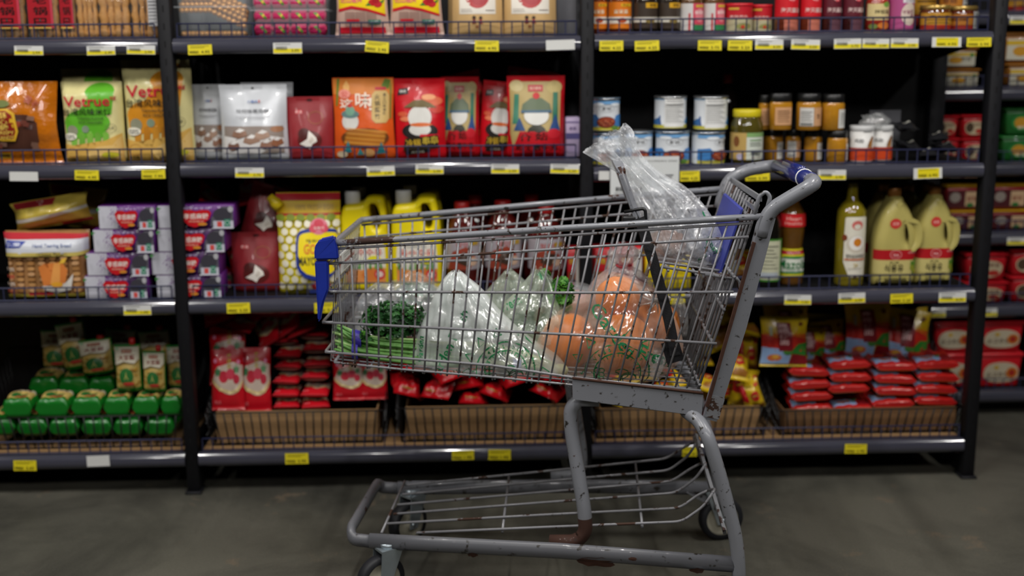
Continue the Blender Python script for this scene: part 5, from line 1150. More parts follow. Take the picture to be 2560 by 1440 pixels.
def mk_ojug(w, h):
    A = [(-.48, .01), (-.40, 0), (.40, 0), (.47, .02), (.47, .36), (.49, .44), (.47, .54), (.42, .64), (.33, .74), (.22, .83), (.15, .87), (.12, .915), (-.12, .915), (-.15, .87), (-.22, .82), (-.32, .72), (-.40, .58), (-.46, .45), (-.47, .36)]
    H = [(.235, .59), (.30, .59), (.32, .54), (.31, .47), (.27, .45), (.235, .50)]
    o = outline_solid('cooking_oil_jug', [[(x*w, z*h) for x, z in smooth_loop(A, 2)], [(x*w, z*h) for x, z in smooth_loop(H, 2)]], .10, OILP, .032, res=5)
    MB().lathe([(.13*w, .90*h), (.145*w, .905*h), (.145*w, .985*h), (.13*w, h), (.001, h)], 24, 0).build('cap', mat('copper_cap', '8a5a28', .35, .3), o)
    W2 = w*.478
    def sf(x, z, off):
        xx = min(max(x, -W2*.985), W2*.985); k = max(0, (abs(xx)-(W2-.032))/.032)
        return Vector((xx, -(.0185+.032*math.sqrt(max(0, 1-k*k)))-off, z))
    ar = [('r', -.485, .27, .485, .375, 'a8181f'), ('r', -.485, .125, .485, .27, 'bdb070'), ('ring', -.02, .325, .13, .045, .0015, 'd8a0a0'), ('t', '해표', -.02, .32, .03, 'e0b0b0', .14), ('t', '바삭한', .35, .345, .022, 'd8a0a0', .2), ('t', '식용유', -.05, .185, .085, '14120e', .42, 0, .014), ('t', '콩기름', -.05, .245, .02, '4a4428', .2),
          ('p', star(.40, .20, .10*1.0, 7, .5), '4a7a24'), ('e', .36, .19, .05, .03, '8a8f2c'), ('e', .44, .24, .04, .025, '5a8a2c'), ('e', .42, .15, .03, .025, 'a8a030')]
    a, ms = art_mesh(ar, sf, w, h, [W2*(-1+2*i/16) for i in range(1, 16)], [], .0008); a.build('printed_label', ms, o)
    a, ms = art_mesh([('e', -.06, .645, .125, .052, 'c03a34'), ('t', '신선', -.06, .645, .03, 'e8c8c0', .13)], lambda x, z, off: Vector((x, -.0505-off, z)), w, h, [], [], .0006); a.build('round_sticker', ms, o); return o
kind('ojug', 'jug', .10, mk_ojug)
G = 'pale cooking oil jugs with copper caps'
place('ojug', 2190, 2304, 472, T[2, 'C'], .04, 'pale cooking oil jug with red band, in front next to the glass bottle', G)
place('ojug', 2298, 2400, 467, T[2, 'C'], .045, 'pale cooking oil jug with red band, in front nearest the end upright', G)
place('ojug', 2166, 2272, 462, T[2, 'C'], .17, 'pale cooking oil jug in second row, leftmost copper cap', G)
place('ojug', 2228, 2330, 464, T[2, 'C'], .29, 'pale cooking oil jug in third row, half hidden', G)
place('ojug', 2282, 2382, 462, T[2, 'C'], .17, 'pale cooking oil jug in second row, by the end upright', G)
# ================================================================== bottom shelf: wire bins and their heaps
def wire_bin(label, px0, px1, ytop, card, cardtop=None):
    zb = T[1, 'D']+.004; A = at(px0, ytop, .03); B = at(px1, ytop, .03); zt = A.z; w = B.x-A.x; xc = (A.x+B.x)/2; d = .36
    o = empty('wire_bin', (xc, .03+d/2, zb)); tag(o, label, 'bin', 'black wire bins on the bottom shelf')
    h = zt-zb; y0, y1 = -d/2, d/2; hb = .24; t = .95
    fr = MB(); fr.tube([(-w/2, y0, h), (w/2, y0, h), (w/2, y1, hb), (-w/2, y1, hb)], .0028, 6, closed=True); fr.tube([(-w/2*t, y0+.02, .002), (w/2*t, y0+.02, .002), (w/2*t, y1, .002), (-w/2*t, y1, .002)], .0028, 6, closed=True); fr.build('bin_frame', WIREB, o)
    n = max(6, round(w/.028)); wv = None
    for i in range(n+1):
        k = -1+2*i/n; mb = MB().tube([(k*w/2*t, y0+.02, 0), (k*w/2, y0, h)], .0026, 5); mb.build('bin_wire', WIREB, o)
    for s in (-1, 1):
        sd = MB()
        for i in range(1, 12):
            k = i/12; sd.tube([(s*w/2*t, lerp(y0+.02, y1, k), 0), (s*w/2, lerp(y0, y1, k), lerp(h, hb, k))], .0022, 5)
        for k in (.35, .7): sd.tube([(s*w/2, y0, h*k), (s*w/2, y1, hb*k)], .0022, 5)
        sd.build('bin_side', WIREB, o)
    if card:
        cz = (cardtop or (h-.008)); c = MB(); c.box((0, y0+.028, cz/2+.002), (w*.90, .004, cz)); c.box((-w*.45, 0, cz/2), (.004, d*.8, cz*.9)); c.box((w*.45, 0, cz/2), (.004, d*.8, cz*.9)); c.box((0, 0, .004), (w*.9, d*.8, .003))
        co = c.build('card_tray', card); co.location = (xc, .03+d/2, zb+.003); tag(co, 'open corrugated card tray inside the '+label.split(' holding ')[0]+' holding '+label.split(' holding ')[1], 'tray', 'card trays in the wire bins'); settle(co, [])
    settle(o, [])
    return xc, w, zb, zt
binA = wire_bin('black wire bin holding green bean paste pouches', -70, 463, 1047, None)
binB = wire_bin('black wire bin holding red and white candy pouches', 513, 962, 1034, CARD)
binC = wire_bin('black wire bin holding crumpled dark red bags', 990, 1462, 1022, CARD)
binD = wire_bin('black wire bin holding yellow bread packs', 1484, 1926, 1026, CARD)
binE = wire_bin('black wire bin holding instant noodle packs', 1945, 2422, 1028, CARDD)
# --- green bean paste pouches
BD = .052
def mk_bean(w, h):
    f = foil('0f6a1c')
    ar = [('r', -.46, .10, .46, .97, 'bda25c'), ('r', -.46, .70, .46, .96, 'c9c2ae'), ('p', [(-.46, .58), (-.1, .66), (.3, .62), (.46, .7), (.46, .74), (-.46, .74)], 'c9c2ae'), ('r', -.2, .83, .2, .91, '7a2a20'), ('t', '葱伴侣', 0, .87, .05, 'd8b090', .34), ('t', '大豆酱', 0, .745, .11, '7a2820', .62, .05, .02), ('e', .0, .36, .27, .17, '23602a'), ('t', '人', 0, .37, .16, 'b0a45c', .16), ('e', .08, .21, .22, .035, 'a83028'), ('p', [(-.46, .97), (.46, .97), (.46, 1), (-.46, 1)], '2a7a3a'), ('e', -.36, .93, .06, .03, '9ac0a0')]
    rr = random.Random(4)
    for i in range(36):
        x, z = rr.uniform(-.42, .42), rr.uniform(.12, .56)
        ar.insert(1, ('e', x, z, .05, .025, ('a07a30', 'b8923c', '8c6424')[i % 3]))
    o = pouch('bean_paste_pouch', w, h, BD, f, ar, 'stand', 51, .003, nu=10, nv=12)
    MB().lathe([(.0095, 0), (.0095, .012), (.0085, .024), (.001, .025)], 12).build('red_cap', mat('red_spout_cap', 'b01c1c', .4), o, (w*.2, 0, h-.004)); return o
kind('bean', 'sauce pouch', BD, mk_bean)
def mk_beanl(w, h):
    ar = [('r', -.44, .22, .44, .97, 'bda25c'), ('e', .0, .42, .30, .16, '23602a'), ('t', '人', 0, .42, .12, 'b0a45c', .16), ('e', .08, .28, .22, .035, 'a83028'), ('r', -.44, .72, .44, .94, 'c9c2ae'), ('t', '大豆酱', 0, .8, .1, '7a2820', .62)]
    return pouch('bean_paste_pouch', w, h, .062, foil('0f6a1c'), ar, 'block', 52, .006, nu=12, nv=12)
kind('beanl', 'sauce pouch', .062, mk_beanl)
G = 'green bean paste pouches in the left bin'
def lay(key, x0, x1, yb, Yf, length, label, group, tilt=0, rz=0, thick=None, ry=0):
    """pouch lying on its back, bottom towards the aisle"""
    cat, d, make = K[key]; a, b = at(x0, yb, Yf), at(x1, yb, Yf); X = (a.x+b.x)/2; w = b.x-a.x; z = at((x0+x1)/2, yb, Yf).z; th = thick or d
    if key not in PROTO: o = make(w, length); PROTO[key] = (o, w, length)
    else:
        p, pw, ph = PROTO[key]; o = dup(p, (0, 0, 0), None, None, None, (w/pw, th/d, length/ph))
    o.location = (X, Yf, z+th/2); o.rotation_euler = (-math.pi/2+tilt, ry, rz); tag(o, label, cat, group); settle(o, [((0, 0, 1), .003, 150), ((0, 1, 0), .004, 40)], .001); return o
for i, (x0, x1) in enumerate(((-36, 38), (44, 118), (124, 198), (205, 278), (285, 356), (363, 436))):
    lay('beanl', x0, x1, 1094, .055, .22, 'green bean paste pouch at the bottom of the left bin, number %s from the left' % ('one two three four five six'.split()[i]), G, 0)
for i, (x0, x1, yb, yf, tl, rz) in enumerate(((8, 80, 1050, .045, .02, .05), (90, 172, 1046, .05, .02, 0), (180, 254, 1044, .05, .0, 0), (261, 325, 1043, .05, .02, .02), (332, 397, 1042, .05, -.02, -.03), (404, 452, 1041, .055, 0, 0))):
    lay('beanl', x0, x1, yb, yf, .10, 'green bean paste pouch lying, front row upper layer, number %s from the left' % ('one two three four five six'.split()[i]), G, tl, rz)
for i, (x0, x1) in enumerate(((75, 146), (149, 222), (224, 287))):
    lay('beanl', x0, x1, 992, .165, .12, 'green bean paste pouch lying in the raised middle layer, ' + ('left', 'centre', 'right')[i]+' one', G, .04)
place('bean', 283, 349, 868, 0, .08, 'bean paste pouch standing in the middle front of the left bin', G, yb=984)
place('bean', 351, 408, 882, 0, .08, 'bean paste pouch standing second from the left upright', G, yb=984, ry=.03)
place('bean', 404, 470, 876, 0, .085, 'bean paste pouch standing against the left upright', G, yb=984)
place('bean', 200, 284, 858, 0, .16, 'bean paste pouch leaning, third along the back row', G, yb=944, ry=-.10)
place('bean', 154, 226, 828, 0, .20, 'bean paste pouch leaning, second along the back row', G, yb=944, ry=-.16)
place('bean', 74, 153, 846, 0, .18, 'bean paste pouch standing leftmost in the back row', G, yb=944)
place('bean', 250, 330, 826, 0, .27, 'dim bean paste pouch at the rear of the left bin', G, yb=925, ry=.1)
place('bean', 350, 430, 830, 0, .26, 'dim bean paste pouch at the rear right of the left bin', G, yb=925, ry=-.08)
# --- red and white candy pouches
def mk_rcandy(w, h):
    f = [foil('b8121f'), mat('white_back_film', 'a8a4a4', .4, var=.1, bump=.3)]
    ar = [('e', .1, .52, .40, .26, 'c2a89a'), ('p', [(-.46, .50), (-.2, .36), (.1, .30), (.3, .34), (.48, .50), (.48, .74), (.2, .80), (-.3, .72)], 'b9a79a'), ('p', [(-.48, .47), (-.25, .33), (.1, .27), (.35, .31), (.49, .46), (.49, .50), (.3, .36), (.1, .32), (-.2, .38), (-.48, .53)], 'c8b480'), ('e', -.1, .56, .15, .10, 'b02a3a'), ('e', .12, .60, .14, .09, 'b8384a'), ('e', .3, .52, .1, .08, 'a8283a'), ('p', star(-.28, .64, .10, 5, .5), '3a6a44'), ('p', star(.30, .68, .09, 5, .5), '4a7a4c'), ('e', .36, .8, .05, .035, 'd878a0'), ('e', -.35, .82, .05, .035, 'd07a9a'),
          ('tv', '玫瑰花', .08, .90, .085, 'b8a02c'), ('t', '糕点', -.3, .14, .06, 'd86a70', .2), ('r', -.46, .02, .46, .03, 'd04a52')]
    return pouch('red_candy_pouch', w, h, .034, f, ar, 'flat', 61, .004, nu=10, nv=12)
kind('rcandy', 'sweets pouch', .034, mk_rcandy)
G = 'red and white candy pouches in the second bin'
place('rcandy', 524, 606, 888, 0, .072, 'red candy pouch standing at the left front of the second bin', G, yb=1036, rx=-.15)
place('rcandy', 592, 672, 878, 0, .085, 'red candy pouch standing second at the front of its bin', G, yb=1036, rx=-.18)
place('rcandy', 520, 610, 862, 0, .14, 'red candy pouch behind the leftmost standing one', G, yb=1005, rx=-.25)
place('rcandy', 830, 908, 898, 0, .10, 'red candy pouch standing left of the right hand pair', G, yb=1004, rx=-.2)
place('rcandy', 896, 966, 896, 0, .105, 'red candy pouch standing right of the right hand pair', G, yb=1002, rx=-.2)
nm = 'red candy pouch lying in the heap of the second bin'
for ci, (x0, x1, yb0, n, yf) in enumerate(((684, 750, 1034, 6, .068), (754, 824, 1034, 6, .068), (828, 888, 1034, 2, .068), (890, 946, 1032, 2, .07))):
    for j in range(n):
        e = R.uniform(-6, 6); lay('rcandy', x0+e, x1+e, yb0-24*j, yf+.016*j, .13, 'red candy pouch lying in column %s of its bin, layer %s from below' % (('one', 'two', 'three', 'four')[ci], ('one', 'two', 'three', 'four', 'five', 'six')[j]), G, R.uniform(-.1, .12), R.uniform(-.15, .15), .036)
rr = random.Random(12)
for i in range(24):
    x = rr.uniform(545, 925); y = 915-80*(i/24)+rr.uniform(-8, 8); yf = .13+.07*i/24
    lay('rcandy', x-42, x+42, y, yf, .12, 'red and white candy pouch tumbled on the heap at the back of the second bin', G, rr.uniform(.2, 1.2), rr.uniform(-.7, .7), .03, ry=rr.uniform(-.6, .6))
# --- dark red bags
def mk_dred(w, h):
    ar = [('p', star(.12, .42, .12, 9, .6), '8a6a14'), ('p', star(-.2, .7, .10, 5, .5), '6a0a0c'), ('r', -.3, .12, .1, .15, '8a6a1c'), ('p', [(-.4, .3), (.1, .25), (.3, .6), (-.1, .65)], '7c0a10'), ('t', '辣条', -.1, .85, .08, '9a7a1c', .3)]
    return pouch('dark_red_bag', w, h, .045, foil('a80c16'), ar, 'pillow', 71, .014, nu=14, nv=14)
kind('dred', 'snack bag', .045, mk_dred)
G = 'dark red snack bags in the third bin'
rr = random.Random(5)
for i in range(38):
    row = i//8; k = i % 8; x = 1022+k*55+rr.uniform(-10, 10)+(28 if row % 2 else 0)
    if x > 1425: continue
    lay('dred', x-40, x+40, 1024-15*row, .066+.024*row, .12, 'crumpled dark red snack bag heaped in the third bin', G, rr.uniform(-.1, .5), rr.uniform(-.5, .5), .04, ry=rr.uniform(-.35, .35))
# --- yellow packs
def mk_yp(w, h):
    ar = [('r', -.5, .40, -.25, .95, 'a8141c'), ('e', .1, .55, .22, .16, 'b01c20'), ('t', '面包', .1, .56, .1, 'e0c860', .3), ('p', [(-.2, .1), (.4, .08), (.45, .25), (-.1, .3)], '8c5a1c'), ('r', .2, .8, .45, .9, 'b0402c'), ('r', -.2, .84, .1, .87, '7a6a20')]
    return pouch('yellow_bread_pack', w, h, .07, foil('c2a21a'), ar, 'pillow', 81, .008, nu=12, nv=12)
kind('yp', 'snack pack', .07, mk_yp)
G = 'yellow bread packs in the fourth bin'
place('yp', 1846, 1902, 842, 0, .16, 'yellow bread pack standing upright right of the trolley post', G, yb=938)
place('yp', 1826, 1890, 930, 0, .10, 'yellow bread pack standing below the upright one', G, yb=1022, ry=.15)
place('yp', 1872, 1926, 955, 0, .06, 'yellow bread pack leaning in the right front corner of its bin', G, yb=1032, ry=-.35)
place('yp', 1768, 1862, 970, 0, .06, 'yellow bread pack at the front seen beside the trolley post', G, yb=1030, ry=.06)
rr = random.Random(9)
for i in range(22):
    row = i//6; x = 1524+(i % 6)*62+rr.uniform(-12, 12)+(30 if row % 2 else 0); yb = 1030-34*row
    if row >= 2 and x > 1830: continue
    lay('yp', x-33, x+33, yb, .07+.055*row, .11, 'yellow bread pack heaped in the fourth bin', G, rr.uniform(.1, .8), rr.uniform(-.4, .4), .05, ry=rr.uniform(-.35, .35))
for x, y in ((1800, 880), (1775, 905), (1862, 830), (1840, 862)):
    lay('yp', x-36, x+36, y, .25, .12, 'yellow bread pack heaped in the fourth bin', G, .9, rr.uniform(-.5, .5), .05)
# --- noodle packs
def mk_noodle(w, h):
    f = foil('c8a818')
    ar = [('r', -.5, .30, .5, .66, 'c8541c'), ('p', [(-.5, .30), (.5, .30), (.5, .55), (.2, .62), (-.2, .58), (-.5, .64)], 'b8281c'), ('p', [(.1, .28), (.5, .22), (.5, .48), (.3, .46)], '2f7a2c'), ('p', [(-.5, .06), (.1, .06), (.14, .30), (-.1, .36), (-.5, .40)], '8ca8d0'), ('e', -.22, .18, .16, .07, 'c86a3c'), ('e', -.2, .2, .08, .04, 'd8a03c'), ('e', -.34, .46, .12, .08, 'a8241c'), ('p', [(.10, .06), (.5, .05), (.5, .22), (.16, .26)], '7a141c'), ('e', .06, .30, .1, .06, '3f7a34'),
          ('p', [(-.13, .32), (.17, .32), (.11, .88), (-.19, .88)], '7a101c'), ('e', .34, .86, .05, .035, '6a3a1c'), ('r', -.34, .62, -.28, .80, 'a8a890')]+[('t', ch, -.01-.012*(4-i), .82-.11*i, .095, 'e0b4b4', .2) for i, ch in enumerate('康师傅面')]
    for i in range(9): ar.insert(1, ('p', [(0, .45), (-.5+.125*i, .72), (-.46+.125*i, .72)], 'd88a1c'))
    return pouch('noodle_pack', w, h, .035, f, ar, 'pillow', 91, .005, nu=12, nv=14)
kind('noodle', 'noodle pack', .035, mk_noodle)
def mk_noodlel(w, h):
    ar = [('p', [(-.46, .14), (.1, .12), (.14, .42), (-.1, .5), (-.46, .52)], '8ca8d0'), ('e', -.2, .3, .16, .09, 'c86a3c'), ('p', [(.12, .14), (.46, .14), (.46, .4), (.2, .42)], '7a141c'), ('e', .06, .42, .12, .07, '3f7a34'), ('r', -.46, .55, .46, .85, 'b8281c'), ('p', [(-.1, .5), (.1, .5), (.06, .86), (-.14, .86)], '7a101c')]
    return pouch('noodle_pack', w, h, .033, [foil('a81c1a'), foil('b89a18')], ar, 'block', 93, .007, nu=12, nv=12, wob=.6)
kind('noodlel', 'noodle pack', .033, mk_noodlel)
G = 'instant noodle packs in the end bin'
rr = random.Random(2)
for c, (x0, x1) in enumerate(((1974, 2076), (2078, 2180), (2182, 2286), (2288, 2392))):
    for j in range(4):
        e = rr.uniform(-8, 8); lay('noodlel', x0+e, x1+e, 1038-25*j, .068+.006*j, .15, 'noodle pack lying in stack %s of the end bin, layer %s from below' % (('one', 'two', 'three', 'four')[c], ('one', 'two', 'three', 'four', 'five', 'six')[j]), G, rr.uniform(-.02, .03), rr.uniform(-.06, .06), .030, ry=rr.uniform(-.06, .06))
for x0, x1, yt, yb, yf, ry, rx, lab in ((1903, 2024, 808, 930, .08, .02, -.15, 'noodle pack standing leftmost in the end bin'), (2142, 2262, 782, 922, .12, .0, -.15, 'noodle pack standing tallest in the middle of the end bin'), (2016, 2104, 852, 945, .075, .08, -.3, 'noodle pack leaning second from left at the front'), (2070, 2166, 834, 940, .10, -.12, -.25, 'noodle pack leaning third from left at the front'),
        (2238, 2366, 802, 945, .09, .16, -.3, 'noodle pack leaning to the right under the far rail'), (1912, 2026, 788, 920, .17, .0, -.15, 'noodle pack behind the leftmost standing one'), (2026, 2134, 812, 925, .17, .05, -.2, 'noodle pack behind the second and third ones'), (2256, 2350, 785, 900, .24, -.1, -.1, 'noodle pack at the rear right of the end bin')):
    place('noodle', x0, x1, yt, 0, yf, lab, G, yb=yb, ry=ry, rx=rx)
# ================================================================== second shelving run: tubs
def mk_tub(body, lid, ar):
    def f(w, h):
        o = MB().rbox((0, 0, h*.45), (w*.95, .10, h*.9), .01, 2, taper=.88).build('sauce_tub', mat('tub_'+body, body, .35, var=.05, coat=.2))
        MB().rbox((0, 0, h*.93), (w, .106, h*.13), .006, 2).build('lid', mat('tub_'+lid, lid, .35, var=.05, coat=.2), o)
        a, ms = art_mesh(ar, lambda x, z, off: Vector((x, -.0482-off-.004*0+(.0-(z/h-.5)*.005), z)), w*.9, h, [], [], .0012); a.build('printed_label', ms, o); return o
    return f
LR = [('p', smooth_loop([(-.36, .14), (.36, .14), (.42, .74), (-.42, .74)], 2), 'b8a88a'), ('e', -.2, .46, .16, .22, '4a3a2c'), ('e', .18, .3, .14, .1, 'a83028'), ('t', '고추장', .12, .58, .14, '6a2a20', .4)]
kind('tub_r', 'tub', .11, mk_tub('a8161f', 'b81c26', LR))
kind('tub_o', 'tub', .11, mk_tub('8a5a24', '9a6428', [('p', [(-.46, .1), (.46, .1), (.46, .78), (-.46, .78)], 'b8b4a4'), ('r', -.46, .58, .46, .72, 'c2a02c'), ('e', -.1, .38, .2, .16, 'b8862c'), ('t', '된장', .2, .44, .16, '3a3020', .3), ('e', .36, .62, .06, .09, '3a7a34')]))
kind('tub_y', 'tub', .11, mk_tub('8c1a20', 'b88a1c', [('r', -.48, .1, .48, .78, '4a2024'), ('r', .05, .15, .46, .72, 'b89a78'), ('e', -.25, .5, .16, .2, '8a8078'), ('t', '쌈장', .24, .45, .18, '7a2a24', .3), ('e', .2, .2, .1, .08, '2f6a34')]))
kind('tub_g', 'tub', .11, mk_tub('1a5a24', '1f6a2a', [('e', 0, .45, .34, .28, '2f7a3a'), ('e', -.05, .46, .2, .2, 'b8862c'), ('p', [(.1, .2), (.45, .2), (.45, .5)], 'b8b8b0'), ('t', '쌈장', .0, .28, .12, 'd8d4c0', .3)]))
LB = [('p', smooth_loop([(-.40, .14), (.42, .14), (.46, .60), (.1, .76), (-.40, .66)], 2), 'b8ac94'), ('t', '순고추장', -.06, .36, .16, '3a2a24', .55), ('e', .28, .42, .14, .16, 'b86a24'), ('e', .28, .42, .08, .1, '9a2a20'), ('e', -.1, .58, .06, .06, 'b8963c')]
kind('tub_b', 'tub', .11, mk_tub('b81620', 'c01c26', LB))
place('tub_o', 2356, 2450, 172, FT[1], FY+.03, 'brown soybean paste tub on the far run, lower of the left pair', 'tubs on the second shelving run')
place('tub_o', 2352, 2448, 118, 0, FY+.03, 'brown soybean paste tub on the far run, upper of the left pair', 'tubs on the second shelving run', yb=170)
G = 'tubs on the second shelving run'
for key, x0, x1, yt, row, lab in (('tub_o', 2512, 2620, 158, 1, 'brown soybean paste tub at right frame edge, lower'), ('tub_r', 2334, 2398, 346, 2, 'red chilli paste tub, lower left by the end upright'), ('tub_r', 2402, 2470, 346, 2, 'red chilli paste tub, lower, half behind the end upright'), ('tub_g', 2500, 2600, 340, 2, 'green paste tub at right frame edge, lower'),
        ('tub_y', 2368, 2462, 527, 3, 'dark red tub with yellow lid, lower left of the yellow lidded ones'), ('tub_y', 2474, 2570, 525, 3, 'dark red tub with yellow lid at right frame edge, lower'), ('tub_r', 2404, 2516, 704, 4, 'red tub below the yellow lidded ones, left lower'), ('tub_r', 2520, 2620, 690, 4, 'red tub at right frame edge on the fourth row, lower'),
        ('tub_b', 2330, 2436, 885, 5, 'bright red tub half behind the noodle bin, lower'), ('tub_b', 2442, 2556, 882, 5, 'bright red tub right of the end upright, lower')):
    place(key, x0, x1, yt, FT[row], FY+.03, lab, G)
for key, x0, x1, yt, yb, lab in (('tub_o', 2508, 2616, 80, 157, 'brown soybean paste tub at right frame edge, upper'), ('tub_r', 2336, 2400, 290, 345, 'red chilli paste tub, upper left by the end upright'), ('tub_r', 2404, 2472, 288, 345, 'red chilli paste tub, upper, half behind the end upright'), ('tub_g', 2514, 2606, 270, 338, 'green paste tub at right frame edge, upper'),
        ('tub_y', 2364, 2458, 462, 526, 'dark red tub with yellow lid, upper left of the yellow lidded ones'), ('tub_y', 2476, 2572, 460, 524, 'dark red tub with yellow lid at right frame edge, upper'), ('tub_r', 2408, 2520, 632, 703, 'red tub below the yellow lidded ones, left upper'), ('tub_r', 2524, 2620, 624, 689, 'red tub at right frame edge on the fourth row, upper'),
        ('tub_b', 2334, 2440, 805, 884, 'bright red tub half behind the noodle bin, upper'), ('tub_b', 2446, 2562, 803, 881, 'bright red tub right of the end upright, upper')):
    place(key, x0, x1, yt, 0, FY+.03, lab, G, yb=yb)
for i, x in enumerate((2520, 2590)): place('j_hn', x, x+60, -30, FT[0], FY+.04, 'brown jar on the top of the second run, '+('left', 'right')[i]+' one', 'jars on the second shelving run')
# ================================================================== price tags
YEL = mat('yellow_tag_card', 'd8c81e', .5, var=.05); WHT = mat('white_tag_card', 'c9c9c6', .5, var=.04)
def price_tag(x0, x1, y0, y1, kd, price, label, Y=-.0195, tilt=0):
    a, b = at(x0, (y0+y1)/2, Y), at(x1, (y0+y1)/2, Y); w = b.x-a.x; h = at(x0, y0, Y).z-at(x0, y1, Y).z
    o = MB().box((0, 0, 0), (w, .0009, h), 0).build('price_tag', YEL if kd == 'y' else WHT)
    o.location = ((a.x+b.x)/2, Y, a.z); o.rotation_euler = (-.06, tilt, 0)
    ar = []
    if kd == 'wy': ar = [('r', -.49, .04, .49, .46, 'd8c81e'), ('r', -.42, .82, .1, .88, '5a5a5a'), ('t', price, .26, .26, .26, '3a3418', .26)]+[('r', -.40+.036*i, .34, -.40+.036*i+.018, .66, '3a3a34') for i in range(11)]
    elif kd == 'y': ar = [('r', -.40, .82, .38, .87, '7a7014'), ('r', -.40, .68, .2, .73, '7a7014'), ('t', price, .22, .26, .28, '2a2608', .36)]+[('r', -.44+.036*i, .16, -.44+.036*i+.018, .40, '3a340c') for i in range(11)]
    elif kd == 'yw': ar = [('r', -.36, .06, .40, .94, 'd8c81e'), ('r', -.32, .80, .3, .85, '7a7014'), ('t', price, .18, .30, .26, '2a2608', .3)]+[('r', -.32+.036*i, .2, -.32+.036*i+.018, .42, '3a340c') for i in range(8)]
    if ar:
        m_, ms_ = art_mesh(ar, lambda x, z, off: Vector((x, -.00045-off, z-h/2)), w, h, [], [], .0002); m_.build('printed_price', ms_, o)
    tag(o, label, 'price tag', 'price tags'); return o
L_ = ' on the left top rail'; M_ = ' on the middle top rail'; R_ = ' on the right top rail'
for t in ((36, 108, 115, 138, 'wy', '2.99', 'white and yellow price tag under the red label crackers'), (217, 288, 115, 138, 'wy', '2.49', 'white and yellow price tag under the unlabelled cracker packs'), (317, 388, 113, 136, 'wy', '2.99', 'white and yellow price tag under the nutrition strip pack'),
          (470, 530, 112, 137, 'y', '4.95', 'yellow price tag under the gold ball tray'), (683, 755, 107, 134, 'wy', '3.99', 'white and yellow price tag under the magenta sweets tray'), (913, 972, 104, 131, 'y', '2.95', 'tilted yellow price tag between the haw flake bags'), (1187, 1247, 102, 128, 'y', '4.95', 'yellow price tag under the kraft pouches'), (1365, 1437, 100, 125, 'w', '', 'blank white tag at the right end of the middle top rail'),
          (1499, 1558, 102, 127, 'y', '4.25', 'yellow price tag under the orange label jars'), (1587, 1648, 102, 127, 'y', '4.25', 'yellow price tag under the dark sauce jars'), (1745, 1804, 101, 126, 'y', '3.75', 'yellow price tag under the pink label jars'), (1820, 1880, 101, 126, 'y', '3.25', 'yellow price tag under the red lidded tins'), (1888, 1958, 100, 124, 'wy', '4.39', 'white and yellow price tag right of the red tin tag'), (1978, 2050, 99, 124, 'wy', '3.59', 'white and yellow price tag under the bright red bottles'),
          (2085, 2153, 97, 122, 'wy', '3.75', 'white and yellow price tag under the maroon bottles'), (2156, 2223, 97, 121, 'wy', '2.99', 'white and yellow price tag under the cream label chilli jar'), (2227, 2296, 96, 120, 'wy', '2.50', 'white and yellow price tag under the purple jar'), (2330, 2403, 93, 118, 'yw', '4.95', 'yellow on white price tag under the mustard label jar'), (2417, 2478, 94, 117, 'y', '5.95', 'yellow price tag at the right end of the right top rail'),
          (24, 95, 430, 453, 'w', '', 'blank white tag under the amber candy bag'), (187, 247, 426, 450, 'y', '4.95', 'yellow price tag under the green rice cracker bag'), (354, 413, 424, 447, 'y', '7.95', 'yellow price tag under the orange rice cracker bag'), (588, 660, 420, 444, 'wy', '3.75', 'white and yellow price tag under the silver pouches'), (917, 987, 416, 440, 'wy', '2.99', 'white and yellow price tag under the orange bean curd bag'), (1039, 1109, 411, 435, 'wy', '2.99', 'white and yellow price tag under the red skewer bag'), (1228, 1298, 411, 434, 'wy', '2.99', 'white and yellow price tag under the leaning red bag'), (1376, 1448, 411, 434, 'wy', '3.39', 'white and yellow price tag under the lilac carton'),
          (1497, 1524, 428, 450, 'w', '', 'small white tag left of the white shelf sign'), (1700, 1749, 428, 453, 'y', '4.25', 'yellow price tag right of the white shelf sign'), (1864, 1924, 430, 452, 'y', '5.99', 'yellow price tag seen inside the trolley handle loop'), (2045, 2115, 425, 450, 'wy', '5.99', 'white and yellow price tag right of the trolley handle'), (2284, 2355, 420, 447, 'yw', '6.95', 'yellow on white price tag under the foil sachets'),
          (309, 378, 764, 788, 'wy', '1.99', 'white and yellow price tag under the purple cartons'), (567, 625, 758, 783, 'y', '2.25', 'yellow price tag under the oxblood pouch'), (786, 846, 757, 782, 'y', '3.49', 'yellow price tag under the mayonnaise pouch'), (1655, 1712, 736, 760, 'y', '1.45', 'yellow price tag under the yellow cartons'), (1961, 2028, 738, 762, 'wy', '7.99', 'white and yellow price tag under the corn oil bottle'), (2096, 2163, 733, 758, 'wy', '6.99', 'tilted white and yellow price tag under the glass oil bottle'), (2226, 2282, 735, 758, 'y', '3.25', 'yellow price tag under the first pale oil jug'), (2347, 2415, 732, 756, 'wy', '8.99', 'white and yellow price tag under the pale oil jug by the end upright'),
          (34, 91, 1152, 1177, 'y', '2.65', 'yellow price tag at the left of the lowest rail'), (217, 274, 1140, 1166, 'w', '', 'blank white tag on the lowest rail under the left bin'), (713, 771, 1134, 1160, 'y', '2.95', 'yellow price tag under the red candy bin'), (1130, 1185, 1127, 1150, 'y', '1.95', 'yellow price tag under the dark red bags, left of two'), (1221, 1277, 1125, 1150, 'y', '1.95', 'yellow price tag under the dark red bags, right of two'), (1706, 1742, 1119, 1141, 'y', '1.95', 'yellow price tag behind the trolley rear leg'), (2112, 2167, 1111, 1134, 'y', '2.95', 'yellow price tag under the noodle bin')):
    price_tag(*t, tilt=R.uniform(-.03, .03) if t[0] != 913 else .09)
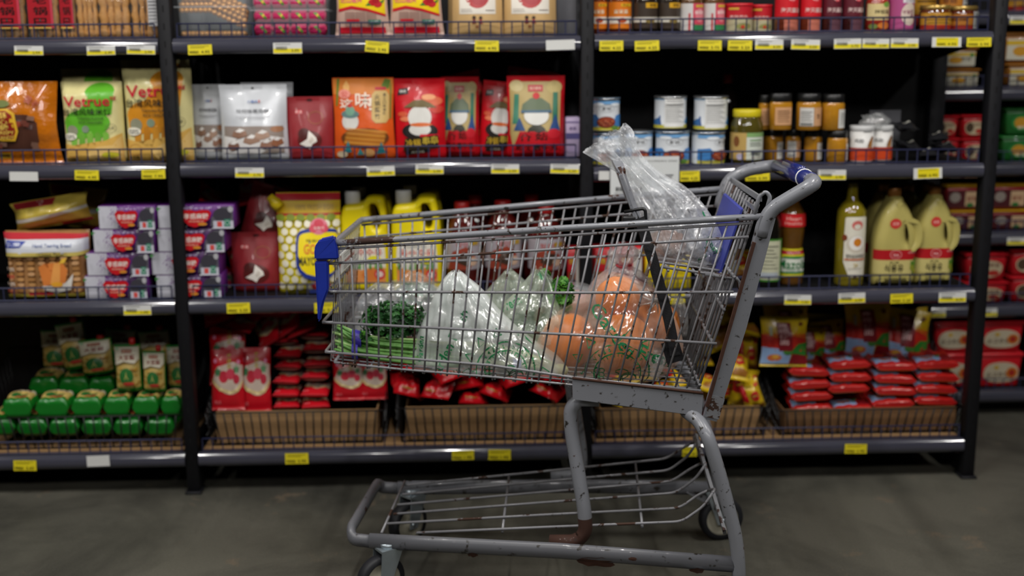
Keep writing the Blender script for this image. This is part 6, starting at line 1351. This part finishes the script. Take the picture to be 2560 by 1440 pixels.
for t in ((2525, 2590, 40, 60, 'wy', '4.99', 'price tag on the top rail of the far run'), (2308, 2364, 773, 793, 'wy', '5.99', 'price tag on the far run seen left of the end upright'), (2460, 2493, 771, 791, 'wy', '5.49', 'price tag on the far run just right of the end upright'), (2518, 2585, 594, 612, 'wy', '6.49', 'price tag under the yellow lidded tubs at the frame edge')):
    price_tag(*t, Y=FY-.0195)
# white shelf sign
a, b = at(1526, 440, -.024), at(1697, 440, -.024); w = b.x-a.x; h = at(1600, 392, -.024).z-at(1600, 489, -.024).z
o = MB().box((0, 0, 0), (w, .0012, h)).build('shelf_sign', mat('white_sign_card', 'cdd0d0', .5, var=.03)); o.location = ((a.x+b.x)/2, -.024, at(1600, 440, -.024).z)
ar = [('t', 'REDUCED 1ONLY', .05, .88, .045, '8a8a8a', .4), ('t', 'KOREAN 2965', .36, .88, .05, '6a6a6a', .2), ('t', '4.99', .28, .45, .3, '3a3a3a', .4), ('r', -.4, .14, .1, .155, '6a6a6a')]+[('r', -.42+.02*i, .19, -.42+.02*i+(.012 if i % 3 else .016), .27, '222222') for i in range(18)]
ar = [('t', 'KOREAN 2965', .26, .88, .05, '6a6a6a', .42), ('r', .18, .44, .40, .47, '55555a'), ('r', .3, .5, .42, .53, '55555a'), ('r', -.44, .06, -.02, .075, '8a8a8a')]+[('r', -.42+.024*i, .12, -.42+.024*i+(.012 if i % 3 else .018), .22, '222222') for i in range(16)]
m_, ms_ = art_mesh(ar, lambda x, z, off: Vector((x, -.0006-off, z-h/2)), w, h, [], [], .0002); m_.build('printed_lettering', ms_, o)
tag(o, 'large white sign card hung on the shelf rail behind the twisted bag', 'sign')
# ================================================================== groceries in the trolley
def pxm(p): return FPX/((p-CAM).dot(FWD))
FGREEN = 'print_green'
PRG = mat('print_green', '1d7a48', .4, var=.05)
def bag(name, rows, t, fm, seed=0, fold=.006, nu=30, nv=26, art=None, asp=1.0, printname='green_print', fq=7, parent=None, tag_=None):
    """limp plastic bag: rows of (left point, right point, half depth) seen across the trolley at share t, top row first"""
    rows = list(reversed(rows)); n = len(rows); L_ = [at_t(*r[0], t) for r in rows]; R__ = [at_t(*r[1], t) for r in rows]; D = [r[2] for r in rows]
    base = (L_[0]+R__[0])/2
    def cr(P, s):
        i = min(int(s), n-2); f = s-i; p0, p1, p2, p3 = P[max(i-1, 0)], P[i], P[i+1], P[min(i+2, n-1)]
        return .5*((2*p1)+(p2-p0)*f+(2*p0-5*p1+4*p2-p3)*f*f+(3*p1-p0-3*p2+p3)*f**3)
    F = []; B = []
    for j in range(nv+1):
        s = j/nv*(n-1); l, r, d = cr(L_, s), cr(R__, s), max(.002, cr(D, s)); c = (l+r)/2; hw = (r-l)/2
        for lst, sg in ((F, -1), (B, 1)):
            for i in range(nu+1):
                a = math.pi*i/nu; u = -math.cos(a); e = math.sin(a)
                q = noise.noise(Vector((u*fq*.5, s*.35+seed, seed*3.7+sg)))+.45*(.5-abs(noise.noise(Vector((u*fq*1.3+s*.3, s*.55, seed+5*sg)))))*1.6
                q2 = noise.noise(Vector((u*2.5+seed, s*1.6, 3*sg+seed)))
                k = fold*(1.3*q+.9*q2)
                F_ = c+hw*u*(1+k*1.2*(abs(u) > .6))+Vector((0, sg*(d*e**.8)+sg*k*e*2.2, 0))+Vector((0, 0, k*.5*e))
                lst.append(F_-base)
    id_ = lambda i, j: j*(nu+1)+i
    qf = [(id_(i, j), id_(i+1, j), id_(i+1, j+1), id_(i, j+1)) for j in range(nv) for i in range(nu)]
    mb = MB().add(F, qf, 0).add(B, [tuple(reversed(q)) for q in qf], 0)
    o = mb.build(name, fm, parent); o.location = base
    if art:
        W, H = 1.0, 1.0
        def sf(x, z, off):
            fu = min(max((x+.5)*nu, 0), nu-1e-6); fv = min(max(z*nv, 0), nv-1e-6); i, j = int(fu), int(fv); a, b = fu-i, fv-j
            g = lambda i, j: F[id_(i, j)]
            p = (g(i, j)*(1-a)+g(i+1, j)*a)*(1-b)+(g(i, j+1)*(1-a)+g(i+1, j+1)*a)*b
            return p+Vector((0, -off, 0))
        # art given in pixels on the front of the bag
        def inv(px, py):
            p = at_t(px, py, t)-base; best = None; z = 0
            for j in range(nv*4+1):
                s = j/(nv*4)*(n-1); l, r = cr(L_, s)-base, cr(R__, s)-base; w = (r-l); k = (p-l).dot(w)/w.dot(w); dd = (l+w*k-p).length
                if best is None or dd < best[0]: best = (dd, k, j/(nv*4))
            k = min(.995, max(.005, best[1])); return (math.acos(1-2*k)/math.pi-.5, best[2])
        amb = MB(); mats = []
        for m_, polys in art:
            for vs, fs in polys: amb.add([sf(*inv(*v), .0012) for v in vs], fs, 0)
        amb.build(printname, PRG, o)
    return o
def px_text(s, px, py, size, rot):
    V, F, tw, th = text2d(s, .01); c, sn = math.cos(rot), math.sin(rot); out = []
    return [([(px+(x*c-y*sn)*size, py-(x*sn+y*c)*size) for x, y in V], [tuple(f) for f in F])]
def px_line(pts, wd):
    out = []
    for a, b in zip(pts, pts[1:]):
        dx, dy = b[0]-a[0], b[1]-a[1]; l = math.hypot(dx, dy) or 1; nx, ny = -dy/l*wd/2, dx/l*wd/2
        out.append(([(a[0]+nx, a[1]+ny), (a[0]-nx, a[1]-ny), (b[0]-nx, b[1]-ny), (b[0]+nx, b[1]+ny)], [(0, 1, 2, 3)]))
    return out
def px_arc(cx, cy, rx, ry, a0, a1, wd, n=14): return px_line([(cx+rx*math.cos(a0+(a1-a0)*i/n), cy-ry*math.sin(a0+(a1-a0)*i/n)) for i in range(n+1)], wd)
def emblem(cx, cy, r, k=1.0):
    """round market emblem: rings, rays, leaves and berries, with small triangles around"""
    out = []; ky = k
    out += px_arc(cx, cy, r, r*ky, -.5, 3.6, 2.6, 26)+px_arc(cx, cy, r*.72, r*.72*ky, -.3, 3.4, 2.4, 24)+px_arc(cx, cy, r*.86, r*.86*ky, 3.6, 5.8, 2)
    for i in range(17):
        a = .15+2.85*i/16; out += px_line([(cx+r*.72*math.cos(a), cy-r*.72*ky*math.sin(a)), (cx+r*.60*math.cos(a), cy-r*.60*ky*math.sin(a))], 1.6)
    for i in range(8):
        a = -.1+3.3*i/7; x, y = cx+r*1.24*math.cos(a), cy-r*1.24*ky*math.sin(a); s = r*.15
        q = [(x+s*math.sin(a+.0), y+s*math.cos(a)), (x-s*math.sin(a), y-s*math.cos(a)), (x+s*1.7*math.cos(a), y-s*1.7*math.sin(a))]; out += px_line(q+q[:1], 2)
    for i in range(7): out += px_arc(cx-r*.62+r*.13*(i % 2), cy-r*.1+r*.15*(i//2), r*.09, r*.09*ky, 0, 6.28, 2, 10)
    for i in range(6):
        a = 1.2*i; out += px_arc(cx+r*.1+r*.26*math.cos(a), cy+r*.22+r*.2*math.sin(a), r*.24, r*.2*ky, a, a+4, 2.2, 10)
    out += px_arc(cx, cy+r*.55, r*.75, r*.3*ky, 3.2, 6.2, 2.4)+px_line([(cx-r*.8, cy-r*.05), (cx-r*.3, cy+r*.95)], 2.2)
    for i, ch in enumerate('Vegetables'):
        a = 2.5-1.9*i/9; out += px_text(ch, cx+r*.86*math.cos(a), cy-r*.86*ky*math.sin(a), r*.2, a-math.pi/2)
    for i, ch in enumerate('healthier'):
        a = .35-.95*i/8; out += px_text(ch, cx+r*1.0*math.cos(a), cy-r*1.0*ky*math.sin(a), r*.17, a-math.pi/2)
    for i, ch in enumerate('5 a Day'): out += px_text(ch, cx-r*1.08+r*.13*i, cy-r*.0+r*.17*i, r*.2, -.95)
    return out
WBAG = film('white_bag_film', 'f2f6f5', .50, .18, .13, .45, 11, (1, 1, .4)); WTOP = film('white_bag_gather', 'f0f4f3', .93, .2, .12, .6, 18, (1, 1, .35)); GBAG = film('greenish_bag_film', 'dcead8', .46, .18, .25, .55, 16)
CBAG = film('clear_bag_film', 'e2e6ea', .34, .14, .2, .7, 24); OBAG = film('orange_fruit_bag_film', 'f8dcc8', .34, .2, .24, .4, 12, (1, 1, .5)); PBAG = film('meat_bag_film', 'e0d2d4', .48, .16, .2, .7, 26)
# --- garlic scapes in three banded bundles
SC1 = mat('scape_green', '5c8c44', .4, var=.3, scale=14); SC2 = mat('scape_green_pale', '8fb06c', .4, var=.3, scale=14); BAND = mat('purple_rubber_band', '3a2f96', .45, var=.1)
rr = random.Random(17)
def scapes(path, t, nst, rad, band, label):
    C = [at_t(px, py, t) for px, py in path]; o = empty('scape_bundle', C[0]); tag(o, label, 'vegetable', 'green scape bundles in the trolley')
    for k in range(nst):
        a = 2*math.pi*k/nst*2.4; q = rad*math.sqrt((k+.5)/nst); oy, oz = q*math.cos(a), q*math.sin(a)*.9; ph = rr.uniform(0, 6)
        P = []
        for i, c in enumerate(C):
            sp = 1.0+.35*(abs(i-1)/(len(C)))
            P.append(c-C[0]+Vector((rr.uniform(-.012, .012) if i == 0 else 0, oy*sp+.002*math.sin(ph+i), oz*sp+.002*math.cos(ph+i*1.7))))
        P = fillet(P, .05, 3)
        MB().tube(P, [.0034]+[.0039]*(len(P)-2)+[.003], 7).build('scape_stem', SC1 if k % 3 else SC2, o)
    for b in band:
        p = at_t(*b, t)-C[0]; d = (C[2]-C[1]).normalized(); w_ = .0075
        ring = [p+Vector((0, (rad+.006)*math.cos(2*math.pi*i/18), (rad+.005)*math.sin(2*math.pi*i/18))) for i in range(18)]
        MB().tube(ring, 1, 4, closed=True, sec=(.0012, w_), up=tuple(d)).build('rubber_band', BAND, o)
scapes([(842, 824), (876, 842), (930, 858), (1010, 866), (1110, 872), (1180, 876)], .22, 13, .017, [(889, 847), (897, 849)], 'upper bundle of green scapes with a purple band by the basket front')
scapes([(846, 848), (884, 860), (940, 870), (1020, 878), (1110, 884), (1180, 888)], .34, 11, .015, [(908, 865)], 'rear bundle of green scapes showing a low purple band')
scapes([(842, 862), (878, 876), (940, 888), (1020, 896), (1090, 902), (1150, 906)], .17, 12, .014, [(888, 879)], 'lower bundle of green scapes resting on the basket floor near the front')
# --- leafy bunches
def leaf_mesh(name, m, lobes=3, sz=.012):
    vs = []; fs = []
    for k in range(lobes):
        a = (k-(lobes-1)/2)*.75; c, s = math.cos(a), math.sin(a); o = len(vs)
        for (x, y, z) in ((0, 0, 0), (-.35, .5, .08), (-.22, .85, .12), (0, 1.08, .04), (.22, .85, .12), (.35, .5, .08), (0, .55, -.03)):
            vs.append(Vector(((x*c+y*s)*sz, (-x*s+y*c)*sz, z*sz)))
        fs += [(o, o+6, o+1), (o+1, o+6, o+2), (o+2, o+6, o+3), (o+3, o+6, o+4), (o+4, o+6, o+5), (o+5, o+6, o)]
    me = bpy.data.meshes.new(name); me.from_pydata(vs, [], fs); me.materials.append(m); return me
def leafy(name, label, cat, px, py, t, rx, ry, rz, mats, n_parts, n_rest, sz, lobes=3, seed=1):
    c = at_t(px, py, t); o = empty(name, c); tag(o, label, cat); r = random.Random(seed)
    ms = [leaf_mesh('leaf', m, lobes, sz*k) for m in mats for k in (.8, 1.1)]
    vs = []; fs = []
    for i in range(n_parts+n_rest):
        d = Vector((r.gauss(0, 1), r.gauss(0, 1)-.3, r.gauss(0, 1)+.3)).normalized(); q = r.uniform(.82, 1.02) if i < n_parts else r.uniform(.3, .92)
        p = Vector((d.x*rx*q, d.y*ry*q, d.z*rz*q)); M = Matrix.Translation(p) @ d.to_track_quat('Z', 'Y').to_matrix().to_4x4() @ Matrix.Rotation(r.uniform(0, 6.28), 4, 'Z') @ Matrix.Rotation(r.uniform(-.9, .9), 4, 'X')
        me = r.choice(ms)
        if i < n_parts:
            lf = bpy.data.objects.new('leaf', me); COL.objects.link(lf); lf.parent = o; lf.matrix_basis = M
        else:
            b = len(vs); vs += [M @ v.co for v in me.vertices]; fs += [tuple(k+b for k in p_.vertices) for p_ in me.polygons]
    x = MB().add(vs, fs, 0, False).build('foliage', mats[0], o); x['kind'] = 'stuff'
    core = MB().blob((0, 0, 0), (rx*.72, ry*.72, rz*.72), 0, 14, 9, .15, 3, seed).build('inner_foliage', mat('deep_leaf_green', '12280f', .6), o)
    return o
LG1 = mat('leaf_green', '2f6a2a', .45, var=.4, scale=50); LG2 = mat('leaf_green_dark', '1f4c22', .45, var=.35, scale=50); LG3 = mat('leaf_green_bright', '4f8a2c', .45, var=.35, scale=50)
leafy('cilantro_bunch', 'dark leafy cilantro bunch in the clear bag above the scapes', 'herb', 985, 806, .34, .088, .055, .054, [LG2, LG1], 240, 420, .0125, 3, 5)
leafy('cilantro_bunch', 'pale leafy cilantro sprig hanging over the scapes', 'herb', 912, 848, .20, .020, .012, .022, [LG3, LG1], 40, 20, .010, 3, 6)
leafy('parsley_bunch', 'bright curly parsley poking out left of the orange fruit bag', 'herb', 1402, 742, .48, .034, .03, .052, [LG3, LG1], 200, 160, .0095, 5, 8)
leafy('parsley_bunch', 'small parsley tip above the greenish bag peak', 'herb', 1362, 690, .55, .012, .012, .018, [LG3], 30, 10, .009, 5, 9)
o = bag('herb_bag', [((940, 706), (1085, 712), .012), ((905, 735), (1110, 738), .05), ((888, 775), (1112, 772), .075), ((884, 815), (1100, 812), .08), ((890, 845), (1080, 846), .078), ((905, 856), (1060, 858), .05)], .58, CBAG, 3, .009)
tag(o, 'clear bag over the cilantro at the front of the trolley', 'plastic bag')
# --- white bag with celery
CEL = mat('celery_green', '9db86a', .4, var=.35, scale=16); CELP = mat('celery_pale', 'cfd6a0', .4, var=.25, scale=16); BLUEB = mat('blue_rubber_band', '4a62a8', .45)
o = empty('celery_bunch', at_t(1240, 900, .26)); tag(o, 'pale green celery bunch inside the white bag, root end to the right', 'vegetable'); c0 = o.location.copy()
for k in range(9):
    P = [at_t(1395-4*k, 922-3*(k % 3), .26), at_t(1330, 912-7*(k % 4), .26), at_t(1200, 902-13*(k % 4), .26), at_t(1060, 900-16*(k % 5), .26)]
    P = [p-c0+Vector((0, .011*(k % 3-1)*(1+.3*i), .002*i)) for i, p in enumerate(P)]
    MB().tube(fillet(P, .06, 4), [.008]*6+[.0095]*5+[.007], 8).build('celery_stalk', CELP if k % 3 == 0 else CEL, o)
MB().blob(at_t(1400, 926, .26)-c0, (.022, .02, .017), 0, 12, 8, .1).build('root_end', CELP, o)
p = at_t(1292, 908, .26)-c0
MB().tube([p+Vector((0, .031*math.cos(6.283*i/18), .024*math.sin(6.283*i/18))) for i in range(18)], 1, 4, closed=True, sec=(.0012, .010), up=(1, 0, 0)).build('rubber_band', BLUEB, o)
for i in range(26):
    q = leaf_mesh('celery_leaf', LG1 if i % 2 else LG3, 3, .017) if i < 2 else q
    lf = bpy.data.objects.new('celery_leaf', q); COL.objects.link(lf); lf.parent = o; lf.location = at_t(rr.uniform(1080, 1300), rr.uniform(862, 925), .26)-c0+Vector((0, rr.uniform(-.03, .0), 0)); lf.rotation_euler = (rr.uniform(0, 3), rr.uniform(0, 3), rr.uniform(0, 6))
art = [('g', px_text('Garden Fresh', 1122, 850, 34, 1.12)+emblem(1262, 905, 72, .9)+px_text('Garden', 1052, 862, 20, 1.5)+px_text('LET US', 1130, 915, 16, .4))]
o = bag('produce_bag', [((1128, 679), (1154, 679), .008), ((1112, 694), (1172, 694), .020), ((1090, 728), (1205, 722), .032), ((1070, 775), (1240, 765), .045), ((1050, 820), (1285, 810), .060), ((1036, 862), (1335, 852), .075), ((1020, 900), (1395, 892), .078), ((1030, 916), (1416, 922), .07), ((1075, 926), (1400, 938), .04)], .24, WBAG, 5, .007, art=art)
tag(o, 'white peaked produce bag with green print, standing in front at the middle', 'plastic bag', 'produce bags with green print')
g_ = bag('gathered_top', [((1130, 681), (1152, 681), .006), ((1113, 696), (1170, 696), .018), ((1092, 730), (1202, 724), .029), ((1073, 777), (1238, 768), .042), ((1056, 815), (1278, 806), .054), ((1050, 842), (1290, 838), .058)], .24, WTOP, 5, .006)
g_.parent = o; g_.location = g_.location-o.location
# --- greenish bag with spinach
o = MB().blob((0, 0, 0), (.072, .05, .048), 0, 22, 14, .22, 5, 4).build('spinach_bunch', mat('spinach_green', '1c3a1e', .4, var=.5, scale=30, bump=.6, bscale=40, bdist=.01), None, at_t(1335, 828, .5)); tag(o, 'dark spinach inside the greenish bag behind the white one', 'vegetable')
o = bag('produce_bag', [((1338, 672), (1358, 674), .008), ((1322, 690), (1384, 700), .022), ((1290, 728), (1404, 745), .045), ((1252, 772), (1424, 790), .068), ((1240, 815), (1440, 835), .075), ((1260, 850), (1450, 870), .07), ((1300, 885), (1440, 895), .04)], .50, GBAG, 7, .011, art=[('g', px_text('Fresh', 1275, 752, 26, .5)+px_line([(1345, 680), (1358, 694)], 8)+px_line([(1220, 748), (1232, 762)], 4))])
tag(o, 'greenish produce bag with dark spinach, peak left of the parsley', 'plastic bag', 'produce bags with green print')
o = bag('produce_bag', [((1262, 677), (1284, 677), .008), ((1238, 705), (1318, 708), .03), ((1205, 745), (1345, 748), .045), ((1195, 785), (1360, 788), .04)], .78, GBAG, 9, .009)
tag(o, 'small greyish bag peak between the white and greenish bags', 'plastic bag', 'produce bags with green print')
o = MB().blob((0, 0, 0), (.058, .04, .03), 0, 20, 12, .12, 4, 8).build('cabbage', mat('blue_green_leaf', '2c5a48', .45, var=.5, scale=40, bump=.5, bscale=60), None, at_t(1040, 735, .74)); tag(o, 'dark green leafy head at the far side behind the cilantro bag', 'vegetable')
o = bag('produce_bag', [((1022, 679), (1046, 679), .008), ((1000, 700), (1085, 702), .03), ((978, 728), (1108, 730), .05), ((968, 765), (1118, 768), .05)], .74, film('tan_bag_film', 'd0c4ae', .26, .15, .2, .7, 36), 11, .008, art=[('g', px_text('Fresh', 1040, 722, 18, -.2)+px_text('Garden', 1030, 742, 18, -.1))])
tag(o, 'tan tinted bag over the dark green head at the far side', 'plastic bag', 'produce bags with green print')
# --- clamshell
o = empty('deli_tub', at_t(1440, 752, .74)); tag(o, 'round clear deli tub of pink meat behind the parsley', 'food tub')
M_ = Matrix.Rotation(.25, 4, 'X')
MB().lathe([(.040, -.028), (.052, .016), (.056, .018), (.056, .022), (.050, .026), (.046, .033), (.001, .034)], 30, M=M_).build('clear_tub', glass('deli_plastic', 'dfe3e6', .22, .06), o)
MB().lathe([(.036, -.026), (.047, .010), (.030, .016), (.001, .017)], 24, M=M_).build('pink_meat', mat('pink_meat', 'c89a90', .4, var=.25, scale=60, bump=.4), o)
# --- orange fruit bag
OF = mat('orange_peel', 'd87a2c', .42, var=.18, scale=14, bump=.35, bscale=260, bdist=.001)
for i, (px, py, t, r, lab) in enumerate(((1545, 745, .36, .056, 'top orange fruit in the knotted bag'), (1418, 852, .46, .074, 'leftmost orange fruit in the knotted bag'), (1555, 862, .255, .078, 'front orange fruit under the green emblem of the bag'), (1640, 812, .55, .062, 'right hand orange fruit below the bag knot'))):
    c = at_t(px, py, t); o = MB().blob((0, 0, 0), (r, r*.96, r*.98), 0, 28, 18, .02, 2, i).build('orange_fruit', OF, None, c); tag(o, lab, 'fruit', 'orange fruit in the bag')
    MB().lathe([(.001, .004), (.004, .003), (.005, 0)], 8, c=(0, 0, r*.97)).build('stem_scar', mat('stem_scar', '5a4a24', .7), o)
art = [('g', px_text('Garden', 1520, 800, 46, -.9)+px_text('Fresh', 1622, 862, 44, -.42)+emblem(1528, 900, 78, .92))]
o = bag('fruit_bag', [((1500, 686), (1552, 684), .012), ((1484, 700), (1590, 700), .05), ((1474, 735), (1640, 722), .085), ((1425, 770), (1672, 758), .10), ((1378, 800), (1690, 802), .125), ((1350, 840), (1704, 850), .135), ((1340, 880), (1696, 892), .13), ((1362, 915), (1672, 920), .11), ((1420, 936), (1650, 940), .07), ((1470, 948), (1620, 950), .03)], .32, OBAG, 13, .005, art=art, nu=36, nv=30)
tag(o, 'knotted clear bag of orange fruit with green emblem print', 'plastic bag', 'produce bags with green print')
kn = at_t(1640, 752, .14)-o.location; WK = film('knot_film', 'ece6e2', .8, .2)
mb = MB()
for i in range(9):
    a = i*.7; mb.tube([kn, kn+Vector((.018*math.cos(a), -.006, .014*math.sin(a))), kn+Vector((.04*math.cos(a), .012, .034*math.sin(a)))], [.0045, .0025, .0008], 6)
mb.tube(fillet([kn+Vector((-.012, -.004, .006)), kn+Vector((.01, -.010, .004)), kn+Vector((.032, -.004, .01)), kn+Vector((.03, .004, -.004))], .008), .0045, 7)
mb.build('knot', WK, o)
t_ = bag('bag_tail', [((1622, 888), (1660, 878), .012), ((1618, 912), (1664, 905), .018), ((1622, 936), (1648, 938), .012), ((1630, 948), (1640, 948), .004)], .12, CBAG, 16, .006, 14, 10); t_.parent = o; t_.location = t_.location-o.location
# --- meat bag
o = MB().blob((0, 0, 0), (.06, .045, .036), 0, 20, 12, .12, 4, 2).build('raw_meat', mat('raw_meat', '9a4a4e', .35, var=.4, scale=30), None, at_t(1560, 722, .68)); tag(o, 'raw reddish meat inside the tied bag behind the fruit', 'meat')
o = bag('meat_bag', [((1545, 612), (1574, 608), .012), ((1522, 632), (1596, 624), .022), ((1526, 650), (1592, 648), .018), ((1540, 664), (1578, 664), .010), ((1512, 682), (1606, 680), .035), ((1478, 710), (1630, 705), .06), ((1466, 745), (1640, 745), .068), ((1470, 785), (1636, 790), .06)], .68, PBAG, 19, .010, nu=30, nv=30)
tag(o, 'white gathered meat bag with red tie behind the fruit bag', 'plastic bag')
p = at_t(1559, 664, .68)-o.location
MB().tube([p+Vector((.019*math.cos(6.283*i/16), .013*math.sin(6.283*i/16), .002*math.sin(i))) for i in range(16)], .003, 6, closed=True).build('red_tie', mat('red_twist_tie', 'b0303c', .5), o)
o = bag('produce_bag', [((1688, 738), (1704, 740), .006), ((1680, 765), (1716, 768), .02), ((1676, 800), (1720, 805), .025), ((1680, 835), (1716, 838), .02)], .62, CBAG, 23, .007, 16, 12)
tag(o, 'small clear bag tip beside the rear gate wires', 'plastic bag', 'produce bags with green print')
# --- twisted clear bag on the child seat
TB = at_t(1690, 655, .46)
o = MB().blob((0, 0, 0), (.058, .045, .040), 0, 22, 14, .12, 4, 6).build('mushrooms_pack', mat('brown_produce', '7a5c4e', .5, var=.35, scale=24, bump=.4), None, at_t(1664, 616, .46)); o.name = 'brown_vegetable'; tag(o, 'brown produce inside the twisted clear bag on the child seat', 'vegetable')
o = MB().blob((0, 0, 0), (.040, .042, .044), 0, 22, 14, .16, 5, 7).build('white_packet', film('inner_packet_film', 'c4c6cc', .75, .2, .2, .9, 40), None, at_t(1752, 592, .46)); tag(o, 'greyish wrapped packet inside the twisted clear bag', 'packet')
o = bag('twisted_bag', [((1458, 382), (1566, 310), .018), ((1484, 396), (1581, 324), .035), ((1522, 420), (1592, 358), .032), ((1546, 436), (1608, 392), .030), ((1566, 470), (1656, 434), .045), ((1586, 515), (1706, 462), .06), ((1606, 560), (1750, 502), .072), ((1618, 606), (1782, 548), .08), ((1628, 640), (1804, 600), .078), ((1655, 656), (1806, 642), .06), ((1690, 662), (1788, 664), .03)], .46, film('twisted_bag_film', 'eceff4', .38, .24, .14, 1.0, 30, (1, 1, 1)), 29, .016, 40, 44, art=[('g', px_line([(1748, 522), (1756, 536)], 6)+px_text('Fresh', 1768, 600, 22, -1.1)+px_text('Garden', 1742, 618, 20, 1.2)+px_line([(1788, 610), (1800, 632)], 7)+px_line([(1730, 640), (1746, 630)], 4))], fq=9)
tag(o, 'clear crumpled bag with twisted open top sitting on the child seat', 'plastic bag')
